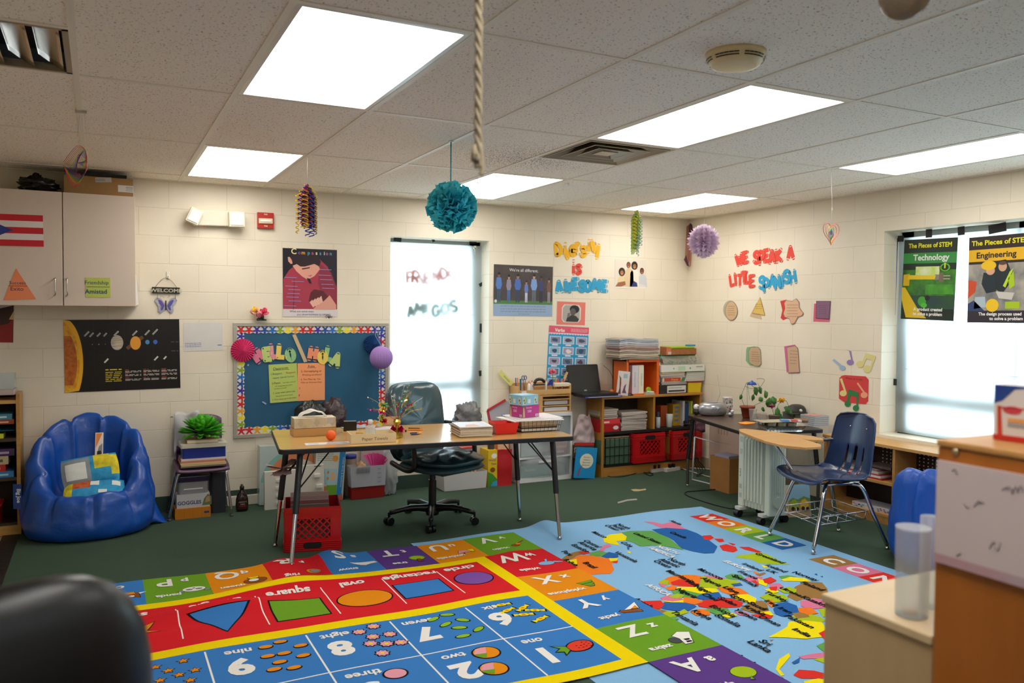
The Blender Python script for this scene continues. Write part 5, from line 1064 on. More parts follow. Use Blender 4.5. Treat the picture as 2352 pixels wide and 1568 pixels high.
def blob(b,c,rx,ry,rz_,m,seed=0,amp=.16,n=28,k=16,flat0=True,wr=3.2):
    """crumpled soft shape standing on z=c.z"""
    o = V((seed*7.3,seed*1.7,seed));vs = []
    for j in range(k+1):
        th = math.pi*j/k
        for i in range(n):
            a = 2*math.pi*i/n;d = V((math.sin(th)*math.cos(a),math.sin(th)*math.sin(a),-math.cos(th)))
            q = 1+amp*noise.noise(d*wr+o)+amp*.5*noise.noise(d*wr*2.6+o);p = V((d.x*rx*q,d.y*ry*q,d.z*rz_*q+rz_))
            if flat0: p.z = max(p.z,.0)
            vs.append(V(c)+p)
    return b.add(vs,[(j*n+i,j*n+(i+1) % n,(j+1)*n+(i+1) % n,(j+1)*n+i) for j in range(k) for i in range(n)]+[tuple(range(n))[::-1]],m,True)
b = Bd();BGM = mat('#14110f',.25);c = bk(98,425,.08);blob(b,(c.x-.025,.08,cz1),.115,.11,.05,BGM,3,.5);blob(b,(c.x-.04,.08,cz1+.01),.04,.04,.055,BGM,5,.5);obj('trash_bag',b,None,'crumpled black plastic bag on top of the wall cabinet','bag')
# left bookshelf
WD,WD2 = wood('#b98a4a','#a87c3e'),wood('#c89a58','#b4863f')
SY = .035;bx = bk(47,1050,SY).x;top = bk(20,912,SY).z;x0 = -1.05
t = thing('bookshelf',(-.7,.16,0),'wooden bookshelf with dark insides at the left edge of the photo, beside the bean bag','bookshelf')
def shz(v): return bk(20,v,SY).z
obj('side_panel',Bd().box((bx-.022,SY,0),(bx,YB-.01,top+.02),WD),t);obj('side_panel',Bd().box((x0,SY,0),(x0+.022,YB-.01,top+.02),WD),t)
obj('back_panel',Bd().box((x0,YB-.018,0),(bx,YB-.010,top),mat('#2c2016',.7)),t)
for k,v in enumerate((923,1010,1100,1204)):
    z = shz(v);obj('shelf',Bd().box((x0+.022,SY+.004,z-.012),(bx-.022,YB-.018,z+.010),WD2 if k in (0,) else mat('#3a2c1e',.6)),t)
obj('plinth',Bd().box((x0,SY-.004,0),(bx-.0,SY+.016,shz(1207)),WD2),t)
def lie(u0,v0,u1,v1,sh_v,hexc,label,d=.17,txt=None,seed=0,cat='book',y=None,g='books and boxes on the left bookshelf',name='book'):
    y = SY+.02 if y is None else y
    xa,xb,za,zb = fb(u0,v0,u1,v1,y);xa = min(xa,xb-.1);xa = max(xa,x0+.03)
    b = Bd();b.box((xa,y,za),(xb,y+d,zb),P(hexc,.5));b.box((xa,y-.0006,za+(zb-za)*.3),(xb-.02,y,zb-(zb-za)*.35),P(txt or '#e8e4dc'))
    return obj(name,b,None,label,cat,g,bevel=.0015)
zs = [shz(v)+.0105 for v in (923,1010,1100,1204)]
def pile(items,z,xr,y):
    for (h,wd,dx,hexc,sp,label,cat) in items:
        b = Bd();xa,xb = xr-wd+dx,xr+dx;b.box((xa,y,z),(xb,y+.17,z+h),P(hexc,.5));b.box((xa+.02,y-.0008,z+h*.3),(xb-.03,y,z+h*.62),P(sp))
        obj('book' if cat == 'book' else 'box',b,None,label,cat,'books and boxes on the left bookshelf',bevel=.0015);z += h+.0008
xr = bx-.035
pile([(.030,.34,0,'#8e3c1c','#d8b090','dark orange boxed game on the top shelf by the bean bag','box'),(.036,.34,-.01,'#3c7c94','#c8dce0','grey and teal box lying on the dark orange game','box')],shz(974)-.0+.0,xr,SY+.01)
b = Bd();z = zs[1];b.grid(lambda a,c: (xr-.34+.34*a,SY+.012+.15*c,z+.036+.010*a+.006*math.sin(3*a)),8,2,mat('#2c8cb0',.4));b.box((xr-.34,SY+.012,z),(xr-.06,SY+.16,z+.030),P('#c8d030'));obj('book',b,None,'green and blue curled paperback pile on the second shelf','book','books and boxes on the left bookshelf')
pile([(.040,.30,-.005,'#2c78a8','#9cc8e0','blue box lowest on the third shelf of the bookshelf','box'),(.045,.26,-.05,'#a81c20','#e0b8b0','red box with a round emblem on the blue box','box'),(.055,.28,-.035,'#b0a080','#5a4c38','tan box under the purple book','box'),(.045,.32,.0,'#3c2450','#a890b8','dark purple book with small white lettering, top of its pile','book')],zs[2],xr,SY+.01)
b = Bd();b.rbox((xr-.36,SY+.02,zs[3]),(xr-.085,SY+.2,zs[3]+.12),mat('#a81c20',.35),.02);b.rbox((xr-.37,SY+.01,zs[3]+.11),(xr-.075,SY+.21,zs[3]+.125),mat('#c02428',.35),.02);obj('plastic_bin',b,None,'red plastic bin on the bottom shelf at the left edge','bin')
z = top+.001+.011
b = Bd();b.rbox((x0+.2,SY+.03,z),(bx-.03,YB-.03,z+.035),mat('#b8a8a0',.5),.01);obj('paper_stack',b,None,'low stack of pinkish papers on top of the left bookshelf','papers')
b = Bd();CLR = mat('#e8ecec',.12,alpha=.3,kind='clear');xa,xb = x0+.25,bx-.035;z += .036
for a,c in (((xa,SY+.04,z),(xb,SY+.043,z+.10)),((xa,YB-.06,z),(xb,YB-.057,z+.10)),((xa,SY+.04,z),(xa+.003,YB-.057,z+.10)),((xb-.003,SY+.04,z),(xb,YB-.057,z+.10)),((xa,SY+.04,z),(xb,YB-.057,z+.003))): b.box(a,c,CLR)
obj('clear_bin',b,None,'empty clear plastic bin on top of the left bookshelf','bin')
# ---------------------------------------------------------------- bean bags
def beanbag(name_loc,RX,RY_,HB,HF,label,T,seed=1,tagtext=False,m=None):
    m = m or mat('#0b4ca8',.38,var='#0a47a0',vs=4,bump=.35,bs=9,bd=.02,coat=.1)
    prof = [(.0,0),(.55,0),(.86,.005),(.98,.05),(1.05,.20),(1.06,.42),(1.04,.62),(1.01,.82),(.95,.94),(.86,1.0),(.76,.96),(.69,.84),(.65,.68),(.57,.50),(.36,.40),(.0,.36)]
    NA,seams = 144,9;vs = [];pr = [V((a,c,0)) for a,c in prof];pr = smoothpath(pr,3)
    for p in pr:
        for i in range(NA):
            th = 2*math.pi*i/NA;back = (1+math.sin(th))/2          # th=90: back of the bag
            bs_ = max(0,min(1,(back-.06)/.74));H = (HF+(HB-HF)*(bs_*bs_*(3-2*bs_)))*(1-.17*math.cos(th)**2*bs_)
            rr,hh = p.x,p.y
            ins = max(0,min(1,(hh-.25)/.5));s = abs(math.sin(th*seams/2+.5));pleat = (1-s)**4
            q = rr*(1-.10*pleat*ins*(.4+rr));zz = hh*H*(1-.05*pleat*ins)
            if rr < .8 and hh < .97 and hh > .3:                 # the seat hollow: flat and low
                zz = .19+(hh-.36)/.64*(H-.19) if hh > .36 else .19;zz = max(zz,.16)
            lean = 1-.04*ins*(1-back)
            x = q*RX*math.cos(th)*(1-.05*ins);y = q*RY_*math.sin(th)*lean+.03*ins*back
            n_ = noise.noise(V((x*6,y*6,zz*7+seed)))*.020+noise.noise(V((x*15,y*15,zz*22+seed)))*.011
            if hh < .03: n_ = 0
            vs.append((x*(1+n_*1.6),y*(1+n_*1.6),max(0,zz+n_*(1 if hh > .05 else 0))))
    k = len(pr);b = Bd(T);b.add(vs,[(j*NA+i,j*NA+(i+1) % NA,(j+1)*NA+(i+1) % NA,(j+1)*NA+i) for j in range(k-1) for i in range(NA)],m,True)
    t = thing('bean_bag',T @ V((0,0,0)),label,'bean bag');obj('cushion',b,t)
    return t
TB = M.Translation((.010,-.055,0)) @ rz(.0)
t = beanbag(None,.385,.318,.765,.285,'large shiny blue bean bag chair holding two patterned cushions against the back wall',TB)
b = Bd(frame(bk(41,1138,-.13),(.93,-.35,0),(0,0,1)));b.box((-.028,-.085,0),(.022,.075,.003),mat('#0c3c86',.5));b.text('Big Joe',-.004,0,.003,.024,P('#d8dce4'),bold=.001,rot=-math.pi/2,ext=.0004);obj('side_tag',b,t)
b = Bd(frame(bk(228,1018,.085),(1,-.1,0),(-.12,.35,1)));b.box((-.025,-.085,0),(.025,.075,.002),P('#e8dcd0'));b.prism([(-.021,-.03),(-.021,.07),(.018,.07)],.001,.0028,P('#e8883c'));b.prism([(-.015,-.075),(.0,-.02),(.02,.0),(.02,-.07)],.001,.0026,P('#8a8884'));b.prism([(-.01,-.08),(.018,-.08),(.01,-.05),(-.012,-.055)],.001,.0030,P('#1a1a1a'));obj('hang_tag',b,t)
b = Bd();p0 = V((.37,-.05,.0));b.grid(lambda a,c: (.365+.12*a,-.10+.09*c*(1-.3*a)+.06*a,.01+(.22*(1-a)+.05)*(c)*(1-.75*a)+.012*math.sin(5*a)),8,6,mat('#0b4ca8',.38));obj('side_flap',b,t,solid=.012)
def cushion(T,w_,h,d,m,patches,label,fold=False):
    t = thing('cushion',T @ V((0,0,0)),label,'cushion','cushions on the bean bag');N = 14;b = Bd(T);vs = []
    for s in (1,-1):
        for j in range(N+1):
            for i in range(N+1):
                x,y = 2*i/N-1,2*j/N-1;e = max(0,(1-x**4)*(1-y**4))**.6;z = d/2*e*s+.006*noise.noise(V((x*3,y*3,s)))*e
                vs.append((w_/2*x*(1-.08*(y*y)*0-.05*abs(x)*y*y),h/2*y*(1-.05*x*x),z))
    b.add([],[],m);M1 = (N+1)**2;q = [(j*(N+1)+i,j*(N+1)+i+1,(j+1)*(N+1)+i+1,(j+1)*(N+1)+i) for j in range(N) for i in range(N)]
    for k,f in enumerate(q):
        i,j = k % N,k//N;mm = m
        for (x0,y0,x1,y1,pm) in patches:
            if x0 <= (i+.5)/N <= x1 and y0 <= (j+.5)/N <= y1: mm = pm
        b.add([],[],mm);b.f.append(list(f));b.mi.append(b.ms.index(mm));b.sm.append(True)
        b.f.append([v+M1 for v in f[::-1]]);b.mi.append(b.ms.index(m));b.sm.append(True)
    b.v += [T @ V(v) for v in vs]
    bd = [i for i in range(N)]+[i*(N+1)+N for i in range(N)]+[N*(N+1)+N-i for i in range(N)]+[(N-i)*(N+1) for i in range(N)]
    for a,c in zip(bd,bd[1:]+bd[:1]): b.f.append([a,a+M1,c+M1,c]);b.mi.append(b.ms.index(m));b.sm.append(True)
    obj('cover',b,t);return t
CYN = mat('#2c9cc8',.8,var='#1f7fb4',vs=26);GRY = mat('#8e989c',.8,var='#7d878c',vs=10);YLW = mat('#e0d020',.8,var='#b8a818',vs=30);OG = mat('#c8702c',.8,var='#a83020',vs=40);WHT = P('#d8dcd8',.8)
TC = M.Translation(bk(208,1080,-.10)) @ M.Rotation(R_(66),4,'X') @ M.Rotation(.12,4,'Z')
t = cushion(TC,.345,.20,.075,CYN,[(.0,.0,.52,.95,GRY),(.10,.25,.40,.75,WHT),(.60,.5,.84,1,YLW),(.86,.2,1,.9,YLW),(.62,.0,.8,.3,CYN)],'grey, blue and yellow patterned cushion leaning back in the bean bag')
c = bk(217,1127,-.18);TC = M.Translation(c) @ M.Rotation(R_(32),4,'X') @ M.Rotation(-.08,4,'Z')
cushion(TC,.36,.20,.085,CYN,[(.0,.0,.14,1,YLW),(.14,.45,.42,.9,OG),(.6,.2,.72,.35,WHT),(.8,.55,.9,.8,WHT),(.45,.6,.55,.8,WHT)],'turquoise patterned cushion lying flat in front in the bean bag')
# ---------------------------------------------------------------- purple chair with its stack
PUR = mat('#54304e',.35,var='#4c2b48',vs=30);CHR = mat('#c8c8c8',.12,metal=1)
t = thing('student_chair',(.72,.1,0),'small purple plastic chair loaded with books beside the bulletin board','chair')
sz = .355;xa,xb = .555,.915;ya,yb = -.03,.215
def seat(a,c):
    x = xa+(xb-xa)*a;y = ya+(yb-ya)*c;e = (2*a-1)**4;return (x,y,sz+.030*e*(.3+.7*c)-.022*max(0,1-c*6)+.01*c)
b = Bd();b.grid(seat,16,10,PUR);obj('seat',b,t,solid=.012)
b = Bd();b.grid(lambda a,c: (xa+.02+(xb-xa-.04)*a*(1)-(.0),.215+.035*c+.02*(1-(2*a-1)**2),sz+.09+.27*c*(1-.12*(2*a-1)**4)),12,8,PUR);b.grid(lambda a,c: (xa+.02+(xb-xa-.04)*a,.21+.012*c,sz+.0+.09*c),12,3,PUR);obj('backrest',b,t,solid=.010)
for x,fx,y,fy in ((xa+.03,.508,.0,-.012),(xb-.03,.925,.0,-.05),(xa+.04,.52,.2,.255),(xb-.04,.93,.2,.255)):
    b = Bd();b.tube([(x+(.05 if x < .7 else -.05),y,sz-.012),(x,y,sz-.02),(x+(fx-x)*.35,y+(fy-y)*.3,sz-.08),(fx,fy,.012)],.0105,CHR,10,sub=5);obj('leg',b,t);b = Bd();b.lathe([(.012,0),(.014,.004),(.012,.014)],mat('#4a4640',.4),(fx,fy,0),12);obj('foot_cap',b,t)
z = sz+.014;g = 'books stacked on the purple chair'
for h,dx,wd,c_,l in ((.010,.0,.30,'#6a6458','dark grey folder at the bottom of the chair stack'),(.012,.003,.305,'#c8b088','tan folder second from the bottom of the chair stack'),(.011,-.002,.30,'#e0c078','yellowish folder in the chair stack'),(.013,.0,.30,'#c87a6c','salmon pink folder in the chair stack'),(.012,.004,.30,'#d8c8c0','pale folder on top of the chair folders')):
    b = Bd();x0 = .585+dx;b.box((x0,-.02,z),(x0+wd,.2,z+h),P(c_,.6));b.box((x0+.004,-.0195,z+.002),(x0+wd-.004,.199,z+h-.002),P('#e8e0d0'));obj('folder',b,None,l,'folder',g);z += h+.0008
t = thing('storage_box',(.74,.08,z),'blue storage box with a white lid on the chair stack','box')
obj('body',Bd().rbox((.60,.0,z),(.892,.19,z+.078),mat('#0e2c84',.35),.01),t);obj('lid',Bd().rbox((.585,-.01,z+.075),(.902,.2,z+.105),mat('#c8c4b4',.3),.015),t,bevel=.002);z += .106
b = Bd();b.box((.63,.01,z),(.84,.17,z+.026),P('#b99a74',.7));b.box((.632,.0095,z+.004),(.838,.169,z+.022),P('#e0d4bc',.8));obj('book',b,None,'tan book directly under the green artificial plant','book',g);z += .027
t = thing('artificial_plant',(.735,.07,z),'bright green leafy artificial plant on top of the chair stack','plant')
LG = [mat('#4cb81c',.6,kind='thin',tr=.25),mat('#3ca014',.6,kind='thin',tr=.25),mat('#5ccc20',.6,kind='thin',tr=.25)];rg = random.Random(5);b = Bd();c = V((.735,.07,z+.035))
for k in range(110):
    a = rg.uniform(0,6.283);ph = math.acos(rg.uniform(-.15,1));d = V((math.sin(ph)*math.cos(a),math.sin(ph)*math.sin(a)*.8,math.cos(ph)*.95));s = V((-math.sin(a),math.cos(a),0));up = d.cross(s)
    L_ = .115*rg.uniform(.9,1.12)+.02*math.sin(ph);w_ = .022;p = c+d*.03
    b.add([p,p+d*L_*.5+s*w_+up*.004,p+d*L_*.85+s*w_*.7,p+d*L_+up*-.006,p+d*L_*.85-s*w_*.7,p+d*L_*.5-s*w_+up*.004,p+d*L_*.55-up*.007],[(0,1,6),(1,2,6),(2,3,6),(3,4,6),(4,5,6),(5,0,6)],LG[k % 3],True)
obj('leaves',b,t,solid=.001);b = Bd();b.cyl((.735,.07,z),(.735,.07,z+.06),.03,mat('#1c4a14',.7));obj('stem',b,t)
b = Bd();b.grid(lambda a,c_: (bk(400+60*a,1050,.2).x,.20+.04*a+.015*math.sin(7*a+5*c_),.44+.30*c_+.01*math.sin(9*a)),14,14,mat('#d0cfd0',.25,alpha=.75,kind='clear'));obj('plastic_bag',b,None,'shiny white plastic bag standing behind the chair stack on the left','bag',solid=.002)
# under the chair
b = Bd();b.rbox((.80,.09,0),(.905,.25,.30),mat('#2c3038',.4),.02);obj('waste_bin',b,None,'dark grey narrow bin behind the purple chair legs','bin')
x0,x1,za,zb = fb(402,1168,484,1190,.0)
b = Bd();b.box((x0,.0,0),(x1,.16,.075),mat('#c87a18',.5)); 
for k in range(1,4): b.box((x0+(x1-x0)*k/4,-.0006,.005),(x0+(x1-x0)*k/4+.002,0,.07),P('#a8640f'))
b.box((x1-.045,-.0008,.03),(x1-.01,0,.045),P('#2c4480'));obj('carton_box',b,None,'orange carton at the bottom of the pile under the purple chair','box')
b = Bd();S = frame((x0+.012,.01,.0755),(1,0,0),(0,0,1));b.box((x0+.012,.01,.0755),(x1-.005,.15,.172),P('#c4c4c8',.4));b.T = S;b.text('GOGGLES',.085,.025,.0,.026,P('#4a5a84'),bold=.0012);b.prism([(.17,.01),(.235,.01),(.235,.07),(.21,.09),(.185,.06)],0,.0008,P('#6a7a4c'));b.prism([(.19,.03),(.225,.035),(.22,.075),(.20,.07)],.0005,.0012,P('#b89468'));obj('goggles_box',b,None,'white box printed GOGGLES under the purple chair','box')
t = thing('storage_bin',((x0+x1)/2,.08,.173),'clear plastic bin with a navy lid on the goggles box','bin')
obj('body',Bd().rbox((x0+.025,.02,.173),(x1-.015,.15,.262),mat('#b0b0b4',.2,alpha=.6,kind='clear'),.02),t);obj('lid',Bd().rbox((x0+.01,.01,.262),(x1+.0,.16,.30),mat('#17153c',.3),.025),t,bevel=.003);obj('label_strip',Bd().box((x0+.06,.0188,.205),(x1-.05,.0198,.213),P('#e0e0e0')),t)
# syrup bottle
t = thing('syrup_bottle',(1.016,.075,0),'dark brown chocolate syrup bottle standing on the carpet by the wall','bottle')
SB = mat('#1c0b08',.2,coat=.4);b = Bd();b.lathe([(.038,0),(.043,.01),(.046,.05),(.044,.09),(.036,.12),(.022,.145),(.014,.158),(.014,.165)],SB,(1.016,.075,0),24,sy=.7);obj('body',b,t)
obj('cap',Bd().lathe([(.016,.160),(.016,.185),(.009,.190),(.009,.2)],mat('#2a1610',.4),(1.016,.075,0),18),t)
b = Bd();b.grid(lambda a,c: (1.016+.0465*math.sin(-1.1+2.2*a),.075-.033*math.cos(-1.1+2.2*a)-.001,.02+.075*c),10,2,P('#2c0f0c',.4));b.T = frame((1.016,.0395,.07),(1,0,0),(0,0,1));b.text("HERSHEY'S",0,0,.001,.010,P('#b8b0a8'),sx=.9);b.text('SYRUP',0,-.016,.001,.008,P('#d8d0c8'));b.text('Chocolate',0,-.03,.001,.009,P('#b03038'));obj('label',b,t)
# ================================================================ things along the back wall behind and below the table
def leaning(px,y,hexc,t_=.012,m=None):
    """sheet leaning on the wall: photo corners on the plane y; returns builder with 0..1 patches"""
    T = frame((0,y,0),(1,0,0),(0,0,1));return sheet(T,px,m or P(hexc),n=0,t=t_)
def onfloor(b,dz=0):
    lo = min(v.z for v in b.v)-dz
    for v in b.v: v.z -= lo
    b.T = M.Translation((0,0,-lo)) @ b.T
    return b
b = leaning([(597,1175),(735,1160),(728,1036),(585,1040)],.265,'#b8c8c4',.10,mat('#b4c8c6',.2,coat=.5));onfloor(b)
def arc(r0,r1,m,L,cx=.62,cy=.35): pl(b,[(cx+r1*math.cos(a)*1.0,cy+r1*math.sin(a)) for a in [PI*(.02+.96*k/24) for k in range(25)]]+[(cx+r0*math.cos(a),cy+r0*math.sin(a)) for a in [PI*(.98-.96*k/24) for k in range(25)]],m,L)
arc(.52,.60,P('#7cb4ac'),2);arc(.40,.52,P('#d8865c'),3);arc(.28,.40,P('#d8d0c4'),4);arc(.18,.28,P('#d8a450'),5)
obj('craft_pack',b,None,'plastic-wrapped paper rainbow pack leaning at the left under the table','craft pack')
b = leaning([(612,1174),(690,1165),(680,1082),(600,1088)],.060,'#d8d4cc',.035,mat('#dcd8d0',.35));onfloor(b)
for k in range(4): b.box((b.w*.32,b.h*(.12+.2*k),b.t),(b.w*.52,b.h*(.19+.2*k),b.t+.008),mat('#e2ded6',.4))
obj('foam_tray',b,None,'white plastic packaging tray in front of the rainbow pack','tray')
b = leaning([(672,1168),(742,1160),(742,1073),(660,1078)],.100,'#d4d0c4',.03,mat('#d8d4c8',.3));onfloor(b)
for x,y in ((.78,.72),(.85,.45)): b.box((b.w*(x-.09),b.h*(y-.03),b.t),(b.w*(x+.09),b.h*(y+.05),b.t+.02),mat('#e4e0d8',.4))
rc(b,.7,.95,.9,.97,P('#2c3878'));obj('foam_tray',b,None,'white moulded plastic sheet behind the red crate under the table','tray')
b = leaning([(728,1150),(797,1152),(778,1035),(712,1040)],.155,'#c4c8c0',.045,mat('#c8ccc4',.35));onfloor(b)
rc(b,.0,.55,.82,1,P('#ccd0c8'),1);lines(b,.05,.6,[.9,.86,.82,.78],.012,P('#8a9088'),seed=5);el(b,.66,.82,.10,.06,P('#dc9a3c'),3);rc(b,.02,.32,.74,.62,P('#a8ccd8'),2);el(b,.60,.47,.09,.09,P('#e4b890'),3)
for k in range(6): el(b,.12+.16*(k % 3),.55-.12*(k//3),.04,.03,P(['#c86c4c','#7ab0b8','#cf8a4c'][k % 3]),3,10)
rc(b,.02,.02,.42,.28,P('#cf7c4c'),2);rc(b,.42,.06,.76,.30,P('#6ea42c'),3);el(b,.25,.14,.12,.09,P('#e8b040'),4);pl(b,[(.76,.05),(.92,0),(1,1),(.80,1)],P('#2f86c4'),4);pl(b,[(.70,0),(1,0),(.95,.14)],P('#c86a54'),5)
b.text('Color Birds & Rainbows',b.w*.89,b.h*.55,b.t+.0024,.016,P('#cfe0ec'),rot=-PI/2-.04,ext=.0003,sx=1.1)
obj('activity_poster',b,None,'colourful packaged activity posters with a blue printed edge under the table','poster pack')
# crate with records / folders under the table (left)
def crate(T,w_,d,h,m,label,cat='crate',grp=None,lat=True,hole_low=True):
    """milk crate: ribbed rims, lattice windows and hand holes"""
    t = thing('milk_crate',T @ V((0,0,0)),label,cat,grp)
    def side(S,W):
        b = Bd(S);e = .004
        b.box((0,0,0),(W,h*.28,e*2),m);b.box((0,h*.74,0),(W,h,e*2),m);b.box((0,h*.28,0),(W*.17,h*.74,e*2),m);b.box((W*.83,h*.28,0),(W,h*.74,e*2),m)
        for k in range(5): b.box((-.002,h*(.02+.045*k),e*2),(W+.002,h*(.035+.045*k),e*2+.004),m)
        for k in range(2): b.box((-.002,h*(.80+.09*k),e*2),(W+.002,h*(.83+.09*k),e*2+.004),m)
        x0,x1,z0,z1 = W*.17,W*.83,h*.28,h*.74;st = (x1-x0)/5
        for s_ in (1,-1):
            for k in range(-6,7):
                a = V((x0+st*k if s_ > 0 else x1-st*k,z0));c = a+V((s_*(z1-z0),z1-z0)); 
                def cl(p,q):
                    t0,t1 = 0,1;dx = q.x-p.x
                    for bnd,sg in ((x0,1),(x1,-1)):
                        if dx == 0: continue
                        tt = (bnd-p.x)/dx
                        if sg*dx > 0: t0 = max(t0,tt)
                        else: t1 = min(t1,tt)
                    return (p+(q-p)*t0,p+(q-p)*t1) if t1 > t0+.02 else None
                r_ = cl(a,c)
                if r_:
                    p,q = r_;nn = (q-p).normalized();nn = V((-nn.y,nn.x))*.004
                    b.prism([tuple(p+nn),tuple(q+nn),tuple(q-nn),tuple(p-nn)],.001,e*2-.001 if s_ > 0 else e*2-.002,m)
        hz = h*.14 if hole_low else h*.86
        b.rbox((W*.33,hz-h*.07,e*2+.001),(W*.67,hz+h*.07,e*2+.0052),mat('#160808',.8),h*.06,4)
        b.rbox((W*.33+.004,hz-h*.07+.004,e*2+.002),(W*.67-.004,hz+h*.07-.004,e*2+.0056),mat('#0c0505',.8),h*.05,4)
        return b
    for S,W in ((M.Translation((-w_/2,-d/2,0)),w_),):
        pass
    A = T @ frame((-w_/2,-d/2,0),(1,0,0),(0,0,1));B_ = T @ frame((w_/2,d/2,0),(-1,0,0),(0,0,1));C_ = T @ frame((-w_/2,d/2,0),(0,-1,0),(0,0,1));D_ = T @ frame((w_/2,-d/2,0),(0,1,0),(0,0,1))
    for S,W in ((A,w_),(B_,w_),(C_,d),(D_,d)): obj('side',side(S,W),t)
    obj('base',Bd(T).box((-w_/2,-d/2,.002),(w_/2,d/2,.010),m),t)
    return t
CRM = mat('#b80f16',.3,coat=.3)
c1,c2,c3 = fl(655,1270),fl(780,1262),fl(645,1215);ang = math.atan2((c2-c1).y,(c2-c1).x);wd = (c2-c1).length
cen = c1+V((math.cos(ang),math.sin(ang),0))*wd/2+V((-math.sin(ang),math.cos(ang),0))*.165
crate(M.Translation((cen.x,cen.y,.001)) @ rz(ang),wd,.31,.275,CRM,'red milk crate of folders standing under the left end of the table')
T = M.Translation((cen.x-.0,cen.y,.02)) @ rz(ang);g = 'folders in the red crate under the table'
for k,(h,c_,l) in enumerate(((.255,'#6a5a50','dark folder at the front of the red crate under the table'),(.27,'#8c4a50','maroon folder in the red crate under the table'),(.285,'#b88c8c','dusty pink folder in the red crate under the table'),(.30,'#c8a8a0','pale pink folder at the back of the red crate under the table'))):
    b = Bd(T @ M.Translation((-.01,-.10+.05*k,0)) @ M.Rotation(R_(-14),4,'X'));b.box((-.125,-.008,0),(.115,.008,h),P(c_,.6));b.box((-.123,-.006,h-.004),(.113,.006,h+.002),P('#d8d0c4'));obj('folder',b,None,l,'folder',g)
# bin with a red bottom
t = thing('storage_bin',bk(838,1143,.12),'clear plastic bin with a red bottom half, pink paper sticking out','bin')
x0,x1,za,zb = fb(792,1145,878,1068,.10);x0 = 1.835;x1 = 2.13
def taper(z): return .02*z/.28
b = Bd(); 
def tub(b,x0,x1,y0,y1,z0,z1,m,f=.03,th=.003):
    for s_,(xa,xb,ya,yb) in enumerate(((x0,x1,y0,y0),(x1,x1,y0,y1),(x1,x0,y1,y1),(x0,x0,y1,y0))):
        cx,cy = (x0+x1)/2,(y0+y1)/2;g_ = 1-f
        L = [(cx+(xa-cx)*g_,cy+(ya-cy)*g_,z0),(cx+(xb-cx)*g_,cy+(yb-cy)*g_,z0),(xb,yb,z1),(xa,ya,z1)]
        I_ = [((p[0]-cx)*.975+cx,(p[1]-cy)*.975+cy,p[2]) for p in L]
        b.add(L+I_,[(0,1,2,3),(7,6,5,4),(3,2,6,7),(1,0,4,5)],m)
    b.add([(cx+(x-cx)*g_,cy+(y-cy)*g_,z0+.002) for x,y in ((x0,y0),(x1,y0),(x1,y1),(x0,y1))],[(0,1,2,3)],m)
tub(b,x0+.01,x1-.01,.07,.165,.003,.10,mat('#8c1a18',.3));obj('lower_tub',b,t)
b = Bd();tub(b,x0,x1,.06,.17,.10,.265,mat('#c4c4cc',.25,alpha=.62,kind='clear'),.06);b.T = frame((x0,.060,.10),(1,0,0),(0,-.03,1))
for k in range(14): b.box((.05+.008*k,.11,.001),(.054+.008*k,.155,.0016),P('#6a6a74'))
for k in range(4): b.box((.22,.03+.035*k,.001),(.25,.033+.035*k,.0016),P('#5a5a6c'))
obj('upper_tub',b,t)
b = Bd();c = V((2.04,.115,.22)); 
for k in range(7): a = -.5+.25*k;b.add([c,c+V((.15*math.sin(a)-.01,-.01*k*.2,.13*math.cos(a)+.01)),c+V((.15*math.sin(a+.2),.012,.13*math.cos(a+.2)))],[(0,1,2)],mat('#e8489c',.6,kind='thin',tr=.3))
obj('tissue_paper',b,None,'bright pink crepe paper sticking out of the clear bin with the red bottom','crepe paper',solid=.001)
b = Bd();blob(b,(1.935,.115,.20),.04,.04,.045,mat('#b08a60',.7),9,.4);obj('paper_bag',b,None,'crumpled brown paper in the clear bin with the red bottom','paper')
t = thing('plastic_jar',(1.845,.20,0),'clear jar with a blue lid standing beside the clear bin','jar');x_ = bk(815,1050,.2).x
b = Bd();b.lathe([(.05,.0),(.052,.01),(.052,.25),(.045,.27)],mat('#8a6a58',.2,alpha=.7,kind='clear'),(x_-.015,.215,.27),20); 
zj = bk(815,1047,.2).z
b = Bd();b.lathe([(.046,0),(.05,.01),(.05,zj-.02),(.044,zj-.008)],mat('#9a8478',.2,alpha=.75,kind='clear'),(x_-.03,.23,0),20);obj('body',b,t);b = Bd();b.lathe([(.049,zj-.02),(.052,zj-.018),(.052,zj+.008),(.048,zj+.01)],mat('#1c2c88',.35),(x_-.03,.23,0),20);obj('lid',b,t)
b = Bd();blob(b,(2.19,.16,0),.06,.09,.20,mat('#cfcfd4',.2,alpha=.55,kind='clear'),4,.35);obj('plastic_bag',b,None,'knotted clear plastic bag hanging low beside the office chair back','bag')
b = Bd();b.box((1.98,.262,.0),(2.20,.276,.50),mat('#b8a0a0',.5));obj('cardboard_sheet',b,None,'pinkish cardboard sheet leaning on the wall behind the clear bin','cardboard')
# black bags standing behind the table, resting on the packs
zb0 = .495;c = bk(722,960,.12);h1 = bk(722,922,.12).z-zb0;b = Bd();blob(b,(c.x-.01,.13,zb0),.145,.085,h1/2,mat('#1c211c',.3,bump=.5,bs=20,bd=.02),8,.28);obj('trash_bag',b,None,'dark green-black plastic bag behind the tissue box on the table','bag')
c = bk(764,960,.05);h1 = bk(764,918,.05).z-zb0;b = Bd();blob(b,(c.x+.025,.10,zb0),.10,.08,h1/2,mat('#3a2c2e',.35,bump=.5,bs=25,bd=.02),12,.32);obj('trash_bag',b,None,'brownish dark plastic bag right of the green-black bag','bag')
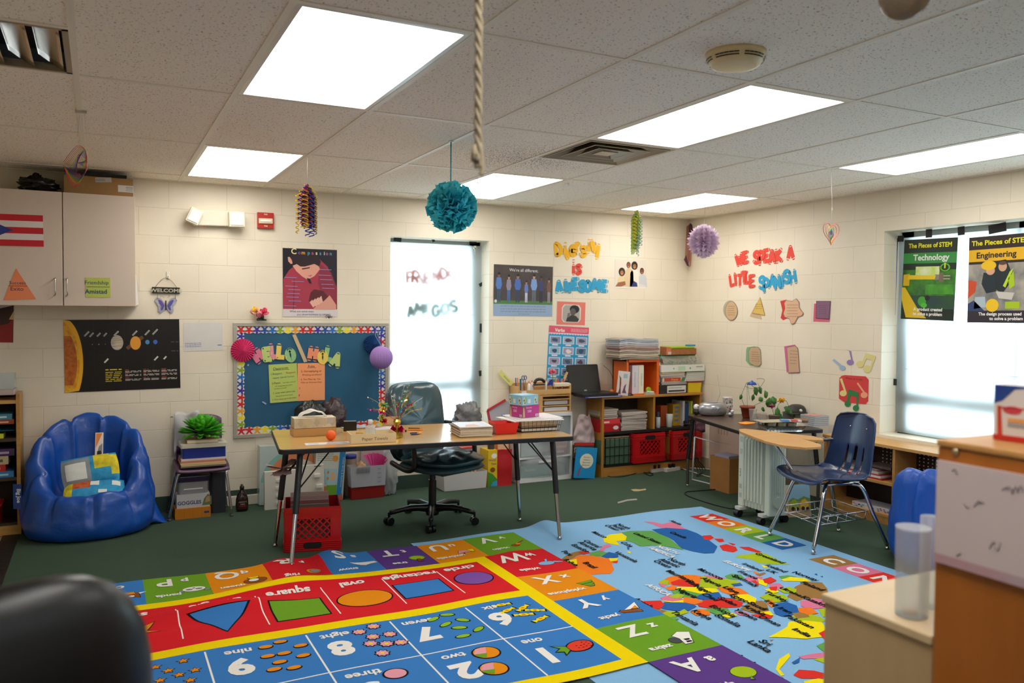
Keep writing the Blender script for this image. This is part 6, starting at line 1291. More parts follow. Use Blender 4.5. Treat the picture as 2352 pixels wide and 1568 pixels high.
# book basket, bags right of the chair
x0,x1,za,zb = fb(1018,1130,1118,1083,.04);b = Bd();tub(b,x0+.0,x1,.03,.25,.004,.15,mat('#c8c4c4',.4),.05);obj('storage_bin',b,None,'white plastic bin with books behind the office chair seat','bin')
g = 'books in the white bin behind the office chair'
xx = x0+.05
for k,(w_,h,c_,sp,l) in enumerate(((.020,.21,'#1c5ca0','#e0e0e0','blue book at the left of the white bin'),(.035,.22,'#e8c83c','#c83c2c','yellow book with red print in the white bin'),(.045,.225,'#1c2430','#d8d81c','black book with yellow lettering in the white bin'),(.025,.22,'#222c38','#e89030','black book with orange lettering in the white bin'),(.03,.215,'#c8b878','#b8444c','patterned tan book at the right of the white bin'))):
    w_ = w_*1.6;b = Bd();b.box((xx,.05,.012),(xx+w_,.2,h+.02),P(c_));b.box((xx+w_*.3,.0492,h*.45),(xx+w_*.65,.05,h*.9),P(sp));obj('book',b,None,l,'book',g);xx += w_+.002
b = Bd(); 
for k in range(9): b.box((x0+.01+.004*(k % 3),.05+.003*(k % 2),.245+.0115*k),(x0+.30+.003*(k % 2),.2,.255+.0115*k),P(['#b88c94','#c8b8a8','#a86c70','#d8c8b8'][k % 4]))
b.box((x0+.0,.045,.35),(x0+.31,.205,.358),P('#c83c2c'));obj('magazine_pile',b,None,'pile of reddish magazines on the books behind the office chair','magazines')
t = thing('tote_bag',(3.16,.12,0),'red and yellow reusable shopping bag standing on the carpet beside the drawers','bag')
x0,x1 = 3.035,3.262;xm = bk(1142,1060,.06).x;z1 = bk(1150,1032,.06).z
b = Bd();b.grid(lambda a,c: (xm+(x1-xm)*a,.055-.012*math.sin(PI*a)+.004*math.sin(9*c),z1*c*(1+.01*math.sin(6*a))),8,12,mat('#b4141c',.45,bump=.4,bs=14,bd=.01));b.box((xm,.06,.002),(x1,.24,z1-.01),mat('#b4141c',.45));obj('red_side',b,t)
b = Bd(frame((x0,.058,0),(1,0,0),(0,0,1)));W_ = xm-x0;b.box((0,0.002,-.17),(W_,z1,0),mat('#e0b818',.45));b.prism([(0,.0),(W_,.0),(W_,.06),(W_*.5,.11),(0,.13)],.0002,.0012,P('#3c8a2c'));b.prism([(W_*.3,.005),(W_,.005),(W_,.05),(W_*.5,.04)],.001,.0018,P('#3c9ad0'));b.prism(ring(W_*.65,z1*.84,W_*.3,.022,12),.0002,.0012,P('#e8e8e0'));b.prism(ring(W_*.5,z1*.46,W_*.28,.022,10),.0002,.0014,P('#7a4420'))
b.text('World',W_*.45,z1*.70,.0014,.018,P('#2c2c6c'));b.text('Time',W_*.6,z1*.60,.0014,.018,P('#2c2c6c'));obj('printed_side',b,t)
b = Bd();b.cyl((3.09,.12,z1-.04),(3.09,.12,z1+.05),.03,mat('#3a3a40',.4));obj('dark_bottle',b,None,'dark bottle poking out of the red and yellow bag','bottle')
b = Bd();b.box((3.15,.10,z1-.05),(3.25,.12,z1+.06),P('#d8b48c'));b.box((3.13,.13,z1-.05),(3.22,.14,z1+.03),P('#d87c3c'));obj('loose_papers',b,None,'tan and orange papers poking out of the red and yellow bag','papers')
# drawer unit
t = thing('drawer_unit',(3.6,.1,0),'white plastic drawer unit with see-through drawers right of the table','drawer unit')
dx0,dx1,dy0,dy1 = 3.335,3.89,.075,.285;DW = mat('#d4d4d4',.35);zt = bk(1260,948,.1).z
b = Bd()
b.rbox((dx0,dy0,.0),(dx1,dy1,.035),DW,.02);b.rbox((dx0,dy0,zt-.03),(dx1,dy1,zt),DW,.02)
for x in (dx0,dx1-.02): b.box((x,dy0+.01,.03),(x+.02,dy1,zt-.02),DW)
b.box((dx0+.02,dy1-.008,.03),(dx1-.02,dy1,zt-.02),DW)
for k in (1,2): b.box((dx0+.01,dy0+.005,.03+(zt-.06)*k/3-.006),(dx1-.01,dy1-.01,.03+(zt-.06)*k/3+.006),DW)
obj('frame',b,t)
hh = (zt-.06)/3
for k in range(3):
    z0 = .038+hh*k;b = Bd();b.grid(lambda a,c: (dx0+.022+(dx1-dx0-.044)*a,dy0+.02-.03*math.sin(PI*a)*.9,z0+(hh-.016)*c),14,3,mat('#d4d8dc',.25,alpha=.28,kind='clear'));b.box((dx0+.2,dy0-.012,z0+hh*.72),(dx1-.2,dy0-.002,z0+hh*.80),DW)
    dr = obj('drawer',b,t,solid=.003)
for (xa,xb,z0,h,c_,tx_,l) in ((dx0+.05,dx0+.34,.042,.10,'#3c8c80','MicroPro','green MicroPro box inside the lowest see-through drawer'),(dx0+.33,dx0+.50,.042,.09,'#8c8c90',None,'grey box inside the lowest see-through drawer'),(dx0+.40,dx0+.52,.044+hh,.12,'#b83c44',None,'red and orange box inside the middle see-through drawer'),(dx0+.05,dx0+.26,.044+hh,.13,'#d8d8d8',None,'white printed box inside the middle see-through drawer'),(dx0+.05,dx0+.45,.046+2*hh,.10,'#d8d4cc',None,'white papers inside the top see-through drawer')):
    b = Bd(frame((xa,dy0+.045,z0),(1,0,0),(0,0,1)));b.box((0,0,-.12),(xb-xa,h,0),P(c_))
    if tx_: b.text(tx_,.09,.05,.0005,.020,P('#e0e8e4'))
    if 'orange' in l: b.box((.01,h*.45,0),(.11,h*.62,.001),P('#e0a030'));b.box((.01,.01,0),(.09,.03,.001),P('#d8b0a8'))
    obj('packed_box',b,None,l,'box','boxes inside the drawer unit')
# bag hanging at the shelf, small books standing
b = Bd();c = bk(1335,1010,.10);b.grid(lambda a,v: (c.x+.02+(-.10+.20*a)*(.55+.6*min(1,(1-v)*1.5))*1.0-.005,.08-.035*math.sin(PI*a)-.02*noise.noise(V((a*4,v*5,2))),bk(1335,1015,.1).z-.02+.27*v+.012*math.sin(7*a)),18,18,mat('#b8a8a8',.35,var='#a89090',vs=7,bump=.5,bs=12,bd=.03));obj('plastic_bag',b,None,'greyish pink plastic bag hanging on the side of the bookcase','bag',solid=.004)
b = Bd(frame((3.945,.05,0),(1,.12,0),(0,.10,1)));W_,H_ = .185,.225;S = b.T
b = leaning([(1320,1101),(1366,1101),(1366,1033),(1320,1030)],.005,'#1c8cc8',.02);onfloor(b);el(b,.52,.57,.33,.24,P('#e0dcc4'),2,28)
for k,s_ in enumerate(('Merriam-',"Webster's",'Elementary','Dictionary')): tx(b,s_,.52,.67-.085*k,.048,P('#3c4c50'),4)
pl(b,[(.1,.08),(.18,.3),(.30,.42),(.34,.46),(.30,.36),(.24,.22),(.2,.08)],P('#8a4c6c'),3);obj('dictionary',b,None,'blue dictionary standing on the carpet against the bookcase side','book')
b = leaning([(1318,1050),(1362,1050),(1362,1016),(1318,1016)],.035,'#3c3834',.012)
for v in b.v: pass
lo = min(v.z for v in b.v);tx(b,'STREET BIKES',.45,.35,.34,P('#c8c0a8'),3,bold=.0008,sx=.52);rc(b,0,.82,1,1,P('#b82420'),2)
b2 = Bd();b2.box((min(v.x for v in b.v),.041,.002),(max(v.x for v in b.v),.052,lo+.005),P('#2c2824'));b.v += b2.v;o_n = len(b.v)-8;b.f += [[i+o_n for i in f] for f in b2.f];b.ms.append(b2.ms[0]);b.mi += [len(b.ms)-1]*6;b.sm += [False]*6
obj('magazine',b,None,'STREET BIKES magazine standing behind the blue dictionary','magazine')
b = Bd();b.box((4.075,.10,.002),(4.085,.24,bk(1368,985,.1).z),mat('#e0c81c',.5));obj('yellow_folder',b,None,'yellow folder edge between the hanging bag and the bookcase','folder')
# grey bag on the window sill
c = bk(1078,966,.12);b = Bd();blob(b,(c.x,.16,.461),.12,.08,.13,mat('#6c6c6c',.35,bump=.4,bs=16,bd=.02),6,.45);obj('plastic_bag',b,None,'grey plastic bag sitting on the sill of the narrow window','bag')
# ================================================================ the big table
DZ = .70;DA = -.13;D0 = V((.985,-1.475,0));TD_ = M.Translation((D0.x,D0.y,0)) @ rz(DA)
t = thing('activity_table',(1.9,-1.15,0),'long maple-topped table with a black edge and black and chrome legs','table')
MP = wood('#cfa362','#c69a58',2.5,(1,14,14),.22,coat=.35)
b = Bd(TD_);b.rbox((0,0,DZ-.030),(1.85,.82,DZ-.001),mat('#15161a',.4),.04,5);obj('edge_band',b,t,bevel=.004)
b = Bd(TD_);b.rbox((.006,.006,DZ-.002),(1.844,.814,DZ),MP,.035,5);obj('tabletop',b,t)
LB = mat('#14161a',.35); 
def leg(top,foot,name='leg'):
    top,foot = V(top),V(foot);mid = top+(foot-top)*.56;b = Bd();b.cyl(top,mid,.0185,LB,n=14);b.cyl(mid-(foot-top)*.02,foot+V((0,0,.02)),.0135,CHR,.012,n=14);b.lathe([(.014,0),(.018,.006),(.008,.014),(.007,.024)],CHR,foot,14);l = obj(name,b,t)
zt = DZ-.03
legs = [((bk(690,1040,-1.36).x,-1.36,zt),(1.045,-1.525,.034)),((1.135,-.97,zt),(1.061,-.959,.003)),((bk(1268,1014,-1.50).x,-1.50,zt),(2.765,-1.617,.012)),((2.72,-1.05,zt),(2.766,-1.049,.003))]
for a,c in legs: leg(a,c)
for (a,c),dx,dy in zip(legs,(.20,.18,-.20,-.18),(.06,-.06,.06,-.06)):
    a,c = V(a),V(c);p = a+(c-a)*.36
    for k in (0,1): b = Bd();b.tube([p,V((a.x+dx*(1 if k == 0 else .55),a.y+dy*(3 if k else .4),zt))],.0045,LB,6);obj('brace',b,t)
b = Bd();c = V((1.10,-1.0,.50)); 
for k in range(9): a = .7*k;d = V((math.cos(a),math.sin(a)*.5,.45*math.sin(k*1.7)));s = d.cross(V((0,0,1))).normalized();b.add([c,c+d*.07+s*.045,c+d*.11+s*.015,c+d*.105-s*.03,c+d*.05-s*.045],[(0,1,2,3,4)],mat('#d8bcbc',.7,kind='thin',tr=.3),True)
obj('tissue_bow',b,None,'faded pink tissue paper tied to the back left table leg','tissue bow',solid=.001)
# on the table
def ds(u,v): return fl(u,v,DZ+.0005)
Zt = DZ+.001
def dT(u,v,a=0): p = ds(u,v);return M.Translation((p.x,p.y,Zt)) @ rz(DA+a)
t = thing('tray',ds(722,1000),'low amber plastic tray under the tissue box','tray')
T = dT(674,1004,.08);AM = mat('#e0b070',.15,alpha=.55,kind='clear')
b = Bd(T);b.rbox((-.0,0,0),(.27,.145,.004),AM,.01); 
for a,c in (((0,0,.004),(.27,.004,.05)),((0,.141,.004),(.27,.145,.05)),((0,.004,.004),(.004,.141,.05)),((.266,.004,.004),(.27,.141,.05))): b.box(a,c,AM)
obj('tray_body',b,t)
t = thing('tissue_box',ds(722,990),'patterned tissue box with a white tissue standing on the amber tray','tissue box')
b = Bd(T @ M.Translation((.006,.006,.052)));b.box((0,0,0),(.262,.13,.062),mat('#d8d0bc',.6,var='#b8a888',vs=14));b.T = T @ M.Translation((.006,.006,.052)) @ frame((0,0,0),(1,0,0),(0,0,1))
for k in range(5): b.prism([(.02+.05*k,.03),(.04+.05*k,.055),(.06+.05*k,.03),(.04+.05*k,.005)],.0001,.0008,P('#c8bc98' if k % 2 else '#b8ac90'))
b.box((.205,.025,0),(.245,.055,.001),P('#b8b8b8'));obj('carton',b,t)
b = Bd(T @ M.Translation((.13,.07,.114)));b.grid(lambda a,c: (-.085+.17*a+.01*math.sin(8*c),.03*math.sin(5*a+2*c)*.6+(.03-.06*c),.052*math.sin(PI*a)**.7*(1-.25*abs(2*c-1))+.003*math.sin(17*a)),16,8,mat('#ece8e0',.8,kind='thin',tr=.3));obj('tissue',b,t)
c = ds(760,1011);b = Bd();b.ball((c.x,c.y,Zt+.031),.031,mat('#f4601c',.6),n=24,k=14);obj('foam_ball',b,None,'small bright orange ball on the table','ball')
b = Bd(dT(702,1023,0));b.box((0,0,0),(.29,.085,.0008),P('#dcd8dc')); 
for k in range(4): b.box((.02,.015+.016*k,.0008),(.08,.019+.016*k,.0011),P('#a8a4a8'));b.box((.12+.005*k,.01+.018*k,.0008),(.27-.01*k,.017+.018*k,.0011),P('#4c4858'))
obj('paper_sheet',b,None,'printed paper sheet lying at the front of the table below the orange ball','paper')
t = thing('cardboard_tray',ds(850,1010),'open cardboard tray handwritten Paper Towels','tray');T = dT(806,1019.5,.02);KR = mat('#dcc69c',.7)
b = Bd(T);b.box((0,0,0),(.275,.165,.004),KR)
for a,c in (((0,0,.004),(.275,.004,.055)),((0,.161,.004),(.275,.165,.055)),((0,.004,.004),(.004,.161,.055)),((.271,.004,.004),(.275,.161,.055))): b.box(a,c,KR)
b.T = T @ frame((0,0,0),(1,0,0),(0,0,1));b.text('Paper Towels',.145,.016,.0002,.020,P('#5a5044'),ext=.0004,sx=1.05);obj('tray_body',b,t)
t = thing('sanitizer_bottle',ds(850,1000),'clear squeeze bottle with a white cap standing in the cardboard tray','bottle');p = T @ V((.135,.10,.0045))
b = Bd();b.lathe([(.030,0),(.032,.006),(.032,.07),(.029,.085),(.013,.093),(.012,.098)],mat('#dfe4e4',.08,alpha=.45,kind='clear'),p,20,sy=.7);obj('body',b,t);b = Bd();b.lathe([(.014,.096),(.014,.122),(.012,.124)],P('#e8e8e4',.3),p,18);obj('cap',b,t)
b = Bd(dT(789,991,-.15));b.box((0,0,0),(.085,.05,.065),mat('#0e0e10',.25));b.box((.002,.002,.065),(.083,.048,.0665),mat('#7c7c80',.3));obj('small_box',b,None,'small black cube-shaped box on the table','box')
p = ds(786,994);q = T @ V((.03,.03,.058));b = Bd();b.cyl((p.x,p.y,Zt+.006),(q.x+.05,q.y,.758),.0035,mat('#e0b020',.5),n=6);b.cyl((p.x-.012,p.y+.003,Zt+.004),(p.x,p.y,Zt+.006),.0036,P('#7a98a8'),n=6);obj('pencil',b,None,'yellow pencil leaning on the cardboard tray','pencil')
# glitter centrepiece
t = thing('party_centrepiece',ds(912,1006),'shiny foil centrepiece with a spray of coloured star wires','centrepiece');p = ds(912,1004);p.z = Zt
FO = {'m': mat('#c81c80',.15,metal=.8),'g': mat('#b8a040',.15,metal=.8),'r': mat('#b81c30',.2,metal=.7),'b': mat('#3c9cc8',.2,metal=.7),'l': mat('#5cb04c',.25,metal=.6),'w': mat('#d8d8d8',.15,metal=.9),'y': mat('#d0b838',.2,metal=.7)}
b = Bd();b.lathe([(.036,0),(.040,.012),(.034,.035),(.012,.048),(.014,.07),(.026,.10),(.018,.115)],FO['g'],p,11,smooth=False); 
for k in range(10): a = k*.63;b.add([p+V((0,0,.045)),p+V((.036*math.cos(a),.036*math.sin(a),.02)),p+V((.045*math.cos(a+.3),.045*math.sin(a+.3),.05)),p+V((.03*math.cos(a+.3),.03*math.sin(a+.3),.075))],[(0,1,2,3)],FO['mr'[k % 2]])
obj('foil_weight',b,t)
rg = random.Random(9);tips = []
for ck in 'mrgblwy':
    b = Bd()
    for k in range(6):
        a = rg.uniform(0,6.28);e = rg.uniform(.25,1.2);L_ = rg.uniform(.15,.26);d = V((math.cos(a)*math.sin(e),math.sin(a)*math.sin(e)*.6,math.cos(e)));s0 = p+V((0,0,.10));s1 = s0+d*L_*.55+V((0,0,.02));s2 = s0+d*L_
        b.tube([s0,s1,s2],.0009,FO[ck],4,sub=3)
        for j in range(4): pt = s1.lerp(s2,j/3)+V((rg.uniform(-.008,.008),rg.uniform(-.008,.008),rg.uniform(-.008,.008)));r = rg.uniform(.004,.009);ax = V((rg.uniform(-1,1),-1,rg.uniform(-1,1))).normalized();u_ = ax.orthogonal().normalized();v_ = ax.cross(u_);b.add([pt+(u_*math.cos(i*PI/5)+v_*math.sin(i*PI/5))*(r if i % 2 == 0 else r*.4) for i in range(10)],[tuple(range(10))],FO[ck])
    obj('star_spray',b,t)
# second smaller cluster and notebook behind the tray
t = thing('flower_garland',ds(880,985),'small heap of foil flowers and trinkets beside the foil centrepiece','garland');p = bk(877,975,-.78);rg = random.Random(2)
for ck,z0 in (('l',.13),('y',.10),('r',.02),('m',.08),('g',.05)):
    b = Bd();petals(b,V((p.x+rg.uniform(-.01,.01),-.80,Zt+.012+z0)),.03,9,[FO[ck]],rg,sq=.6);obj('foil_flower',b,t,solid=.0008)
b = Bd();b.tube([V((p.x,-.80,Zt)),V((p.x+.005,-.80,Zt+.08)),V((p.x-.01,-.80,Zt+.19))],.0015,FO['g'],5,sub=3);obj('stem',b,t)
b = Bd();b.box((p.x+.02,-.76,Zt),(p.x+.14,-.755,Zt+.06),P('#d8b088'));obj('card',b,None,'tan card propped up beside the foil centrepiece','card')
g = 'loose papers at the back of the table'
for k,(u,v,w_,d,a,c_,l) in enumerate(((790,986,.16,.10,.1,'#8ca8b8','blue-grey paper behind the small black box'),(820,983,.12,.09,-.3,'#d88c6c','salmon paper right of the small black box'),(868,990,.16,.11,.2,'#c8c4cc','crumpled printed paper behind the cardboard tray'),(885,993,.10,.08,-.2,'#e4dcd0','white paper touching the foil centrepiece'))):
    b = Bd(dT(u,v,a) @ M.Translation((0,0,.0012*k)));b.grid(lambda p_,q_: (w_*p_,d*q_,.003+.010*max(0,math.sin(5*p_+3*q_+k))*p_*q_),6,5,P(c_));obj('loose_paper',b,None,l,'paper',g,solid=.0006)
g = 'pens and crayons on the table'
for k,(u,v,a,L_,c_,tip,l) in enumerate(((938,985,-.5,.10,'#1c1c20','#e0581c','black marker with an orange tip on the table'),(936,988,-.35,.11,'#e08c20','#f0a030','orange marker beside the black marker'),(942,996,.05,.06,'#3c3468','#242048','purple crayon in front of the markers'),(944,999,.0,.055,'#2c2858','#1c1840','dark blue crayon nearest the table edge'),(958,997,.1,.03,'#e0a01c','#e0a01c','short orange crayon near the markers'))):
    b = Bd(dT(u,v,a));b.cyl((0,0,.005),(L_*.8,0,.005),.005,P(c_,.4),n=8);b.cyl((L_*.8,0,.005),(L_,0,.005),.004,P(tip,.4),.002,n=8);obj('crayon' if 'crayon' in l else 'marker',b,None,l,'crayon' if 'crayon' in l else 'marker',g)
c = ds(932,992);b = Bd();b.ball((c.x,c.y,Zt+.008),.008,P('#141414',.3),n=10,k=6);obj('bead',b,None,'small black bead left of the markers on the table','bead')
# magazines
T = dT(1064,1005,-.02);g = 'magazines stacked on the table';z = 0;rg = random.Random(6)
cl = ['#b8a890','#d0c4b0','#8c8478','#c8b8a0','#6c6058','#d8d0c4','#a89880','#c0b098','#706860','#e0dcd8'];nm = ['lowest','second','third','fourth','fifth','sixth','seventh','eighth','ninth','topmost']
for k in range(10):
    h = .0068;b = Bd(T @ M.Translation((rg.uniform(-.008,.004),rg.uniform(-.004,.008),z)) @ rz(rg.uniform(-.05,.05)));b.box((-.02,0,0),(.195,.24,h-.0006),P(cl[k],.5));b.box((-.0195,-.0004,.001),(.1945,.239,h-.0016),P('#d8ccb8'))
    if k == 9: b.box((-.01,.01,h-.0006),(.18,.22,h-.0002),P('#cfd4e0'));b.prism([(.02,.02),(.12,.03),(.1,.12),(.04,.1)],h-.0003,h,P('#d8a888'))
    obj('magazine',b,None,'%s magazine of the stack beside the red basket' % nm[k],'magazine',g);z += h
t_ = Bd(dT(1137,999,0));tub(t_,0,.165,0,.15,.002,.075,mat('#d42020',.35),.18);obj('plastic_basket',t_,None,'small red plastic basket on the table','basket')
# wire basket, papers and the two boxes
t = thing('wire_basket',ds(1235,992),'black wire letter basket full of papers at the right end of the table','basket');T = dT(1196,993.5,.06);BW,BD_,BH = .285,.27,.075;WB_ = mat('#101010',.4);b = Bd(T)
def wpt(x,y,z): f = 1+.10*z/BH;return V((BW/2+(x-BW/2)*f,BD_/2+(y-BD_/2)*f,z+.002))
for z in (0,BH*.5,BH): b.tube([wpt(0,0,z),wpt(BW,0,z),wpt(BW,BD_,z),wpt(0,BD_,z)],.0024 if z == BH else .0015,WB_,6,closed=True)
for k in range(11):
    x = BW*k/10;b.tube([wpt(x,0,0),wpt(x,0,BH)],.0013,WB_,5);b.tube([wpt(x,BD_,0),wpt(x,BD_,BH)],.0013,WB_,5);b.tube([wpt(x,0,0),wpt(x,BD_,0)],.0013,WB_,5)
    y = BD_*k/10;b.tube([wpt(0,y,0),wpt(0,y,BH)],.0013,WB_,5);b.tube([wpt(BW,y,0),wpt(BW,y,BH)],.0013,WB_,5)
obj('wire_frame',b,t)
z = .005;g = 'papers in the wire basket';rg = random.Random(8)
for k,(h,c_,l) in enumerate(((.016,'#d8d4cc','lowest white papers in the wire basket'),(.010,'#3c342c','dark folder low in the wire basket'),(.014,'#c8a890','tan papers in the wire basket'),(.014,'#d0c4a8','cream papers in the wire basket'),(.012,'#d8d0c4','off-white papers near the top of the wire basket'))):
    b = Bd(T @ M.Translation((.012,.012,z)));b.box((0,0,0),(BW-.024,BD_-.024,h-.001),P(c_));obj('paper_stack',b,None,l,'papers',g);z += h
for k,(a,dx,dy,c_,l) in enumerate(((.10,-.05,.0,'#e0dcd8','wide white papers lying across the wire basket, lower sheets'),(-.06,-.03,-.01,'#e8e4e4','white papers lying across the wire basket, middle sheets'),(.05,-.01,.01,'#e4e0e0','white papers directly under the magenta tissue box'))):
    b = Bd(T @ M.Translation((dx,dy,z)) @ rz(a));b.box((0,-.01,0),(.33,.26,.005),P(c_));obj('paper_stack',b,None,l,'papers',g);z += .0058
def tbox(T,w_,d,h,m,name,label,art):
    t = thing('tissue_box',T @ V((w_/2,d/2,0)),label,'tissue box');b = Bd(T);b.box((0,0,0),(w_,d,h),m);b.T = T @ frame((0,0,0),(1,0,0),(0,0,1));art(b,w_,h);b.T = T @ frame((0,d,0),(0,-1,0),(0,0,1));art(b,d,h,1);b.T = T;b.prism(ring(w_/2,d/2,w_*.28,d*.16),h,h+.0006,P('#d8dcc8'));obj('carton',b,t)
def art1(b,w_,h,side=0):
    b.box((0,.004,0),(w_*.16,h-.004,.0006),P('#6a5a50'));b.prism([(w_*.03,.0),(w_*.05,h*.8),(w_*.09,h*.9),(w_*.13,h*.5),(w_*.15,0)],.0004,.0012,P('#d8a884'))
    b.text('500',w_*.42,h*.42,.0002,h*.22,P('#f0dce8'),ext=.0004);b.text('Everyday',w_*.40,h*.76,.0002,h*.13,P('#f0dce8'),ext=.0004);b.box((w_*.78,.003,0),(w_*.96,h*.25,.0006),P('#e8e0e4'))
    for k in range(7): b.box((w_*(.80+.02*k),.006,.0004),(w_*(.807+.02*k),h*.2,.001),P('#2c2c2c'))
def art2(b,w_,h,side=0):
    for x in (.05,.75): b.prism([(w_*x,h*.1),(w_*(x+.14),h*.1),(w_*(x+.16),h*.6),(w_*(x+.08),h*.85),(w_*(x+.0),h*.7)],.0002,.0008,P('#d0ccb0'));b.prism(ring(w_*(x+.07),h*.5,w_*.04,h*.12,8),.0007,.0012,P('#3c6c78'));b.prism(ring(w_*(x+.11),h*.25,w_*.03,h*.08,8),.0007,.0012,P('#2c2c2c'))
    b.prism(ring(w_*.24,h*.55,w_*.035,h*.3,10),.0002,.0009,P('#8cc020'));b.box((w_*.36,h*.2,0),(w_*.52,h*.6,.0007),P('#d8e0e4'))
z += .001
T1 = T @ M.Translation((.035,.055,z)) @ rz(.30);tbox(T1,.150,.13,.080,mat('#b83488',.5),'b1','magenta tissue box printed 500 on the papers of the wire basket',art1)
T2 = T @ M.Translation((.030,.050,z+.082)) @ rz(.34);tbox(T2,.150,.135,.068,mat('#8cc0d8',.5),'b2','light blue tissue box on top of the magenta one',art2)
t = thing('glue_bottle',ds(1148,975),'white bottle with a blue cap behind the red basket','bottle');p = V((bk(1149,972,-1.0).x,-1.05,Zt));b = Bd();b.lathe([(.016,0),(.017,.01),(.016,.05),(.010,.058)],P('#e0e4e4',.3),p,14);obj('body',b,t);b = Bd();b.lathe([(.012,.056),(.012,.074),(.010,.076)],P('#2c6cb0',.4),p,14);obj('cap',b,t)
# ================================================================ office chair
OC = V((2.19,-.80,0));FA = R_(-68);TO = M.Translation((2.24,-.81,0)) @ rz(FA)
LE = mat('#22444f',.28,coat=.5,bump=.2,bs=14,bd=.012);LE2 = mat('#264650',.4);PB = mat('#0e1013',.35)
t = thing('office_chair',(2.19,-.80,0),'dark teal leather office chair on a black five-star base behind the table','office chair')
BA = math.atan2(-.773+.80,1.891-2.19)
b = Bd();b.lathe([(.045,.05),(.05,.07),(.045,.105),(.03,.12)],PB,OC,20)
for k in range(5):
    a = BA+k*2*PI/5;e = OC+V((.31*math.cos(a),.31*math.sin(a),.085));b.tube([OC+V((0,0,.095)),OC+V((.16*math.cos(a),.16*math.sin(a),.108)),e],[.030,.024,.018,.016],PB,10,sub=3)
obj('star_base',b,t)
for k in range(5):
    a = BA+k*2*PI/5;p = OC+V((.315*math.cos(a),.315*math.sin(a),0));s = V((-math.sin(a+.5),math.cos(a+.5),0));b = Bd();b.cyl(p+V((0,0,.05)),p+V((0,0,.09)),.009,PB,n=8)
    for sg in (-1,1): b.cyl(p+s*sg*.006+V((0,0,.028)),p+s*sg*.027+V((0,0,.028)),.028,PB,n=18)
    obj('caster',b,t)
b = Bd();b.cyl(OC+V((0,0,.10)),OC+V((0,0,.30)),.028,PB,n=18);b.cyl(OC+V((0,0,.28)),OC+V((0,0,.36)),.022,PB,n=18);b.T = TO;b.box((-.10,-.08,.345),(.12,.08,.372),PB);obj('gas_lift',b,t)
def pad(T,w_,d,h,m,r=3.2,n=28,k=8,dome=.3,wrk=0,sq=.5):
    vs = [];b = Bd(T)
    for j in range(k+1):
        ph = -PI/2+PI*j/k;cz = math.sin(ph);cr = abs(math.cos(ph))**sq
        for i in range(n):
            a = 2*PI*i/n;c,s = math.cos(a),math.sin(a);q = (abs(c)**r+abs(s)**r)**(-1/r);x,y = q*c*cr,q*s*cr
            z = h/2*cz*(1 if cz < 0 else 1+dome*(1-min(1,x*x+y*y)));z += wrk*noise.noise(V((x*3,y*3,4)))*max(0,cz)
            vs.append((x*w_/2,y*d/2,z))
    b.add(vs,[(j*n+i,j*n+(i+1) % n,(j+1)*n+(i+1) % n,(j+1)*n+i) for j in range(k) for i in range(n)]+[tuple(range(n))[::-1],tuple(range(k*n,k*n+n))],m,True);return b
obj('seat_shell',pad(TO @ M.Translation((.02,0,.405)),.54,.54,.07,LE2),t);obj('seat_cushion',pad(TO @ M.Translation((.03,0,.455)),.53,.52,.085,LE,dome=.5,wrk=.035,n=56,k=18),t)
TBk = TO @ M.Translation((-.235,0,.70)) @ M.Rotation(R_(-8),4,'Y')
obj('backrest',pad(TBk @ M.Rotation(R_(90),4,'Y'),.56,.52,.085,LE,r=4.5,dome=.15,wrk=.012,n=56,k=14,sq=.35),t);obj('back_shell',pad(TBk @ M.Translation((-.03,0,-.0)) @ M.Rotation(R_(90),4,'Y'),.575,.535,.05,LE2,r=4.5,dome=.1,n=48,sq=.3),t)
obj('back_bracket',Bd(TO).tube([(-.08,0,.37),(-.24,0,.38),(-.29,0,.50)],.022,PB,8,sub=4,flat=1),t)
for sg in (-1,1):
    b = Bd(TO);b.tube([(-.20,sg*.275,.43),(-.02,sg*.295,.40),(.06,sg*.295,.44),(.05,sg*.295,.58),(.05,sg*.29,.645)],.018,PB,10,sub=5);b.tube([(-.22,sg*.265,.66),(-.10,sg*.29,.655),(.10,sg*.295,.65),(.14,sg*.29,.64)],.022,PB,10,sub=5);obj('armrest',b,t)
# ================================================================ bookcase in the far corner
BKW,BKW2 = wood('#b47c34','#a4702c',2.5,(12,12,1)),wood('#b8823c','#a87434',2.5,(1,12,12))
kx0,kx1,ky0,ky1,kz = 4.15,5.30,.0,.262,.735
t = thing('bookcase',(4.72,.13,0),'low wooden bookcase full of papers and crates in the far corner','bookcase')
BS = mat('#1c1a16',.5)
obj('top_board',Bd().box((kx0-.012,ky0-.012,kz-.022),(kx1+.012,ky1,kz),BKW2),t,bevel=.003)
for x in (kx0,kx1-.022): obj('side_panel',Bd().box((x,ky0,0),(x+.022,ky1,kz-.022),BKW),t)
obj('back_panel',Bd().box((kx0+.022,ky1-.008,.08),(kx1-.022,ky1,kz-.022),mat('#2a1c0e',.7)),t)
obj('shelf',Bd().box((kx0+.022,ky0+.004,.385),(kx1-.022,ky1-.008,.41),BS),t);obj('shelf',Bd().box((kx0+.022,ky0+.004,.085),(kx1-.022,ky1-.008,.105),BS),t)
xd = bk(1503,950,.0).x;obj('divider',Bd().box((xd-.011,ky0+.004,.41),(xd+.011,ky1-.008,kz-.022),BKW),t)
xd2 = bk(1540,1030,.0).x;obj('divider',Bd().box((xd2-.011,ky0+.004,.105),(xd2+.011,ky1-.008,.385),BKW),t)
obj('plinth',Bd().box((kx0+.022,ky0+.006,0),(kx1-.022,ky0+.022,.085),BKW2),t)
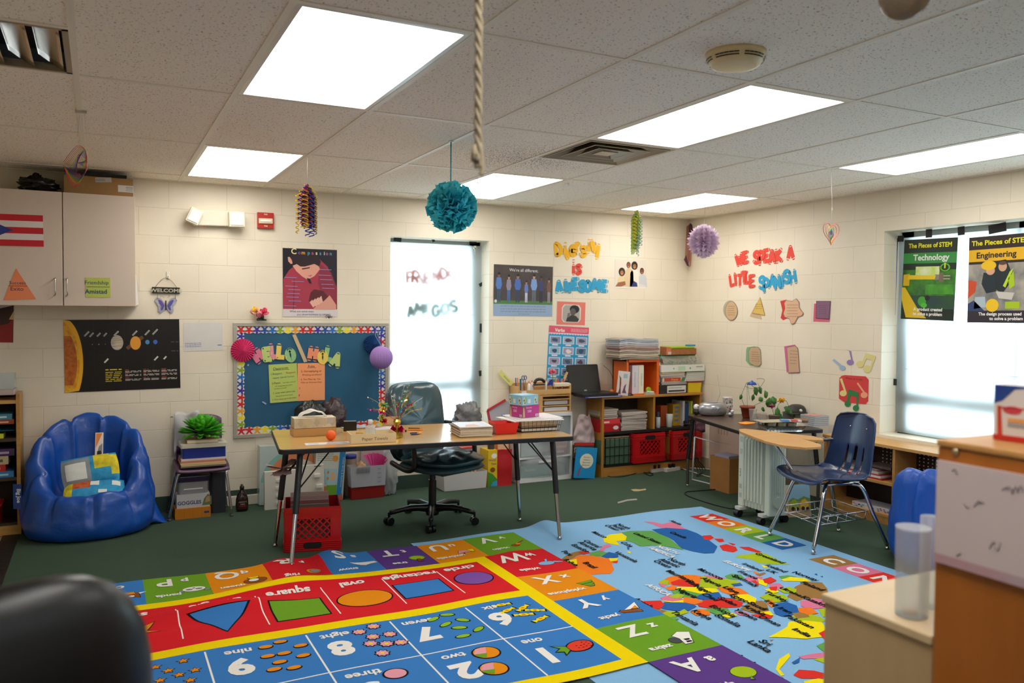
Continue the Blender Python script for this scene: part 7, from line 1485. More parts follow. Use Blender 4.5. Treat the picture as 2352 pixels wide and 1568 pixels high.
def bxs(name,u0,u1,z0,h,y0,d,m,label,cat,g=None,art=None,parent=None,rot=0,bev=0):
    xa,xb = bk(u0,930,y0).x,bk(u1,930,y0).x;T = M.Translation(((xa+xb)/2,y0,z0)) @ rz(rot);w_ = xb-xa
    b = Bd(T);b.box((-w_/2,0,0),(w_/2,d,h),m);b.T = T @ frame((-w_/2,0,0),(1,0,0),(0,0,1))
    if art: art(b,w_,h)
    return obj(name,b,parent,label,cat,g,bevel=bev)
def pilex(name,u0,u1,z,hs,cols,y0,d,labels,cat,g,seed=1,jit=.008,tilt=0):
    r = random.Random(seed)
    for k,h in enumerate(hs):
        xa,xb = bk(u0,930,y0).x,bk(u1,930,y0).x;T = M.Translation(((xa+xb)/2+r.uniform(-jit,jit),y0+r.uniform(0,jit),z)) @ rz(r.uniform(-.06,.06)+tilt);w_ = xb-xa
        b = Bd(T);b.box((-w_/2,0,0),(w_/2,d,h-.0012),P(cols[k % len(cols)],.6));b.box((-w_/2+.002,-.0004,h*.2),(w_/2-.002,d,h*.72),P('#c8beb4',.8));obj(name,b,None,labels[k],cat,g);z += h
    return z
ordn = ['lowest','second lowest','third','fourth','fifth','sixth','seventh','eighth','ninth','tenth','topmost']
g = 'papers in the upper left bay of the bookcase'
def rart(b,w_,h): b.box((0,h*.62,0),(w_,h,.0012),P('#d8343c'));b.box((.02,h*.7,.001),(.10,h*.84,.0018),P('#e8c8c8'));b.prism(ring(w_*.8,h*.3,.03,.018,12),.0,.0014,P('#d8d8dc'))
bxs('file_box',1379,1424,.4105,.115,.02,.2,P('#b0141c'),'red cardboard box in the upper left bay of the bookcase','box',art=rart)
pilex('paper_stack',1379,1420,.526,[.018,.014,.02,.022,.016],['#5a4a44','#2a2422','#b8b0a8','#a89c90','#c8b8a0'],.03,.19,['dark folder right on top of the red box in the bookcase','black folder above the red box in the bookcase','pale papers above the black folder in the bookcase','beige papers second from the top above the red box','tan papers on the very top above the red box'],'papers',g,3)
pilex('paper_stack',1428,1486,.4105,[.014]*12,['#5a484c','#8c7c7c','#b8aca4','#6c5c5c','#a89c98','#c8bcb0'],.02,.19,['%s bundle of papers in the stack beside the divider' % o for o in ordn+['very last uppermost']],'papers',g,4)
# upper right bay
g = 'things in the upper right bay of the bookcase'
def cyl_thing(name,u,y,z,r0,r1,h,m,label,cat,extra=None):
    x = bk(u,930,y).x;b = Bd();b.lathe([(r0*.9,0),(r0,.003),(r1,h-.004),(r1*.95,h)],m,(x,y,z),18)
    if extra: extra(b,x,y,z)
    return obj(name,b,None,label,cat,g)
cyl_thing('spray_bottle',1512,.06,.4105,.022,.022,.10,mat('#c8d4d8',.35),'white bottle with a grey label at the left of the upper right bay','bottle',lambda b,x,y,z: b.cyl((x,y,z+.10),(x,y,z+.15),.010,mat('#2c5c70',.4)))
cyl_thing('plastic_cup',1538,.05,.4105,.026,.034,.125,mat('#c8ccc8',.35),'tall white plastic cup in the bookcase','cup')
bxs('book',1518,1533,.4105,.20,.12,.10,P('#a8481c'),'rust orange box behind the white cup in the bookcase','box',g)
bxs('small_box',1546,1562,.4105,.21,.10,.10,P('#b88c1c'),'mustard yellow packet standing right of the white cup','box',g,art=lambda b,w_,h: [b.box((w_*.2,h*(.2+.2*k),0),(w_*.8,h*(.3+.2*k),.001),P('#5a7c98')) for k in range(4)])
for k,(u0,u1,c_,h,l) in enumerate(((1568,1573,'#b8b8b8',.24,'pale grey binder spine, leftmost of the standing books'),(1574,1578,'#1c3c6c',.22,'navy book standing beside the pale binder'),(1579,1582,'#2c4c88',.225,'blue book third of the standing books'),(1583,1586,'#8c9c30',.23,'olive book among the standing books'),(1587,1591,'#b8b830',.235,'yellow-green book among the standing books'),(1592,1600,'#3c5c6c',.22,'grey-blue book at the right end of the standing books'))):
    bxs('book',u0,u1,.4105,h,.06,.17,P(c_),l,'book','books standing in the bookcase')
b = Bd();x = bk(1585,970,.04).x;rg = random.Random(3)
for k in range(7): b.tube([V((x+.075*math.cos(a)*(1+.1*math.sin(k*2+a)),.035+.03*math.sin(a),.420+.007*k+.008*math.sin(a*2+k))) for a in [i*PI/6 for i in range(12)]],.0045,mat('#101010',.4),6,closed=True)
obj('cable_coil',b,None,'coil of black cable on the middle shelf of the bookcase','cable')
# crates in the lower bays
t = thing('wire_crate',(4.3,.1,.106),'black grid crate with dark green folders in the lower left bay of the bookcase','crate')
xa,xb = kx0+.03,bk(1452,1040,.01).x;BKC = mat('#0e0f0e',.4);b = Bd();y0,y1,z0,z1 = -.012,.22,.106,.355
for x in (xa,xb-.008):
    for yy in (y0,y1): b.box((x,yy,z0),(x+.008,yy+.006,z1),BKC)
for k in range(7): x = xa+(xb-xa-.005)*k/6;b.box((x,y0,z0),(x+.005,y0+.004,z1),BKC)
for k in range(4): z = z0+(z1-z0-.006)*k/3;b.box((xa,y0-.002,z),(xb,y0+.004,z+.007),BKC)
for z in (z0,z1-.010): b.box((xa,y1,z),(xb,y1+.006,z+.010),BKC);b.box((xa,y0,z),(xa+.006,y1,z+.010),BKC);b.box((xb-.006,y0,z),(xb,y1,z+.010),BKC)
obj('grid_frame',b,t)
bxs('hanging_folders',1381,1448,.112,.225,.01,.2,mat('#46644f',.7),'dark green hanging folders inside the black grid crate','folders')
bxs('paper_stack',1384,1446,.338,.02,.02,.17,P('#b8a888'),'tan papers on top of the green folders in the grid crate','papers')
def kcrate(u0,u1,label,y=-.035):
    xa,xb = bk(u0,1030,y).x,bk(u1,1030,y).x;crate(M.Translation(((xa+xb)/2,y+.12,.106)),xb-xa,.24,.275,CRM,label,hole_low=False)
kcrate(1457,1526,'red milk crate in the middle of the lower bookcase bays');kcrate(1545,1611,'red milk crate at the right end of the lower bookcase bay')
# on top of the bookcase
KZ = kz+.001
t = thing('laptop',(4.2,.06,KZ),'open black laptop on the left end of the bookcase','laptop')
LP = mat('#121212',.35);LPS = mat('#1e1d1c',.3)
b = Bd();xl,xr_ = bk(1326,905,.05).x,bk(1412,905,.05).x;b.rbox((xl,-.045,KZ+.014),(xr_-.02,.20,KZ+.038),LP,.012);obj('base',b,t,bevel=.003)
T = frame((xl+.01,.165,KZ+.036),(1,0,0),(-.06,.26,1));b = Bd(T);sw,sh = bk(1387,870,.17).x-bk(1320,870,.17).x,.255;b.rbox((-.02,0,-.012),(sw,sh,0),LP,.012);b.box((.0,.03,0),(sw-.02,sh-.018,.0008),LPS);b.box((sw*.43,.008,0),(sw*.52,.018,.001),mat('#a0a0a0',.3));obj('screen',b,t,bevel=.002)
b = Bd();b.box((xl+.03,-.04,KZ),(xr_+.02,.17,KZ+.0125),P('#5a5498'));b.box((xl+.06,-.0405,KZ+.003),(xr_,-.04,KZ+.009),P('#b8b4d8'));obj('book',b,None,'purple book under the laptop','book')
b = Bd();b.tube([bk(1386,839,.22),bk(1400,852,.24),bk(1408,868,.24),bk(1418,888,.2),V((xr_+.03,.10,KZ+.03))],.002,P('#2a2018'),5,sub=4);obj('laptop_cable',b,None,'thin dark cable curving down from the laptop screen','cable')
b = Bd();x = bk(1405,900,.12).x;b.ball((x,.12,KZ+.030),.024,mat('#e07828',.5),n=14);obj('orange_ball',b,None,'small orange round object beside the laptop','ball')
b = Bd();x = bk(1449,905,.0).x;b.ball((x,.015,KZ),.03,LP,rx=1.25,ry=.8,rz=.75,n=16,k=10); 
for v in b.v: v.z = max(v.z,KZ)
obj('computer_mouse',b,None,'black computer mouse on the bookcase','mouse')
b = leaning([(1418,904),(1443,906),(1444,851),(1417,848)],-.0,'#d8cfc8',.010)
lo = min(v.z for v in b.v)-KZ; 
for v in b.v: v.z -= lo
b.T = M.Translation((0,0,-lo)) @ b.T;pl(b,[(.1,.05),(.2,.3),(.15,.7),(.05,.82),(.25,.72),(.3,.5),(.3,.3),(.35,.05)],P('#7c3428'),2);pl(b,[(.45,.1),(.6,.4),(.75,.5),(.7,.25),(.85,.1)],P('#6a4068'),2);rc(b,.45,.72,.8,.9,P('#98b8c0'),2)
obj('picture_book',b,None,'white book with a red tree drawing leaning on the orange crate','book')
t = thing('orange_crate',(4.7,.13,KZ),'orange plastic crate lying on its side on the bookcase, holding white binders','crate')
OR = mat('#e0661c',.4);xa,xb = bk(1446,870,.015).x,bk(1512,870,.015).x;zt = bk(1480,826,.015).z;b = Bd()
b.box((xa-.030,.02,KZ),(xa-.016,.25,zt),OR);b.box((xa-.03,.235,KZ),(xb,.25,zt),OR);b.box((xb-.015,.02,KZ),(xb,.235,zt),OR);b.box((xa-.03,.02,zt-.014),(xb-.015,.235,zt),OR);b.box((xa-.03,.02,KZ),(xb-.015,.235,KZ+.012),OR)
for (a,c) in (((xa-.034,.012,KZ),(xa-.014,.022,zt+.004)),((xb-.02,.012,KZ),(xb+.006,.022,zt+.004)),((xa-.024,.012,zt-.02),(xb-.02,.022,zt+.004))): b.box(a,c,OR)
obj('crate_shell',b,t)
for k,(u0,u1,c_,l,tx_) in enumerate(((1450,1462,'#d8d0d8','white binder, left one in the orange crate','Curriculum Guide'),(1465,1474,'#e4e0cc','white binder, right one in the orange crate','CURRICULUM'))):
    b = Bd(frame((bk(u0+3,905,.02).x,.03,KZ+.013),(1,0,0),(-.05,0,1)));b.box((0,0,-.17),(bk(u1,905,.02).x-bk(u0,905,.02).x+.012,.265,0),P(c_));b.text(tx_,.026,.13,.0003,.014,P('#6a7464'),rot=-PI/2,ext=.0003);obj('binder',b,None,l,'binder','binders in the orange crate')
b = Bd();x = xb+.012;b.box((x,.03,KZ),(x+.008,.22,zt-.02),P('#b03030'));b.box((x+.0085,.03,KZ),(x+.018,.22,zt-.03),P('#c8b8b8'));obj('folder',b,None,'red folder squeezed beside the orange crate','folder')
b = Bd();x = bk(1492,897,.0).x;b.box((x-.05,-.01,KZ),(x+.05,.05,KZ+.018),mat('#b8b0a0',.4));b.T = M.Translation((x,.02,KZ+.045)) @ M.Rotation(R_(90),4,'X');b.lathe([(.018,-.01),(.026,-.01),(.026,.01),(.018,.01)],mat('#8cb81c',.4),n=16);b.T = M();b.cyl((x-.02,.02,KZ+.03),(x+.06,.015,KZ+.022),.012,mat('#d8d8d0',.4),.006);obj('tape_dispenser',b,None,'green and white tape dispenser in front of the orange crate','tape dispenser')
# newspapers: folded sheets, wavy
g = 'newspapers stacked on the orange crate';z = zt+.005;rg = random.Random(2);ncol = ['#8a8070','#a09484','#c8bca4','#958878','#b8a898','#8c7068','#b09088','#a8a8ac','#b8bcc4','#9aa0a8','#b0b4bc']
for k in range(11):
    xa_,xb_ = bk(1419,800,.03).x+rg.uniform(-.01,.01),bk(1509,800,.03).x+rg.uniform(-.01,.005);h = .0175;b = Bd();ph = rg.uniform(-.3,.3)
    f0 = lambda a: .010*math.sin(PI*min(1,a*2.2))*(k/11)+.004*math.sin(6*a+ph)
    for s_ in range(3):
        dz = s_*h/3.2;b.grid(lambda a,c: (xa_+(xb_-xa_)*a,.0+.23*c,z+dz+f0(a)),14,2,P(ncol[(k+s_) % 11],.8)); 
    b.grid(lambda a,c: (xa_+(xb_-xa_)*a,-.0005,z+f0(a)+(h*.86)*c),14,1,P(ncol[k],.85));b.grid(lambda a,c: (xa_,.0+.23*a,z+f0(0)+(h*.86)*c),2,1,P(ncol[k],.85));b.grid(lambda a,c: (xb_,.0+.23*a,z+f0(1)+(h*.86)*c),2,1,P(ncol[k],.85))
    obj('newspaper',b,None,'%s newspaper of the tall stack on the orange crate' % ordn[k],'newspaper',g);z += h
# right-hand pile
t = thing('document_tray',(5.1,.1,KZ),'black desktop drawer with a white label on the bookcase','drawer box');xa,xb = bk(1516,890,.0).x,bk(1579,890,.0).x
b = Bd();b.box((xa,.005,KZ),(xb,.24,KZ+.085),mat('#1c1a1a',.4));obj('case',b,t,bevel=.003);b = Bd();xm = bk(1533,890,.0).x;b.box((xm,-.001,KZ+.008),(xb-.02,.005,KZ+.075),P('#d8d4d0'));b.box((xm+.012,-.0016,KZ+.018),(xb-.035,-.001,KZ+.034),P('#2c2a2c'));b.box((xm+.012,-.0016,KZ+.052),(xb-.07,-.001,KZ+.058),P('#8c8888'));obj('label_card',b,t)
z = pilex('paper_stack',1518,1578,KZ+.0855,[.009,.009,.009],['#6c6460','#b0a8a4','#3c3634'],.005,.22,['dark papers directly on the black desktop drawer','pale papers on the black desktop drawer','black folder just under the crayon box'],'papers','papers in the right-hand pile on the bookcase',5)
def cart(b,w_,h): b.box((.02,.004,0),(w_*.75,h-.004,.0006),P('#c8402c'));b.text('Crayons',w_*.5,h*.3,.0008,h*.42,P('#f0b03c'),ext=.0004,bold=.0006);b.prism([(w_*.75,.002),(w_*.9,.002),(w_*.97,h-.002),(w_*.82,h-.002)],0,.0008,P('#3c8050'))
bxs('crayon_box',1521,1576,z,.042,.01,.16,P('#d8ccc0'),'crayon box with a red and orange print in the right-hand pile','box',art=cart);z += .043
z1_ = pilex('paper_stack',1518,1572,z,[.014,.012,.012,.014],['#d8c8c0','#c0b0a8','#d0c4b8','#d8c038'],.0,.22,['pale papers on the crayon box','beige papers above the crayon box','cream papers under the yellow folder','yellow folder under the white and green carton'],'papers','papers in the right-hand pile on the bookcase',6)
xa,xb = bk(1582,890,.0).x,bk(1613,890,.0).x;b = Bd();tub(b,xa,xb,.01,.2,KZ+.001,KZ+.095,mat('#e0c010',.4),.08);obj('plastic_bin',b,None,'small yellow plastic bin at the right end of the bookcase','bin')
b = Bd();b.box((xa-.005,.012,KZ+.0955),(xb+.004,.2,KZ+.113),P('#a83428'));obj('lid',b,None,'dark red lid on the small yellow bin','lid')
z2 = pilex('paper_stack',1577,1617,KZ+.1135,[.02,.018,.02,.018,.014],['#c8c4bc','#d8d4cc','#b8c4b8','#d0ccc4','#5c9c5c'],.0,.21,['lowest white papers above the yellow bin','second white papers above the yellow bin','greenish white papers above the yellow bin','white papers under the green folder','green folder above the yellow bin'],'papers','papers above the yellow bin',7,jit=.004)
zc = max(z1_,z2)+.001
def cart2(b,w_,h):
    for x,rr in ((.28,.008),(.66,.010)): b.prism(ring(w_*x,h*.5,rr,rr,10),0,.0008,P('#5cb05c'))
    b.box((w_*.38,h*.15,0),(w_*.55,h*.85,.0005),P('#b8d0b4'));b.box((w_*.80,h*.6,0),(w_*.95,h*.8,.0006),P('#98a89c'))
bxs('paper_carton',1518,1617,zc,.062,-.005,.24,P('#dcdcd4'),'flat white carton with green recycling marks in the right-hand pile','box',art=cart2,bev=.002);zc += .063
t = thing('zip_bag',(5.1,.1,zc),'clear zip bag with a green top full of small coloured pieces','bag');xa,xb = bk(1524,808,.02).x,bk(1610,808,.02).x
b = Bd();b.grid(lambda a,c: (xa+(xb-xa)*a*(1-.08*c),.02+.05*c-.02*math.sin(PI*c),zc+.085*c),12,8,mat('#a8b4a8',.2,alpha=.4,kind='clear'));b.grid(lambda a,c: (xa+(xb-xa)*a*(1-.08*c),.20-.05*c+.02*math.sin(PI*c),zc+.085*c),12,8,mat('#a8b4a8',.2,alpha=.4,kind='clear'));obj('pouch',b,t)
b = Bd();b.box((xa,.066,zc+.083),(xb-.03,.15,zc+.096),mat('#1c6c38',.5));obj('zip_strip',b,t,bevel=.003)
b = Bd();rg = random.Random(4)
for k in range(130):
    p = V((rg.uniform(xa+.02,xb-.02),rg.uniform(.04,.18),zc+rg.uniform(.006,.03+.03*rg.random())));b.box(p-V((.006,.006,.005)),p+V((.006,.006,.005)),P(['#c86c7c','#c8b848','#6c78a8','#c8c0b8','#a85c98','#d8a068'][k % 6],.5),M.Rotation(rg.uniform(0,3),3,(1,.4,.3)))
o = obj('small_pieces',b,t);o['kind'] = 'stuff';zc += .097
t = thing('craft_basket',(5.1,.1,zc),'brown basket with a green and blue lid strip, topmost of the right-hand pile','basket');xa,xb = bk(1542,785,.02).x,bk(1603,785,.02).x
b = Bd();b.rbox((xa,.02,zc),(xb,.20,zc+.062),mat('#8a5430',.6,var='#a86c38',vs=40,vst=(1,1,4)),.03,4);obj('body',b,t,bevel=.006);b = Bd();b.rbox((xa-.004,.016,zc+.062),(xb-.03,.20,zc+.080),mat('#98b82c',.5),.03,4);obj('lid',b,t,bevel=.004);b = Bd();b.rbox((xb-.10,.03,zc+.080),(xb-.01,.10,zc+.094),mat('#2c7cb8',.5),.02,4);obj('blue_clip',b,t)
bxs('small_box',1529,1541,zc,.075,.03,.1,P('#c8744c'),'orange packet left of the topmost brown basket','box',art=lambda b,w_,h: b.box((w_*.3,.004,0),(w_*.95,h*.4,.001),P('#c8b8c0')))
# ---------------------------------------------------------------- organizer on the drawer unit
OW,OW2 = wood('#d0a468','#c4985c',3,(1,10,10)),wood('#c89c60','#bc9056',3)
ZD = bk(1260,948,.1).z+.001;ox0,ox1,oy0,oy1 = 3.345,3.885,.11,.275;oz = bk(1250,886,.11).z
t = thing('desk_organizer',(3.6,.2,ZD),'light wooden desk organizer crowded with pens and glue on the drawer unit','organizer')
b = Bd();b.box((ox0,oy0,ZD),(ox0+.012,oy1,oz),OW);b.box((ox1-.012,oy0,ZD),(ox1,oy1,oz),OW);b.box((ox0+.24,oy0+.004,ZD),(ox0+.25,oy1,oz-.1),OW);b.box((ox0,oy1-.006,ZD),(ox1,oy1,oz+.02),OW2)
h = oz-ZD
for f in (0,.22,.46): b.box((ox0+.012,oy0+.002,ZD+h*f),(ox1-.012,oy1-.006,ZD+h*f+.008),OW2)
b.box((ox0+.012,oy0,ZD+h*.68),(ox1-.012,oy0+.008,ZD+h*.86),OW);b.box((ox0+.012,oy0,ZD+h*.60),(ox1-.012,oy1-.006,ZD+h*.63),OW2);obj('frame',b,t)
b = Bd();b.box((ox0+.012,oy0-.012,ZD),(ox0+.238,oy0+.01,ZD+h*.62),OW2);obj('front_panel',b,t)
g = 'papers in the desk organizer'
for k,(f,c_,l) in enumerate(((.01,'#c8c0c0','white papers in the lowest slot of the desk organizer'),(.25,'#b0a8a4','greyish papers in the middle slot of the desk organizer'))): b = Bd();b.box((ox0+.27,oy0+.01,ZD+h*f+.009),(ox1-.03,oy1-.02,ZD+h*f+.009+h*.14),P(c_));obj('paper_stack',b,None,l,'papers',g)
zb = ZD+h*.63+.001;g = 'supplies in the desk organizer';ZU = oz-.03
rg = random.Random(7)
for k,(u,c_,hh_,l) in enumerate(((1188,'#2c4c98',.13,'dark blue marker at the left of the organizer'),(1192,'#e07c30',.13,'orange marker in the organizer'),(1196,'#2c5cc0',.12,'blue pen in the organizer'),(1199,'#2c8c4c',.12,'green pen in the organizer'),(1283,'#c83c30',.12,'red pen in the right part of the organizer'),(1287,'#3c58a8',.12,'blue pen in the right part of the organizer'),(1291,'#d86c30',.115,'orange pen in the right part of the organizer'),(1296,'#a83c50',.11,'crimson pen in the right part of the organizer'),(1279,'#c8a030',.12,'yellow pencil in the right part of the organizer'))):
    x = bk(u,880,.18).x;b = Bd();b.cyl((x,.20-.01*(k % 3),zb),(x+rg.uniform(-.012,.012),.20-.01*(k % 3),zb+hh_+.03),.005,P(c_,.4),n=8);obj('pen',b,None,l,'pen',g)
def sm(name,u,v,y,fn,label,cat): p = bk(u,v,y);b = Bd();fn(b,p);obj(name,b,None,label,cat,g)
t = thing('scissors',bk(1204,880,.18),'scissors with dark blue handles in the organizer','scissors');p = bk(1204,872,.18)
for s_ in (-1,1): b = Bd();b.tube([p+V((s_*.012+.013*math.cos(a),.002*s_,.018+.018*math.sin(a))) for a in [i*PI/6 for i in range(12)]],.004,mat('#14488c',.35),6,closed=True);b.cyl(p+V((s_*.012,0,0)),V((p.x-s_*.006,.18,zb)),.004,mat('#b8b8b8',.2,metal=1),n=6);obj('blade',b,t)
def bott(c1_,c2_): return lambda b,p: (b.lathe([(.013,0),(.015,.008),(.015,p.z-zb-.02),(.008,p.z-zb)],P(c1_,.3),(p.x,p.y,zb),14),b.cyl((p.x,p.y,p.z),(p.x,p.y,p.z+.02),.006,P(c2_,.4),.003,n=8))
sm('glue_bottle',1215,880,.16,bott('#dcdcd8','#e06a50'),'white glue bottle with a red tip in the organizer','glue bottle');sm('glue_bottle',1222,878,.20,bott('#e0d8d8','#e07c40'),'white glue bottle with an orange tip, behind the other','glue bottle');sm('glue_bottle',1253,874,.17,bott('#d8d4cc','#e08028'),'white glue bottle standing right of the stapler','glue bottle')
b = Bd();p = bk(1240,882,.15);b.box((p.x-.055,.145,oz+.002),(p.x+.05,.175,oz+.014),mat('#141414',.35));b.tube([(p.x-.05,.16,oz+.02),(p.x-.03,.16,oz+.05),(p.x+.02,.16,oz+.055),(p.x+.055,.16,oz+.03)],.014,mat('#1c1614',.3),8,sub=3);b.box((p.x-.06,.14,oz-.005),(p.x+.06,.2,oz+.001),OW);obj('stapler',b,None,'black stapler lying on the organizer','stapler')
b = Bd();p = bk(1296,868,.2);q = bk(1283,890,.2);b.T = frame((q.x,.2,zb+.02),(1,0,-.5),(.42,0,1));b.box((-.012,0,0),(.012,.20,.002),wood('#d8a868','#cc9c5c'));obj('wooden_stick',b,None,'wide wooden stick leaning in the organizer in front of the Verbs chart','stick')
b = Bd();c = bk(1269,855,.2);petals(b,V((c.x,.2,c.z)),.035,22,[mat('#f07c88',.7),mat('#e8688c',.7)],random.Random(6),sq=.7);b.cyl((c.x,.2,c.z),(c.x+.01,.2,zb),.003,P('#3c7c30'),n=6);obj('artificial_flower',b,None,'pink artificial flower standing in the organizer','flower',solid=.0006)
b = Bd();c = bk(1264,880,.16);b.add([V((c.x-.035,.16,oz)),V((c.x+.035,.16,oz)),V((c.x+.015,.15,oz+.055)),V((c.x-.01,.15,oz+.045))],[(0,1,2,3)],mat('#2c3c98',.4));b.box((c.x-.03,.15,oz-.001),(c.x+.03,.17,oz+.006),mat('#2c3c98',.4));obj('blue_clip',b,None,'dark blue plastic clip in the organizer','clip',solid=.004)
b = Bd();x0_,x1_ = bk(1273,890,.13).x,bk(1310,890,.13).x;b.box((x0_,.12,oz-.012),(x1_,.2,oz+.012),P('#d8c8a8'));b.box((x0_+.005,.125,oz+.0125),(x1_-.01,.19,oz+.018),P('#e8dccc'));obj('note_pad',b,None,'pad of cream note cards at the right of the organizer','note pad')
T = BK;b = Bd(frame(bk(1162,868,.25),(1,0,-.95),(.95,0,1)));b.box((-.085,-.022,0),(.085,.022,.0015),P('#d8d67c'));b.text('SPANISH',.01,-.008,.0016,.016,P('#5a6a3c'),ext=.0003);obj('word_card',b,None,'slanted yellow word card at the left end of the organizer','card')
b = Bd(frame((ox0+.035,oy0-.013,ZD+h*.52),(1,0,.1),(-.1,0,1)));b.box((0,0,0),(.045,.075,.001),P('#d8d8e4'));obj('paper_tag',b,None,'small white paper tag on the front of the organizer','tag')
t = thing('house_frame',bk(1138,950,.2),'red edged house-shaped board leaning on the wall left of the organizer','frame')
b = Bd();T = frame((0,.24,0),(1,0,0),(0,0,1));b.T = T;q = [hit(T,*p) for p in [(1119,942),(1160,918),(1190,935),(1190,985),(1128,985)]];b.prism(q,-.004,.0,P('#b8b4bc'));obj('board',b,t)
b = Bd(T); 
for a,c in ((q[0],q[1]),(q[0],q[4])): d = (V(c)-V(a)).normalized();n2 = V((-d.y,d.x))*.010;b.prism([tuple(V(a)-n2),tuple(V(c)-n2),tuple(V(c)+n2),tuple(V(a)+n2)],.0,.012,P('#b82c34'))
obj('edging',b,t)
b = Bd();b.box((bk(1128,985,.24).x,.235,bk(1150,988,.24).z-.3),(bk(1188,985,.24).x,.27,bk(1150,984,.24).z),CB);b.v = [V((v.x,v.y,max(0.0,v.z) if v.z < .3 else v.z)) for v in b.v]
for v in b.v:
    if v.z < .35: v.z = 0
obj('cardboard_box',b,None,'tall brown cardboard piece standing behind the table under the house-shaped board','box')
# power strips and cables on the floor by the bookcase
g = 'power strips by the bookcase';WHP = mat('#c8c4bc',.4)
for u,v,a,L_,l in ((1505,1082,.1,.16,'thin white power strip on the carpet below the middle crate'),(1540,1080,.2,.20,'white power strip with black plugs below the right crate'),(1572,1070,.0,.14,'white power strip nearest the corner')):
    p = fl(u,v,0);T = M.Translation((p.x,p.y-.02,.001)) @ rz(a);b = Bd(T);b.rbox((-L_/2,-.025,0),(L_/2,.025,.032),WHP,.012); 
    for k in range(2): b.box((-.04+.05*k,-.012,.032),(-.015+.05*k,.012,.065),mat('#101010',.4))
    obj('power_strip',b,None,l,'power strip',g)
def cable(px,r,m,label,z=None): 
    b = Bd();b.tube([fl(u,v,0)+V((0,0,r+.001)) for u,v in px],r,m,6,sub=5);obj('floor_cable',b,None,label,'cable','cables on the carpet')
BC_ = mat('#0c0d0c',.5)
cable([(1378,1080),(1392,1093),(1420,1096),(1445,1092),(1470,1086),(1500,1088)],.004,BC_,'thin black cable along the base of the bookcase')
cable([(1485,1078),(1480,1086),(1492,1093),(1500,1090),(1488,1084)],.0045,BC_,'looped black cable below the middle crate')
cable([(1570,1075),(1600,1077),(1640,1080),(1655,1083),(1640,1090),(1632,1096),(1650,1102),(1672,1104)],.006,mat('#b0a898',.5),'loose grey cable under the small table')
cable([(1560,1075),(1590,1085),(1630,1097),(1660,1104),(1685,1103)],.006,mat('#b0a898',.5),'second grey cable under the small table')
cable([(1672,1122),(1620,1127),(1580,1130),(1574,1136),(1590,1144),(1640,1160),(1680,1169),(1702,1168)],.0045,BC_,'long black cable looping from the small table to the heater')
# ================================================================ small dark table by the right wall
TZ = .62;A_ = fl(1577,952,TZ);N_ = fl(1700,990,TZ);e1 = (N_-A_).normalized();e1.z = 0;ta = math.atan2(e1.y,e1.x)
TL = (N_-A_).length;TS = M.Translation((A_.x,A_.y,0)) @ rz(ta)         # local x along the near edge, local y towards the wall
t = thing('side_table',A_+e1*.6-V((0,0,TZ)),'dark brown folding table with a black edge by the right wall','table')
b = Bd(TS);b.rbox((0,0,TZ-.028),(TL,.70,TZ-.001),mat('#0f0f10',.4),.03,4);obj('edge_band',b,t,bevel=.003)
b = Bd(TS);b.rbox((.005,.005,TZ-.002),(TL-.005,.695,TZ),wood('#4a3428','#3e2b21',3,(1,14,14),.3),.028,4);obj('tabletop',b,t)
for x,y,fx,fy in ((.05,.04,.02,.01),(.06,.64,.03,.67),(TL-.04,.05,TL-.02,.03),(TL-.05,.64,TL-.02,.67)):
    b = Bd(TS);b.cyl((x,y,TZ-.03),(fx,fy,.24),.018,LB,n=12);b.cyl((fx,fy,.26),(fx,fy,.015),.013,mat('#6a6a66',.3,metal=.8),n=12);b.lathe([(.013,0),(.017,.006),(.007,.02)],CHR,(fx,fy,0),12);obj('leg',b,t)
WHM = mat('#c4c6c4',.3)
b = Bd(); 
fr = [fl(1590,1103,0),fl(1663,1121,0)];p0,p1 = fr[0]+V((0,0,.008)),fr[1]+V((0,0,.008));hz = bk(1592,1003,p0.y).z
b.tube([p0,p1],.007,WHM,8);b.tube([p0,p0+V((.02,0,hz-.01))],.007,WHM,8);b.tube([p1,p1+V((.0,.0,.30))],.007,WHM,8);b.tube([p0+V((.02,0,hz-.01)),p1+V((0,.0,.30))+V((-.02,.05,.07))],.005,WHM,8)
obj('metal_stand',b,None,'bare white metal frame standing under the small dark table','stand')
def tp(u,v): return fl(u,v,TZ+.0005)
GQ = 'plastic cups and pots on the small table'
# boombox
t = thing('boombox',tp(1642,956),'round silver portable stereo at the far end of the small table','stereo');p = tp(1641,955);q = V((1,-.35,0)).normalized();SV = mat('#a8a8ac',.25,metal=.7)
L_ = (bk(1675,940,p.y).x-bk(1612,940,p.y).x)/2*.86;T = M.Translation((p.x+.02,p.y+.05,TZ)) @ rz(-.3)
b = Bd(T);b.lathe([(.0,0),(.72,.0),(.92,.012),(1.0,.045),(.98,.075),(.86,.10),(.62,.112),(.0,.114)],SV,n=36)
for v in range(len(b.v)): w0 = T.inverted() @ b.v[v];b.v[v] = T @ V((w0.x*L_*1.02,w0.y*L_*.62,w0.z))
obj('body',b,t);b = Bd(T)
for k in range(9): a = -1.9+.07*k;b.cyl((L_*.98*math.cos(a),L_*.61*math.sin(a),.05+.008*(k % 3)),(L_*1.01*math.cos(a),L_*.63*math.sin(a),.05+.008*(k % 3)),.004,mat('#2c2c30',.4),n=8)
b.cyl((0,0,.113),(0,0,.118),.045,mat('#8a8a90',.3),n=24);obj('controls',b,t)
b = Bd();b.tube([T @ V((L_*.4,.03,.11)),bk(1654,905,p.y+.08),bk(1648,860,p.y+.08)],.0012,mat('#8a8478',.3,metal=.8),5);obj('antenna',b,t)
t = thing('figurine',tp(1601,947),'small white and black figurine at the corner of the small table','figurine');p = TS @ V((.045,.07,TZ+.001))
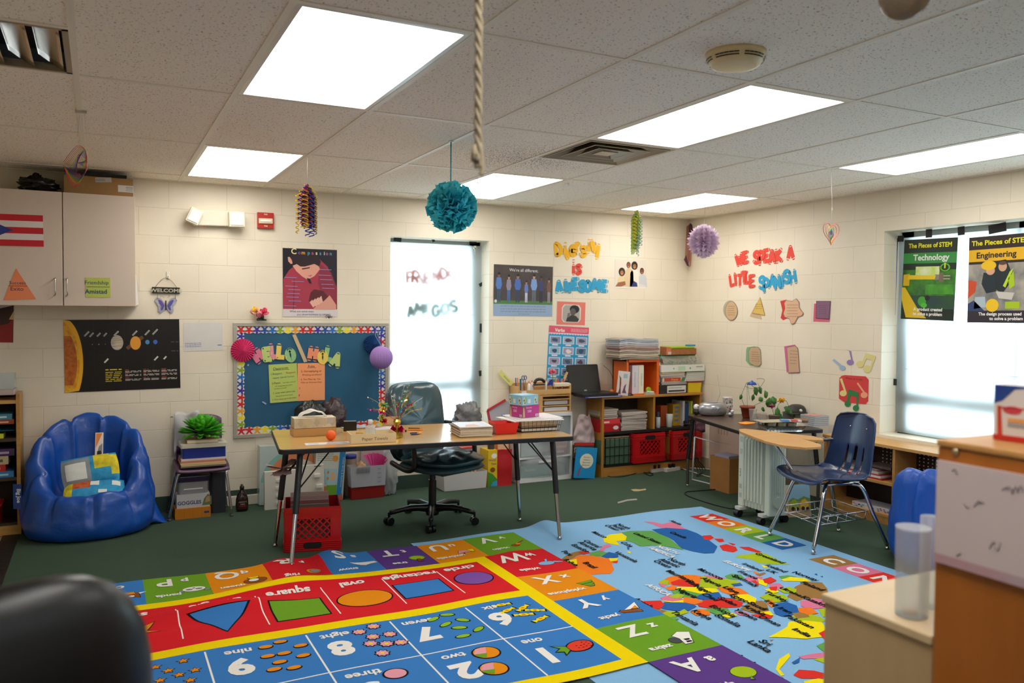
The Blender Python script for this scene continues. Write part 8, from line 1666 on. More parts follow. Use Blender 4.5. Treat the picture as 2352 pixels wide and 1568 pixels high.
b = Bd();b.ball(p+V((0,0,.028)),.028,mat('#1c1a18',.35),rz=1.0);obj('base',b,t);b = Bd();b.ball(p+V((0,0,.07)),.026,mat('#d8d4d0',.3));b.ball(p+V((-.004,-.026,.075)),.005,P('#5a1c1c'),n=8);obj('head',b,t)
# stacked patterned cups
for k,l in enumerate(('patterned white cup, lower of the two stacked','patterned white cup, upper of the two stacked')):
    p = tp(1681,950);p.y += .06;z = TZ+.001+.062*k;b = Bd();b.lathe([(.033,0),(.036,.003),(.043,.075),(.044,.080)],P('#dcd8d4',.35),(p.x,p.y,z),20);rg = random.Random(k)
    for i in range(16): a = rg.uniform(PI,2*PI);h = rg.uniform(.01,.07);r = .0365+.0075*h/.08+.0008;c = V((p.x+r*math.cos(a),p.y+r*math.sin(a),z+h));b.ball(c,.0042,P(['#5a4048','#b06070','#3c3c44'][i % 3]),n=6,k=4,rz=1.5)
    obj('paper_cup',b,None,l,'cup',GQ)
b = Bd();p = tp(1676,957);p.y += .0;b.ball(p+V((.03,.02,.018)),.03,mat('#a8a8ac',.3,metal=.5),ry=.7,rz=.6);b.ball(p+V((.028,.0,.045)),.014,mat('#dcdcdc',.3));obj('small_toy',b,None,'small silver and white toy in front of the stacked cups','toy')
# potted plant with vine over a blue bottle cap frame
t = thing('potted_plant',tp(1722,962),'terracotta pot with a climbing vine on the small table','plant');p = tp(1722,960);p.z = TZ+.003;p.y += .03
TER = mat('#8c3a1c',.55);b = Bd();b.lathe([(.036,0),(.040,.004),(.056,.082),(.064,.082),(.065,.098),(.058,.098),(.054,.086)],TER,p,24);obj('pot',b,t);b = Bd();b.lathe([(.053,.080),(.01,.086)],mat('#2c1c12',.9),p,20);obj('soil',b,t)
GL = [mat('#2c6a1c',.45),mat('#356f20',.45),mat('#245a1c',.45)]
def leaf(b,c,d,L_,w_,m):
    d = V(d).normalized();s = d.cross(V((.1,-.8,.4))).normalized();n_ = s.cross(d)
    pts = [c,c+d*L_*.25+s*w_*.9,c+d*L_*.6+s*w_,c+d*L_+n_*-.01,c+d*L_*.6-s*w_,c+d*L_*.25-s*w_*.9,c+d*L_*.5+n_*.006]
    b.add(pts,[(0,1,6),(1,2,6),(2,3,6),(3,4,6),(4,5,6),(5,0,6)],m,True)
VN = mat('#5a7a38',.5);yv = p.y
def vp(u,v,dy=0): return bk(u,v,yv+dy)
b = Bd();b.tube([p+V((-.02,0,.08)),vp(1703,912),vp(1710,890),vp(1716,878),vp(1724,882,.01),vp(1732,890)],.0022,VN,6,sub=4);b.tube([vp(1712,887),vp(1726,892),vp(1745,888),vp(1752,880),vp(1756,872),vp(1748,869),vp(1738,870)],.0018,VN,6,sub=4);b.tube([p+V((.0,0,.08)),vp(1716,880),vp(1720,905),vp(1722,918)],.0016,VN,6,sub=3);b.tube([vp(1740,880),vp(1744,888),vp(1734,895),vp(1731,915)],.0018,VN,6,sub=3);b.tube([p+V((.03,0,.08)),vp(1745,925),vp(1757,922),vp(1766,918)],.0022,VN,6,sub=3);obj('vine',b,t)
b = Bd()
for u,v,dx,dz,L_,w_,k in ((1703,905,-.3,-1,.05,.018,0),(1733,888,.4,-1,.085,.038,1),(1742,890,.9,-1,.07,.034,2),(1730,905,-.1,-1,.06,.022,0),(1742,920,.9,.4,.06,.022,1),(1748,938,.6,-.2,.05,.022,2),(1762,935,.3,.9,.09,.035,1),(1768,930,1,.2,.07,.03,0)): leaf(b,vp(u,v),(dx,-.1,dz),L_,w_,GL[k])
obj('leaves',b,t,solid=.0006)
b = Bd();c = vp(1727,880);b.lathe([(.040,-.012),(.040,-.004),(.028,.010),(.010,.014),(.009,.022),(.004,.024)],mat('#14489c',.4),c,20);obj('blue_cap',b,t)
b = Bd(tr(0,0));T = M.Translation(tp(1716,972)+V((0,0,.0))) @ rz(.3);b.T = T;b.prism([(-.07,-.03),(.05,-.04),(.10,-.02),(.09,.06),(-.02,.07),(-.06,.03)],.0005,.002,mat('#e8901c',.7));obj('orange_paper',b,None,'orange paper lying under the terracotta pot','paper')
for u,v,h,r0,r1,tn,l in ((1733,966,.095,.024,.034,'#d0c8c4','clear plastic cup in front of the terracotta pot'),(1752,984,.115,.028,.041,'#b8a8a4','larger clear cup with brown stems, nearest cup on the small table')):
    q = tp(u,v);q.y += .02;b = Bd();b.lathe([(r0,0),(r0,.003),(r1,h-.004),(r1+.003,h)],mat(tn,.1,alpha=.35,kind='clear'),q,22)
    if 'larger' in l:
        for k in range(5): b.tube([q+V((.01*math.cos(k*1.3),.01*math.sin(k*1.3),.005)),q+V((.02*math.cos(k*1.9),.02*math.sin(k),.05)),q+V((.025*math.cos(k*2.3),.02*math.sin(k*2.3),.09))],.002,mat('#8a6a54',.6),5,sub=2)
    obj('clear_cup',b,None,l,'cup',GQ)
t = thing('flower_pot',tp(1775,985),'trailing plant with pink and yellow flowers behind the foil tray','plant');yv = tp(1780,975).y+.10
b = Bd();q = vp(1778,965);q.z = TZ;b.lathe([(.035,.001),(.045,.06),(.047,.062)],mat('#7a6a5c',.6),q,16);obj('pot',b,t);b = Bd();b.tube([q+V((0,0,.05)),vp(1772,930),vp(1768,918)],.0022,VN,6,sub=3);b.tube([q+V((0,0,.05)),vp(1790,925),vp(1805,920),vp(1812,935)],.0018,VN,6,sub=4);b.tube([q+V((0,0,.05)),vp(1800,945),vp(1815,940)],.0018,VN,6,sub=3);obj('stems',b,t)
b = Bd()
for u,v,dx,dz,L_,w_,k in ((1760,915,-.2,1,.07,.03,1),(1770,922,.9,.3,.07,.032,0),(1800,935,1,-.6,.11,.034,2),(1786,935,-.1,-1,.10,.034,1),(1795,950,-.8,-.9,.09,.03,0),(1812,940,.8,-.9,.08,.025,1)): leaf(b,vp(u,v),(dx,-.1,dz),L_,w_,GL[k])
obj('leaves',b,t,solid=.0006)
b = Bd();petals(b,vp(1771,935,-.02),.032,14,[mat('#b8487c',.7),mat('#7c1c34',.7)],random.Random(1),sq=.6);obj('pink_flower',b,t,solid=.0006);b = Bd();petals(b,vp(1795,922,-.02),.036,14,[mat('#e8b020',.7),mat('#d89818',.7)],random.Random(2),sq=.6);obj('yellow_flower',b,t,solid=.0006)
# foil tray with pots, discs, wipes, cap
T = M.Translation(tp(1765,993)+V((0,0,.001))) @ rz(ta+PI/2-.10);FOIL = mat('#c8c8c8',.2,metal=.9)
t = thing('foil_tray',T @ V((.15,.12,0)),'ribbed foil tray holding grey seedling pots on the small table','tray')
b = Bd(T);n = 40;vs = []
for j,(f,z) in enumerate(((.86,.0),(1,.045),(1.07,.046))):
    for i in range(n*2):
        a = 2*PI*i/(n*2);c,s = math.cos(a),math.sin(a);q = (abs(c)**4+abs(s)**4)**(-.25)*(1 if (i % 2 or j > 0) else .975);vs.append((.16+.165*q*c*f,.13+.13*q*s*f,z))
m_ = n*2;b.add(vs,[(j*m_+i,j*m_+(i+1) % m_,(j+1)*m_+(i+1) % m_,(j+1)*m_+i) for j in range(2) for i in range(m_)]+[tuple(range(m_))],FOIL,True);obj('tray_body',b,t)
for k,(x,y) in enumerate(((.06,.08),(.14,.08),(.22,.08),(.07,.17),(.16,.17),(.24,.17))):
    b = Bd(T @ M.Translation((x,y,.003)));b.lathe([(.024,0),(.026,.003),(.036,.056),(.038,.058),(.034,.058),(.024,.006)],mat('#8a8474',.85,var='#7a7464',vs=30),n=4,smooth=False);obj('seedling_pot',b,None,'grey fibre seedling pot in the foil tray, %s row' % ('front' if y < .1 else 'back')+[' at the far end',' in the middle',' at the near end'][k % 3],'pot','seedling pots in the foil tray')
b = Bd(T @ M.Translation((.02,.06,.064)) @ rz(.1));b.box((-.04,0,0),(.20,.15,.004),P('#b0a890'));obj('cardboard_flap',b,None,'grey cardboard lying on the seedling pots','cardboard')
b = Bd(T @ M.Translation((.13,.07,.070)) @ rz(-.2));b.box((0,0,0),(.15,.07,.012),P('#d8c8c8',.4));b.box((.0,-.0006,.002),(.06,.07,.0126),P('#4c90c8'));b.box((.07,-.0008,.003),(.12,.06,.0128),P('#c85048'));obj('seed_packet',b,None,'blue and red packet lying on the seedling pots','packet')
b = Bd(T @ M.Translation((.25,.12,.075)) @ rz(-.4));b.cyl((0,0,0),(.10,0,0),.016,mat('#8c6c50',.8),n=14);b.cyl((.099,0,0),(.1015,0,0),.011,P('#2c1c14'),n=14);obj('cardboard_tube',b,None,'short cardboard tube on the seedling pots','tube')
z = TZ+.001;q = tp(1884,978)+V((-.02,.04,0));g = 'cases stacked at the end of the small table'
for k in range(6):
    b = Bd(M.Translation((q.x,q.y,z)) @ rz(ta+.1+.03*k));b.box((-.08,-.07,0),(.08,.07,.0135),mat('#9a9ea4',.25));b.box((-.081,-.071,.005),(.081,.071,.0065),P('#d8dce0'))
    if k == 5: b.box((-.06,-.06,.0135),(.05,.04,.0142),P('#c87868'))
    obj('disc_case',b,None,'%s silver disc case of the stack at the near end of the small table' % ['lowest','second','third','fourth','fifth','topmost'][k],'disc case',g);z += .0142
CPX = tp(1866,968)+V((-.02,.16,0));b = Bd(M.Translation(V((CPX.x,CPX.y,TZ+.066))) @ rz(.5)); 
b.lathe([(.0,.06),(.06,.058),(.10,.045),(.125,.02),(.13,0),(.125,-.01)],mat('#2a2826',.6),n=24,sy=.62);b.lathe([(.0,.0),(.07,.0),(.07,.004),(.0,.004)],mat('#2a2826',.6),(-.15,-.01,.0),n=18,sy=.8);b.ball((-.08,-.06,.02),.014,mat('#d0d0d0',.4),n=8,k=5)
obj('baseball_hat',b,None,'dark grey baseball hat behind the disc cases','hat')
b = Bd();q = CPX;b.box((q.x-.08,q.y-.07,TZ+.001),(q.x+.08,q.y+.07,TZ+.064),P('#5a5854'));obj('small_box',b,None,'grey box under the dark cap','box')
# things under the small table
b = Bd();x0_,y0_ = fl(1668,1135,0).x,fl(1668,1135,0).y;q = fl(1690,1145,0);zc_ = .30;b.box((x0_+.03,y0_-.0,0),(x0_+.20,y0_+.24,.29),mat('#a8743c',.7,var='#9a6832',vs=5));b.box((x0_+.04,y0_+.02,.29),(x0_+.18,y0_+.2,.31),P('#9a94b0'));obj('cardboard_box',b,None,'brown cardboard box between the small table and the heater','box')
b = Bd(RT);b.box((-.0,0,0),(.0001,.0001,.0001),P('#d8c8bc'));b = Bd(frame((XR-.02,-.10,.0),(0,-1,0),(0,0,1)));b.box((0,.02,0),(.55,.50,.006),P('#bca698')); 
for k in range(4): b.box((.12+.04*k,.36,.006),(.14+.04*k,.44,.0066),P('#a89080'))
b.box((.05,.28,.006),(.30,.285,.0068),P('#a08c80'));obj('wall_panel',b,None,'pale cardboard sheet leaning on the right wall under the small table','cardboard');bpy.data.objects[b and 'wall_panel'].name = 'leaning_sheet'
b = Bd();q = bk(1650,960,-.30);b.grid(lambda a,c: (5.02+.10*a,-.22-.05*a,.40+.20*c+.01*math.sin(6*a+4*c)),8,8,mat('#1c1618',.5,var='#8c5c6c',vs=30));obj('patterned_bag',b,None,'black and pink patterned cloth hanging under the small table','cloth',solid=.01)
b = Bd()
for k in range(4): b.tube([(4.93+.02*k,-.28,.58),(4.92+.03*k,-.27,.40),(4.95+.015*k,-.30,.18),(5.0+.03*k,-.32,.05),(4.96,-.35,.01)],.004,BC_,6,sub=4)
obj('hanging_cables',b,None,'black cables hanging down under the small table','cable')
# ---------------------------------------------------------------- oil heater
HT = mat('#c6d0c4',.35);HT2 = mat('#bcc6ba',.35);c0 = fl(1694,1182,0);c1 = fl(1765,1207,0)
hd = (c1-c0);hl = hd.length;ha = math.atan2(hd.y,hd.x);TH = M.Translation((c0.x,c0.y,0)) @ rz(ha)   # local x along the long side, local y away from viewer... 
hz1 = bk(1704,988,c0.y).z;hz0 = .075;HWd = .15
t = thing('oil_heater',TH @ V((hl/2,.07,0)),'pale mint oil-filled radiator heater on castors beside the student desk','heater')
b = Bd(TH);b.rbox((-.005,.0,hz0),(.055,HWd,hz1),HT,.012);obj('control_end',b,t,bevel=.008)
b = Bd(TH @ frame((0,0,0),(1,0,0),(0,0,1)))
for f0,f1 in ((.86,.93),(.70,.77),(.24,.30),(.12,.18)):
    for k in range(5): z = hz0+(hz1-hz0)*(f0+(f1-f0)*k/5);b.box((.015,z,.0),(.042,z+.004,.0012),P('#9aa498'))
for k in range(7): z = hz0+(hz1-hz0)*(.40+.015*k);b.box((.016+.004*(k % 3),z,0),(.030,z+.004,.0012),P('#4a504a'))
obj('vents',b,t)
for k in range(6):
    x = .064+(hl-.064-.065)*(k+.5)/6;b = Bd(TH);w_ = (hl-.13)/6*.5
    b.rbox((x-w_*.95,.004,hz0+.01),(x+w_*.95,HWd-.004,hz1-.012),HT2,.018,5);b.rbox((x-w_*.5,-.006,hz0+.06),(x+w_*.5,.02,hz1-.05),HT,.006);obj('fin',b,t,bevel=.006)
b = Bd(TH);b.rbox((hl-.055,.0,hz0-.01),(hl+.005,HWd,hz1-.004),HT,.014)
for k in range(6): b.box((hl+.004,.02+.02*k,hz0+.10),(hl+.0075,.026+.02*k,hz1-.04),HT2)
b.T = TH @ frame((hl+.005,0,0),(0,1,0),(0,0,1));b.prism(ring(.075,hz0+.085,.042,.042,20),0,.012,HT2)
for k in range(3): b.prism(ring(.048+.027*k,hz0+.155-.006*abs(k-1),.008,.011,10),0,.005,HT2)
obj('end_cover',b,t,bevel=.003)
for x in (.04,hl-.045):
    b = Bd(TH);b.rbox((x-.03,-.04,.055),(x+.03,HWd+.04,.075),WHM,.01); 
    for y in (-.03,HWd+.03): b.cyl((x-.022,y,.026),(x+.022,y,.026),.026,mat('#141414',.4),n=18);b.cyl((x,y,.03),(x,y,.06),.01,mat('#141414',.4),n=8)
    obj('castor_foot',b,t)
# ---------------------------------------------------------------- student chair with tablet arm
f_ = (fl(1768,1232)+fl(1868,1275))/2-(fl(2038,1261)+fl(1926,1220))/2;ca = math.atan2(f_.y,f_.x);cc = (fl(1768,1232)+fl(1868,1275)+fl(2038,1261)+fl(1926,1220))/4
TC_ = M.Translation((cc.x,cc.y,0)) @ rz(ca);NV = mat('#14305c',.32,coat=.35)
t = thing('student_desk_chair',(cc.x,cc.y,0),'navy blue school chair with a wooden tablet arm on chrome legs','chair')
SZ = .445
# one continuous shell: seat, bend and back with three slots
prof = [(.235,-.025),(.225,-.006),(.18,.004),(.08,-.004),(-.04,-.010),(-.13,-.002),(-.175,.030),(-.195,.085),(-.21,.16),(-.225,.24),(-.24,.32),(-.25,.375),(-.255,.400)]
pp_ = smoothpath([V((a,0,c)) for a,c in prof],3);NU = 30;K = len(pp_)
def shellpt(i,j):
    p = pp_[j];s = 2*i/NU-1;f = j/(K-1);w_ = .235 if f < .42 else .235-.045*min(1,(f-.42)/.45)
    if f > .86: w_ *= 1-.55*((f-.86)/.14)**2.2
    if f < .08: w_ *= 1-.10*((.08-f)/.08)**2
    up = .028*abs(s)**3 if f < .5 else 0;fw = (.045*abs(s)**2.5) if f > .40 else 0
    return V((p.x+fw,s*w_,SZ+p.z+up))
b = Bd(TC_);vs = [shellpt(i,j) for j in range(K) for i in range(NU+1)];fs = []
for j in range(K-1):
    for i in range(NU):
        f = (j+.5)/(K-1);s = 2*(i+.5)/NU-1
        if .44 < f < .70 and any(abs(s-c) < .055 for c in (-.37,0,.37)): continue
        fs.append((j*(NU+1)+i,j*(NU+1)+i+1,(j+1)*(NU+1)+i+1,(j+1)*(NU+1)+i))
b.add(vs,fs,NV,True);o = obj('shell',b,t,solid=.007,sub=1)
b = Bd(TC_); 
for j in (0,):
    pass
b.tube([shellpt(i,0) for i in range(0,NU+1,2)],.007,NV,8);b.tube([shellpt(0,j) for j in range(0,K,2)],.006,NV,8);b.tube([shellpt(NU,j) for j in range(0,K,2)],.006,NV,8);b.tube([shellpt(i,K-1) for i in range(0,NU+1,2)],.006,NV,8);obj('rim',b,t)
for s in (-.08,.08):
    q = V((-.238,s,SZ+.31));b = Bd(TC_);b.ball(q+V((.012,0,0)),.006,CHR,n=10,k=6);b.ball(q+V((-.012,0,0)),.006,CHR,n=10,k=6);obj('rivet',b,t)
inv = TC_.inverted()
feet = [inv @ fl(*q) for q in ((1768,1232),(1868,1275),(2038,1261),(1926,1220))]
for k,ft in enumerate(feet):
    ft.z = .012+(.012 if k < 2 else 0);sx = .13 if ft.x > 0 else -.12;sy = .15 if ft.y > 0 else -.15
    b = Bd(TC_);b.tube([V((sx*.3,sy*.45,SZ-.03)),V((sx*.8,sy*.8,SZ-.034)),V((sx+(ft.x-sx)*.12,sy+(ft.y-sy)*.12,SZ-.06)),V((sx+(ft.x-sx)*.5,sy+(ft.y-sy)*.5,SZ*.5)),ft+V((0,0,.015))],.0125,CHR,12,sub=6);b.lathe([(.012,0),(.016,.005),(.012,.012),(.007,.024)],CHR,(ft.x,ft.y,ft.z-.011),12);obj('leg',b,t)
b = Bd(TC_);b.tube([V((.14,-.12,SZ-.03)),V((-.14,-.12,SZ-.03))],.010,CHR,8);b.tube([V((.14,.12,SZ-.03)),V((-.14,.12,SZ-.03))],.010,CHR,8);b.tube([V((-.14,-.12,SZ-.034)),V((-.14,.12,SZ-.034))],.010,CHR,8);obj('under_frame',b,t)
# book rack
b = Bd(TC_);rz0 = .19;RC = mat('#c4c4c8',.2,metal=1)
def rk(x,y): return V((x,y,rz0-.02*(x > 0)))
for x in (-.16,-.09,-.02,.05,.12,.19): b.tube([rk(x,-.17)+V((0,0,.05)),rk(x,-.16),rk(x,.16),rk(x,.17)+V((0,0,.05))],.003,RC,6)
for y in (-.16,0,.16): b.tube([rk(-.17,y),rk(.20,y)],.0035,RC,6)
b.tube([rk(.20,-.17)+V((0,0,.05)),rk(-.17,-.17)+V((0,0,.05)),rk(-.17,.17)+V((0,0,.05)),rk(.20,.17)+V((0,0,.05))],.004,RC,6);obj('book_rack',b,t)
# tablet arm on the far side
AZ = .665;tabc = '#c89858';TW_ = wood('#c8985c','#bd8c50',2.5,(1,12,12),.4)
tab = [fl(u,v,AZ) for u,v in ((1697,985),(1712,984),(1770,990),(1830,997),(1868,1001),(1890,1006),(1892,1010),(1858,1009),(1842,1007),(1866,1014),(1886,1020),(1886,1025),(1850,1027),(1800,1022),(1757,1012),(1725,1000),(1700,990))]
b = Bd();b.prism([(p.x,p.y) for p in tab],AZ-.018,AZ,TW_);obj('tablet',b,t,bevel=.003)
b = Bd();p1 = bk(1776,1012,tab[0].y-.25);a0 = fl(1776,1012,AZ-.02);a1 = TC_ @ V((.14,-.16,SZ-.02));a2 = fl(1872,1010,AZ-.02);a3 = TC_ @ V((-.10,-.23,SZ+.10))
b.tube([a2,a0+V((.06,-.02,-.004)),a0,a0.lerp(a1,.5)+V((0,0,.0)),a1],.0115,CHR,10,sub=6);a4 = TC_ @ V((-.20,-.20,AZ-.03));b.tube([a2+V((-.03,0,-.005)),a2+V((.06,-.02,.0)),a4+V((.0,0,.0)),TC_ @ V((-.17,-.22,SZ+.05)),TC_ @ V((-.13,-.18,SZ-.03))],.0115,CHR,10,sub=6);obj('arm_tube',b,t)
# picture book behind the chair legs
b = Bd(frame((fl(1806,1188).x,fl(1806,1188).y,0),(1,-.28,0),(0,.18,1)));b.w,b.h,b.t = .205,.235,.0;b.box((0,0,-.025),(.205,.235,0),P('#c8b48c'));rc(b,.12,.5,1,1,P('#8cb4cc'),1);rc(b,.12,.12,1,.5,P('#a88c5c'),1);rc(b,0,0,1,.12,P('#b09870'),2);pl(b,[(.12,.5),(.3,.6),(.5,.54),(.75,.64),(1,.56),(1,.48),(.12,.48)],P('#6c8c54'),2)
for cx,m1 in ((.36,'#9ab02c'),(.76,'#e0b020')): pl(b,[(cx-.16,.26),(cx+.14,.28),(cx+.16,.42),(cx+.04,.56),(cx-.10,.52),(cx-.17,.40)],P(m1),3);el(b,cx-.07,.26,.07,.065,P('#2c2820'),4,12);el(b,cx+.11,.25,.06,.055,P('#2c2820'),4,12)
obj('picture_book',b,None,'picture book with yellow tractors standing on the carpet behind the school chair','book')
# ================================================================ low shelf along the right wall
lx0,ly1,ly0,lz = 5.085,-1.70,-3.6,.575
t = thing('low_shelf',(5.2,-2.6,0),'long low wooden shelf unit under the right-hand window','shelf unit')
LW,LW2 = wood('#c89858','#bb8a4c',2.5,(12,1,12)),wood('#b8884c','#a87a40',2.5)
obj('top_board',Bd().box((lx0-.01,ly0,lz-.022),(XR-.012,ly1+.01,lz),LW),t,bevel=.002)
for y in (ly1,-2.31,-2.95,ly0+.02): obj('side_panel',Bd().box((lx0,y-.02,.02),(XR-.014,y,lz-.022),LW2),t)
obj('shelf',Bd().box((lx0+.003,ly0,.285),(XR-.014,ly1-.02,.303),LW),t);obj('shelf',Bd().box((lx0+.003,ly0,.055),(XR-.014,ly1-.02,.073),LW),t);obj('plinth',Bd().box((lx0+.005,ly0,0),(lx0+.022,ly1-.0,.055),LW2),t)
obj('back_panel',Bd().box((XR-.022,-2.32,.02),(XR-.014,ly1-.02,lz-.022),mat('#2c1a10',.7)),t)
b = Bd();m = mat('#3a2418',.7);b.box((XR-.030,ly0,.303),(XR-.022,-2.0,lz-.022),m);hm = mat('#d8d8d4',.6)
for i in range(22):
    for j in range(9): y = -2.05-.034*i;z = .325+.026*j;b.box((XR-.0312,y-.0045,z-.0045),(XR-.0300,y+.0045,z+.0045),hm)  # pale squares stand in for light coming through the peg holes
obj('peg_panel',b,t)
b = Bd();p = rt(2026,1085,lx0+.05);g = 'papers on the low shelf'
for k,(h,c_,l) in enumerate(((.012,'#a82430','red folder lowest in the low shelf pile'),(.016,'#d8d0cc','white papers above the red folder in the low shelf'),(.010,'#b84048','second red folder in the low shelf pile'),(.018,'#c8bcb4','cream papers in the low shelf pile'),(.016,'#8c7c78','grey-brown papers on top of the low shelf pile'))):
    b = Bd();z = .304+[0,.0125,.029,.0395,.058][k];b.box((lx0+.03,-2.20+.01*k,z),(XR-.05,-1.80,z+h-.0005),P(c_));obj('paper_stack',b,None,l,'papers',g)
b = Bd();y0_ = -2.24;b.box((lx0+.02,-2.495,.304),(lx0+.18,-2.335,.365),P('#d8cfa8',.4)); 
for k in range(2):
    for j in range(2): b.box((lx0+.019,-2.40-.06*k,.318+.022*j),(lx0+.0201,-2.36-.06*k,.326+.022*j),P('#4c6ca0'))
obj('slotted_basket',b,None,'cream slotted basket on the low shelf next to the blue bean bag','basket')
b = Bd();b.box((lx0+.05,-2.26,.366+.0),(XR-.06,-2.05,.385),P('#5a4c48'));b.v = [V((v.x,v.y,v.z-.366+.3855)) for v in b.v];obj('dark_folder',b,None,'dark folder lying over the papers on the low shelf','folder')
b = Bd();b.box((lx0+.03,-2.28,.074),(lx0+.2,-1.95,.105),P('#c8c8d0'));rg = random.Random(1)
for k in range(26): y = rg.uniform(-2.27,-1.96);z = rg.uniform(.078,.10);b.box((lx0+.0288,y-.008,z-.003),(lx0+.0300,y+.008,z+.003),P(['#b84848','#486cb8','#48a0a0','#d8d8e0'][k % 4]))
obj('patterned_book',b,None,'book with a red and blue dotted edge on the bottom of the low shelf','book')
TB2 = M.Translation((4.66,-3.14,0)) @ rz(R_(95));beanbag(None,.40,.36,.62,.42,'second blue bean bag in front of the low shelf, half hidden by the cabinets',TB2,seed=9,m=mat('#0b52b8',.38,var='#0a4caa',vs=4,bump=.35,bs=9,bd=.02,coat=.1))
# ================================================================ foreground cabinets
LWD = wood('#c8ac80','#bb9e72',1.2,(9,9,1),.4);LWT = wood('#dcc49c','#d2b88e',2,(1,9,9),.35)
t = thing('light_cabinet',(1.65,-5.13,0),'pale birch wood cabinet in the near right corner, lower of the two','cabinet')
obj('body',Bd().box((1.410,-5.254,0),(1.90,-5.008,.902),LWD),t,bevel=.003);obj('top_board',Bd().box((1.405,-5.254,.902),(1.905,-5.003,.92),LWT),t,bevel=.003)
OZ = 1.278;OX = 1.404;OY = -5.257
OW_ = wood('#b4681c','#a45c14',1.6,(9,9,1),.38,coat=.3)
t = thing('orange_cabinet',(1.6,-5.55,0),'tall orange-brown wood cabinet with a whiteboard on its side at the near right edge','cabinet')
obj('body',Bd().box((OX,-5.86,0),(1.80,OY,OZ-.012),OW_),t,bevel=.004);obj('top_board',Bd().box((OX-.003,-5.865,OZ-.012),(1.805,OY+.001,OZ),wood('#c89458','#bc884c',2,(1,9,9),.4)),t,bevel=.003)
FW = frame((OX-.0005,0,0),(0,-1,0),(0,0,1))
v_t = hit(FW,2152,1054)[1];v_b = hit(FW,2140,1284)[1]
b = Bd(FW @ M.Translation((-OY+.004,v_b,0)));b.w,b.h,b.t = .59,v_t-v_b,.006;b.box((0,0,0),(b.w,b.h,.006),mat('#d8c8c8',.3,var='#d0c0c2',vs=3));rc(b,0,.0,1,.09,mat('#b8b0bc',.4,var='#c88c90',vs=6),1)
rg = random.Random(3)
for x0_,y0_,n_ in ((.20,.86,4),(.09,.6,1),(.12,.66,2),(.17,.32,2),(.07,.12,1),(.05,.9,1)):
    for k in range(n_): x = x0_+.014*k;b.tube([V((x*b.w,(y0_+rg.uniform(-.05,.05))*b.h,.0066)),V(((x+.010)*b.w,(y0_+rg.uniform(-.05,.05))*b.h,.0066)),V(((x+.016)*b.w,(y0_+rg.uniform(-.05,.05))*b.h,.0066))],.0008,P('#8a8088'),5,sub=2)
obj('whiteboard',b,t)
b = Bd(FW @ M.Translation((*hit(FW,2196,1037),0)));b.lathe([(.006,0),(.006,.003),(.003,.005)],mat('#b8a888',.3,metal=.8),n=14);obj('screw',b,t)
gp = fl(2281,1008,OZ+.001);FG = frame((gp.x,0,0),(0,-1,0),(0,0,1));gz = hit(FG,2282,882)[1]
t = thing('game_box',gp,'white, blue and red boxed set standing on the orange cabinet','box')
TG = frame((gp.x,gp.y,gp.z),(.10,-1,0),(0,0,1));HG = gz-gp.z;b = Bd(TG);b.box((0,0,-.04),(.16,HG,0),P('#dcd4d0',.4));obj('carton',b,t)
b = Bd(TG);b.w,b.h,b.t = .12,HG,0.0
pl(b,[(0,.72),(.02,.72),(.20,1),(0,1)],P('#1c3c8c'),1);pl(b,[(0,.66),(.12,.72),(.28,.93),(.6,1),(.18,1),(.05,.78),(0,.74)],P('#22448e'),2);rc(b,0,0,1.3,.10,P('#c82c20'),2);el(b,.26,.56,.13,.07,P('#d0404c'),3);pl(b,[(.06,.1),(.13,.1),(.10,.62),(.05,.62)],P('#c84430'),3);rc(b,.05,.58,.52,.61,P('#d0503c'),3);rc(b,.20,.34,.6,.42,P('#e0a060'),3);rc(b,.20,.26,.6,.32,P('#9a9ca0'),3);rc(b,.58,.1,.66,.62,P('#5c4c9c'),3);tx(b,'Tu',.56,.76,.09,P('#5a5a64'),4)
obj('printed_front',b,t)
# clear containers on the light cabinet
q = fl(2093,1412,.921);q_b = q;ht = None
rr_ = (fl(2130,1412,.921)-fl(2056,1412,.921)).length/2;hh_ = (1412-1208)/FPX*(q-CAM).dot(CF)
t = thing('plastic_container',q,'tall empty frosted plastic container on the light wood cabinet','container')
b = Bd();FP_ = mat('#eef2f4',.3,alpha=.32,kind='clear',tint='#eef4f6');b.lathe([(rr_*.92,0),(rr_*.94,.003),(rr_,hh_-.005),(rr_*1.03,hh_),(rr_*.99,hh_)],FP_,q,32);obj('wall',b,t)
b = Bd();b.lathe([(rr_*.9,.002),(.01,.004)],FP_,q,24);b.lathe([(rr_*.35,.004),(rr_*.42,.010),(.004,.016)],mat('#d8b8a4',.5),(q.x-.005,q.y,q.z),16);obj('contents',b,t)
q = fl(2133,1392,.921);b = Bd();b.lathe([(rr_*.6,0),(rr_*.62,hh_*1.05)],FP_,q,24);obj('clear_tube',b,None,'slim clear plastic tube behind the frosted container','container')
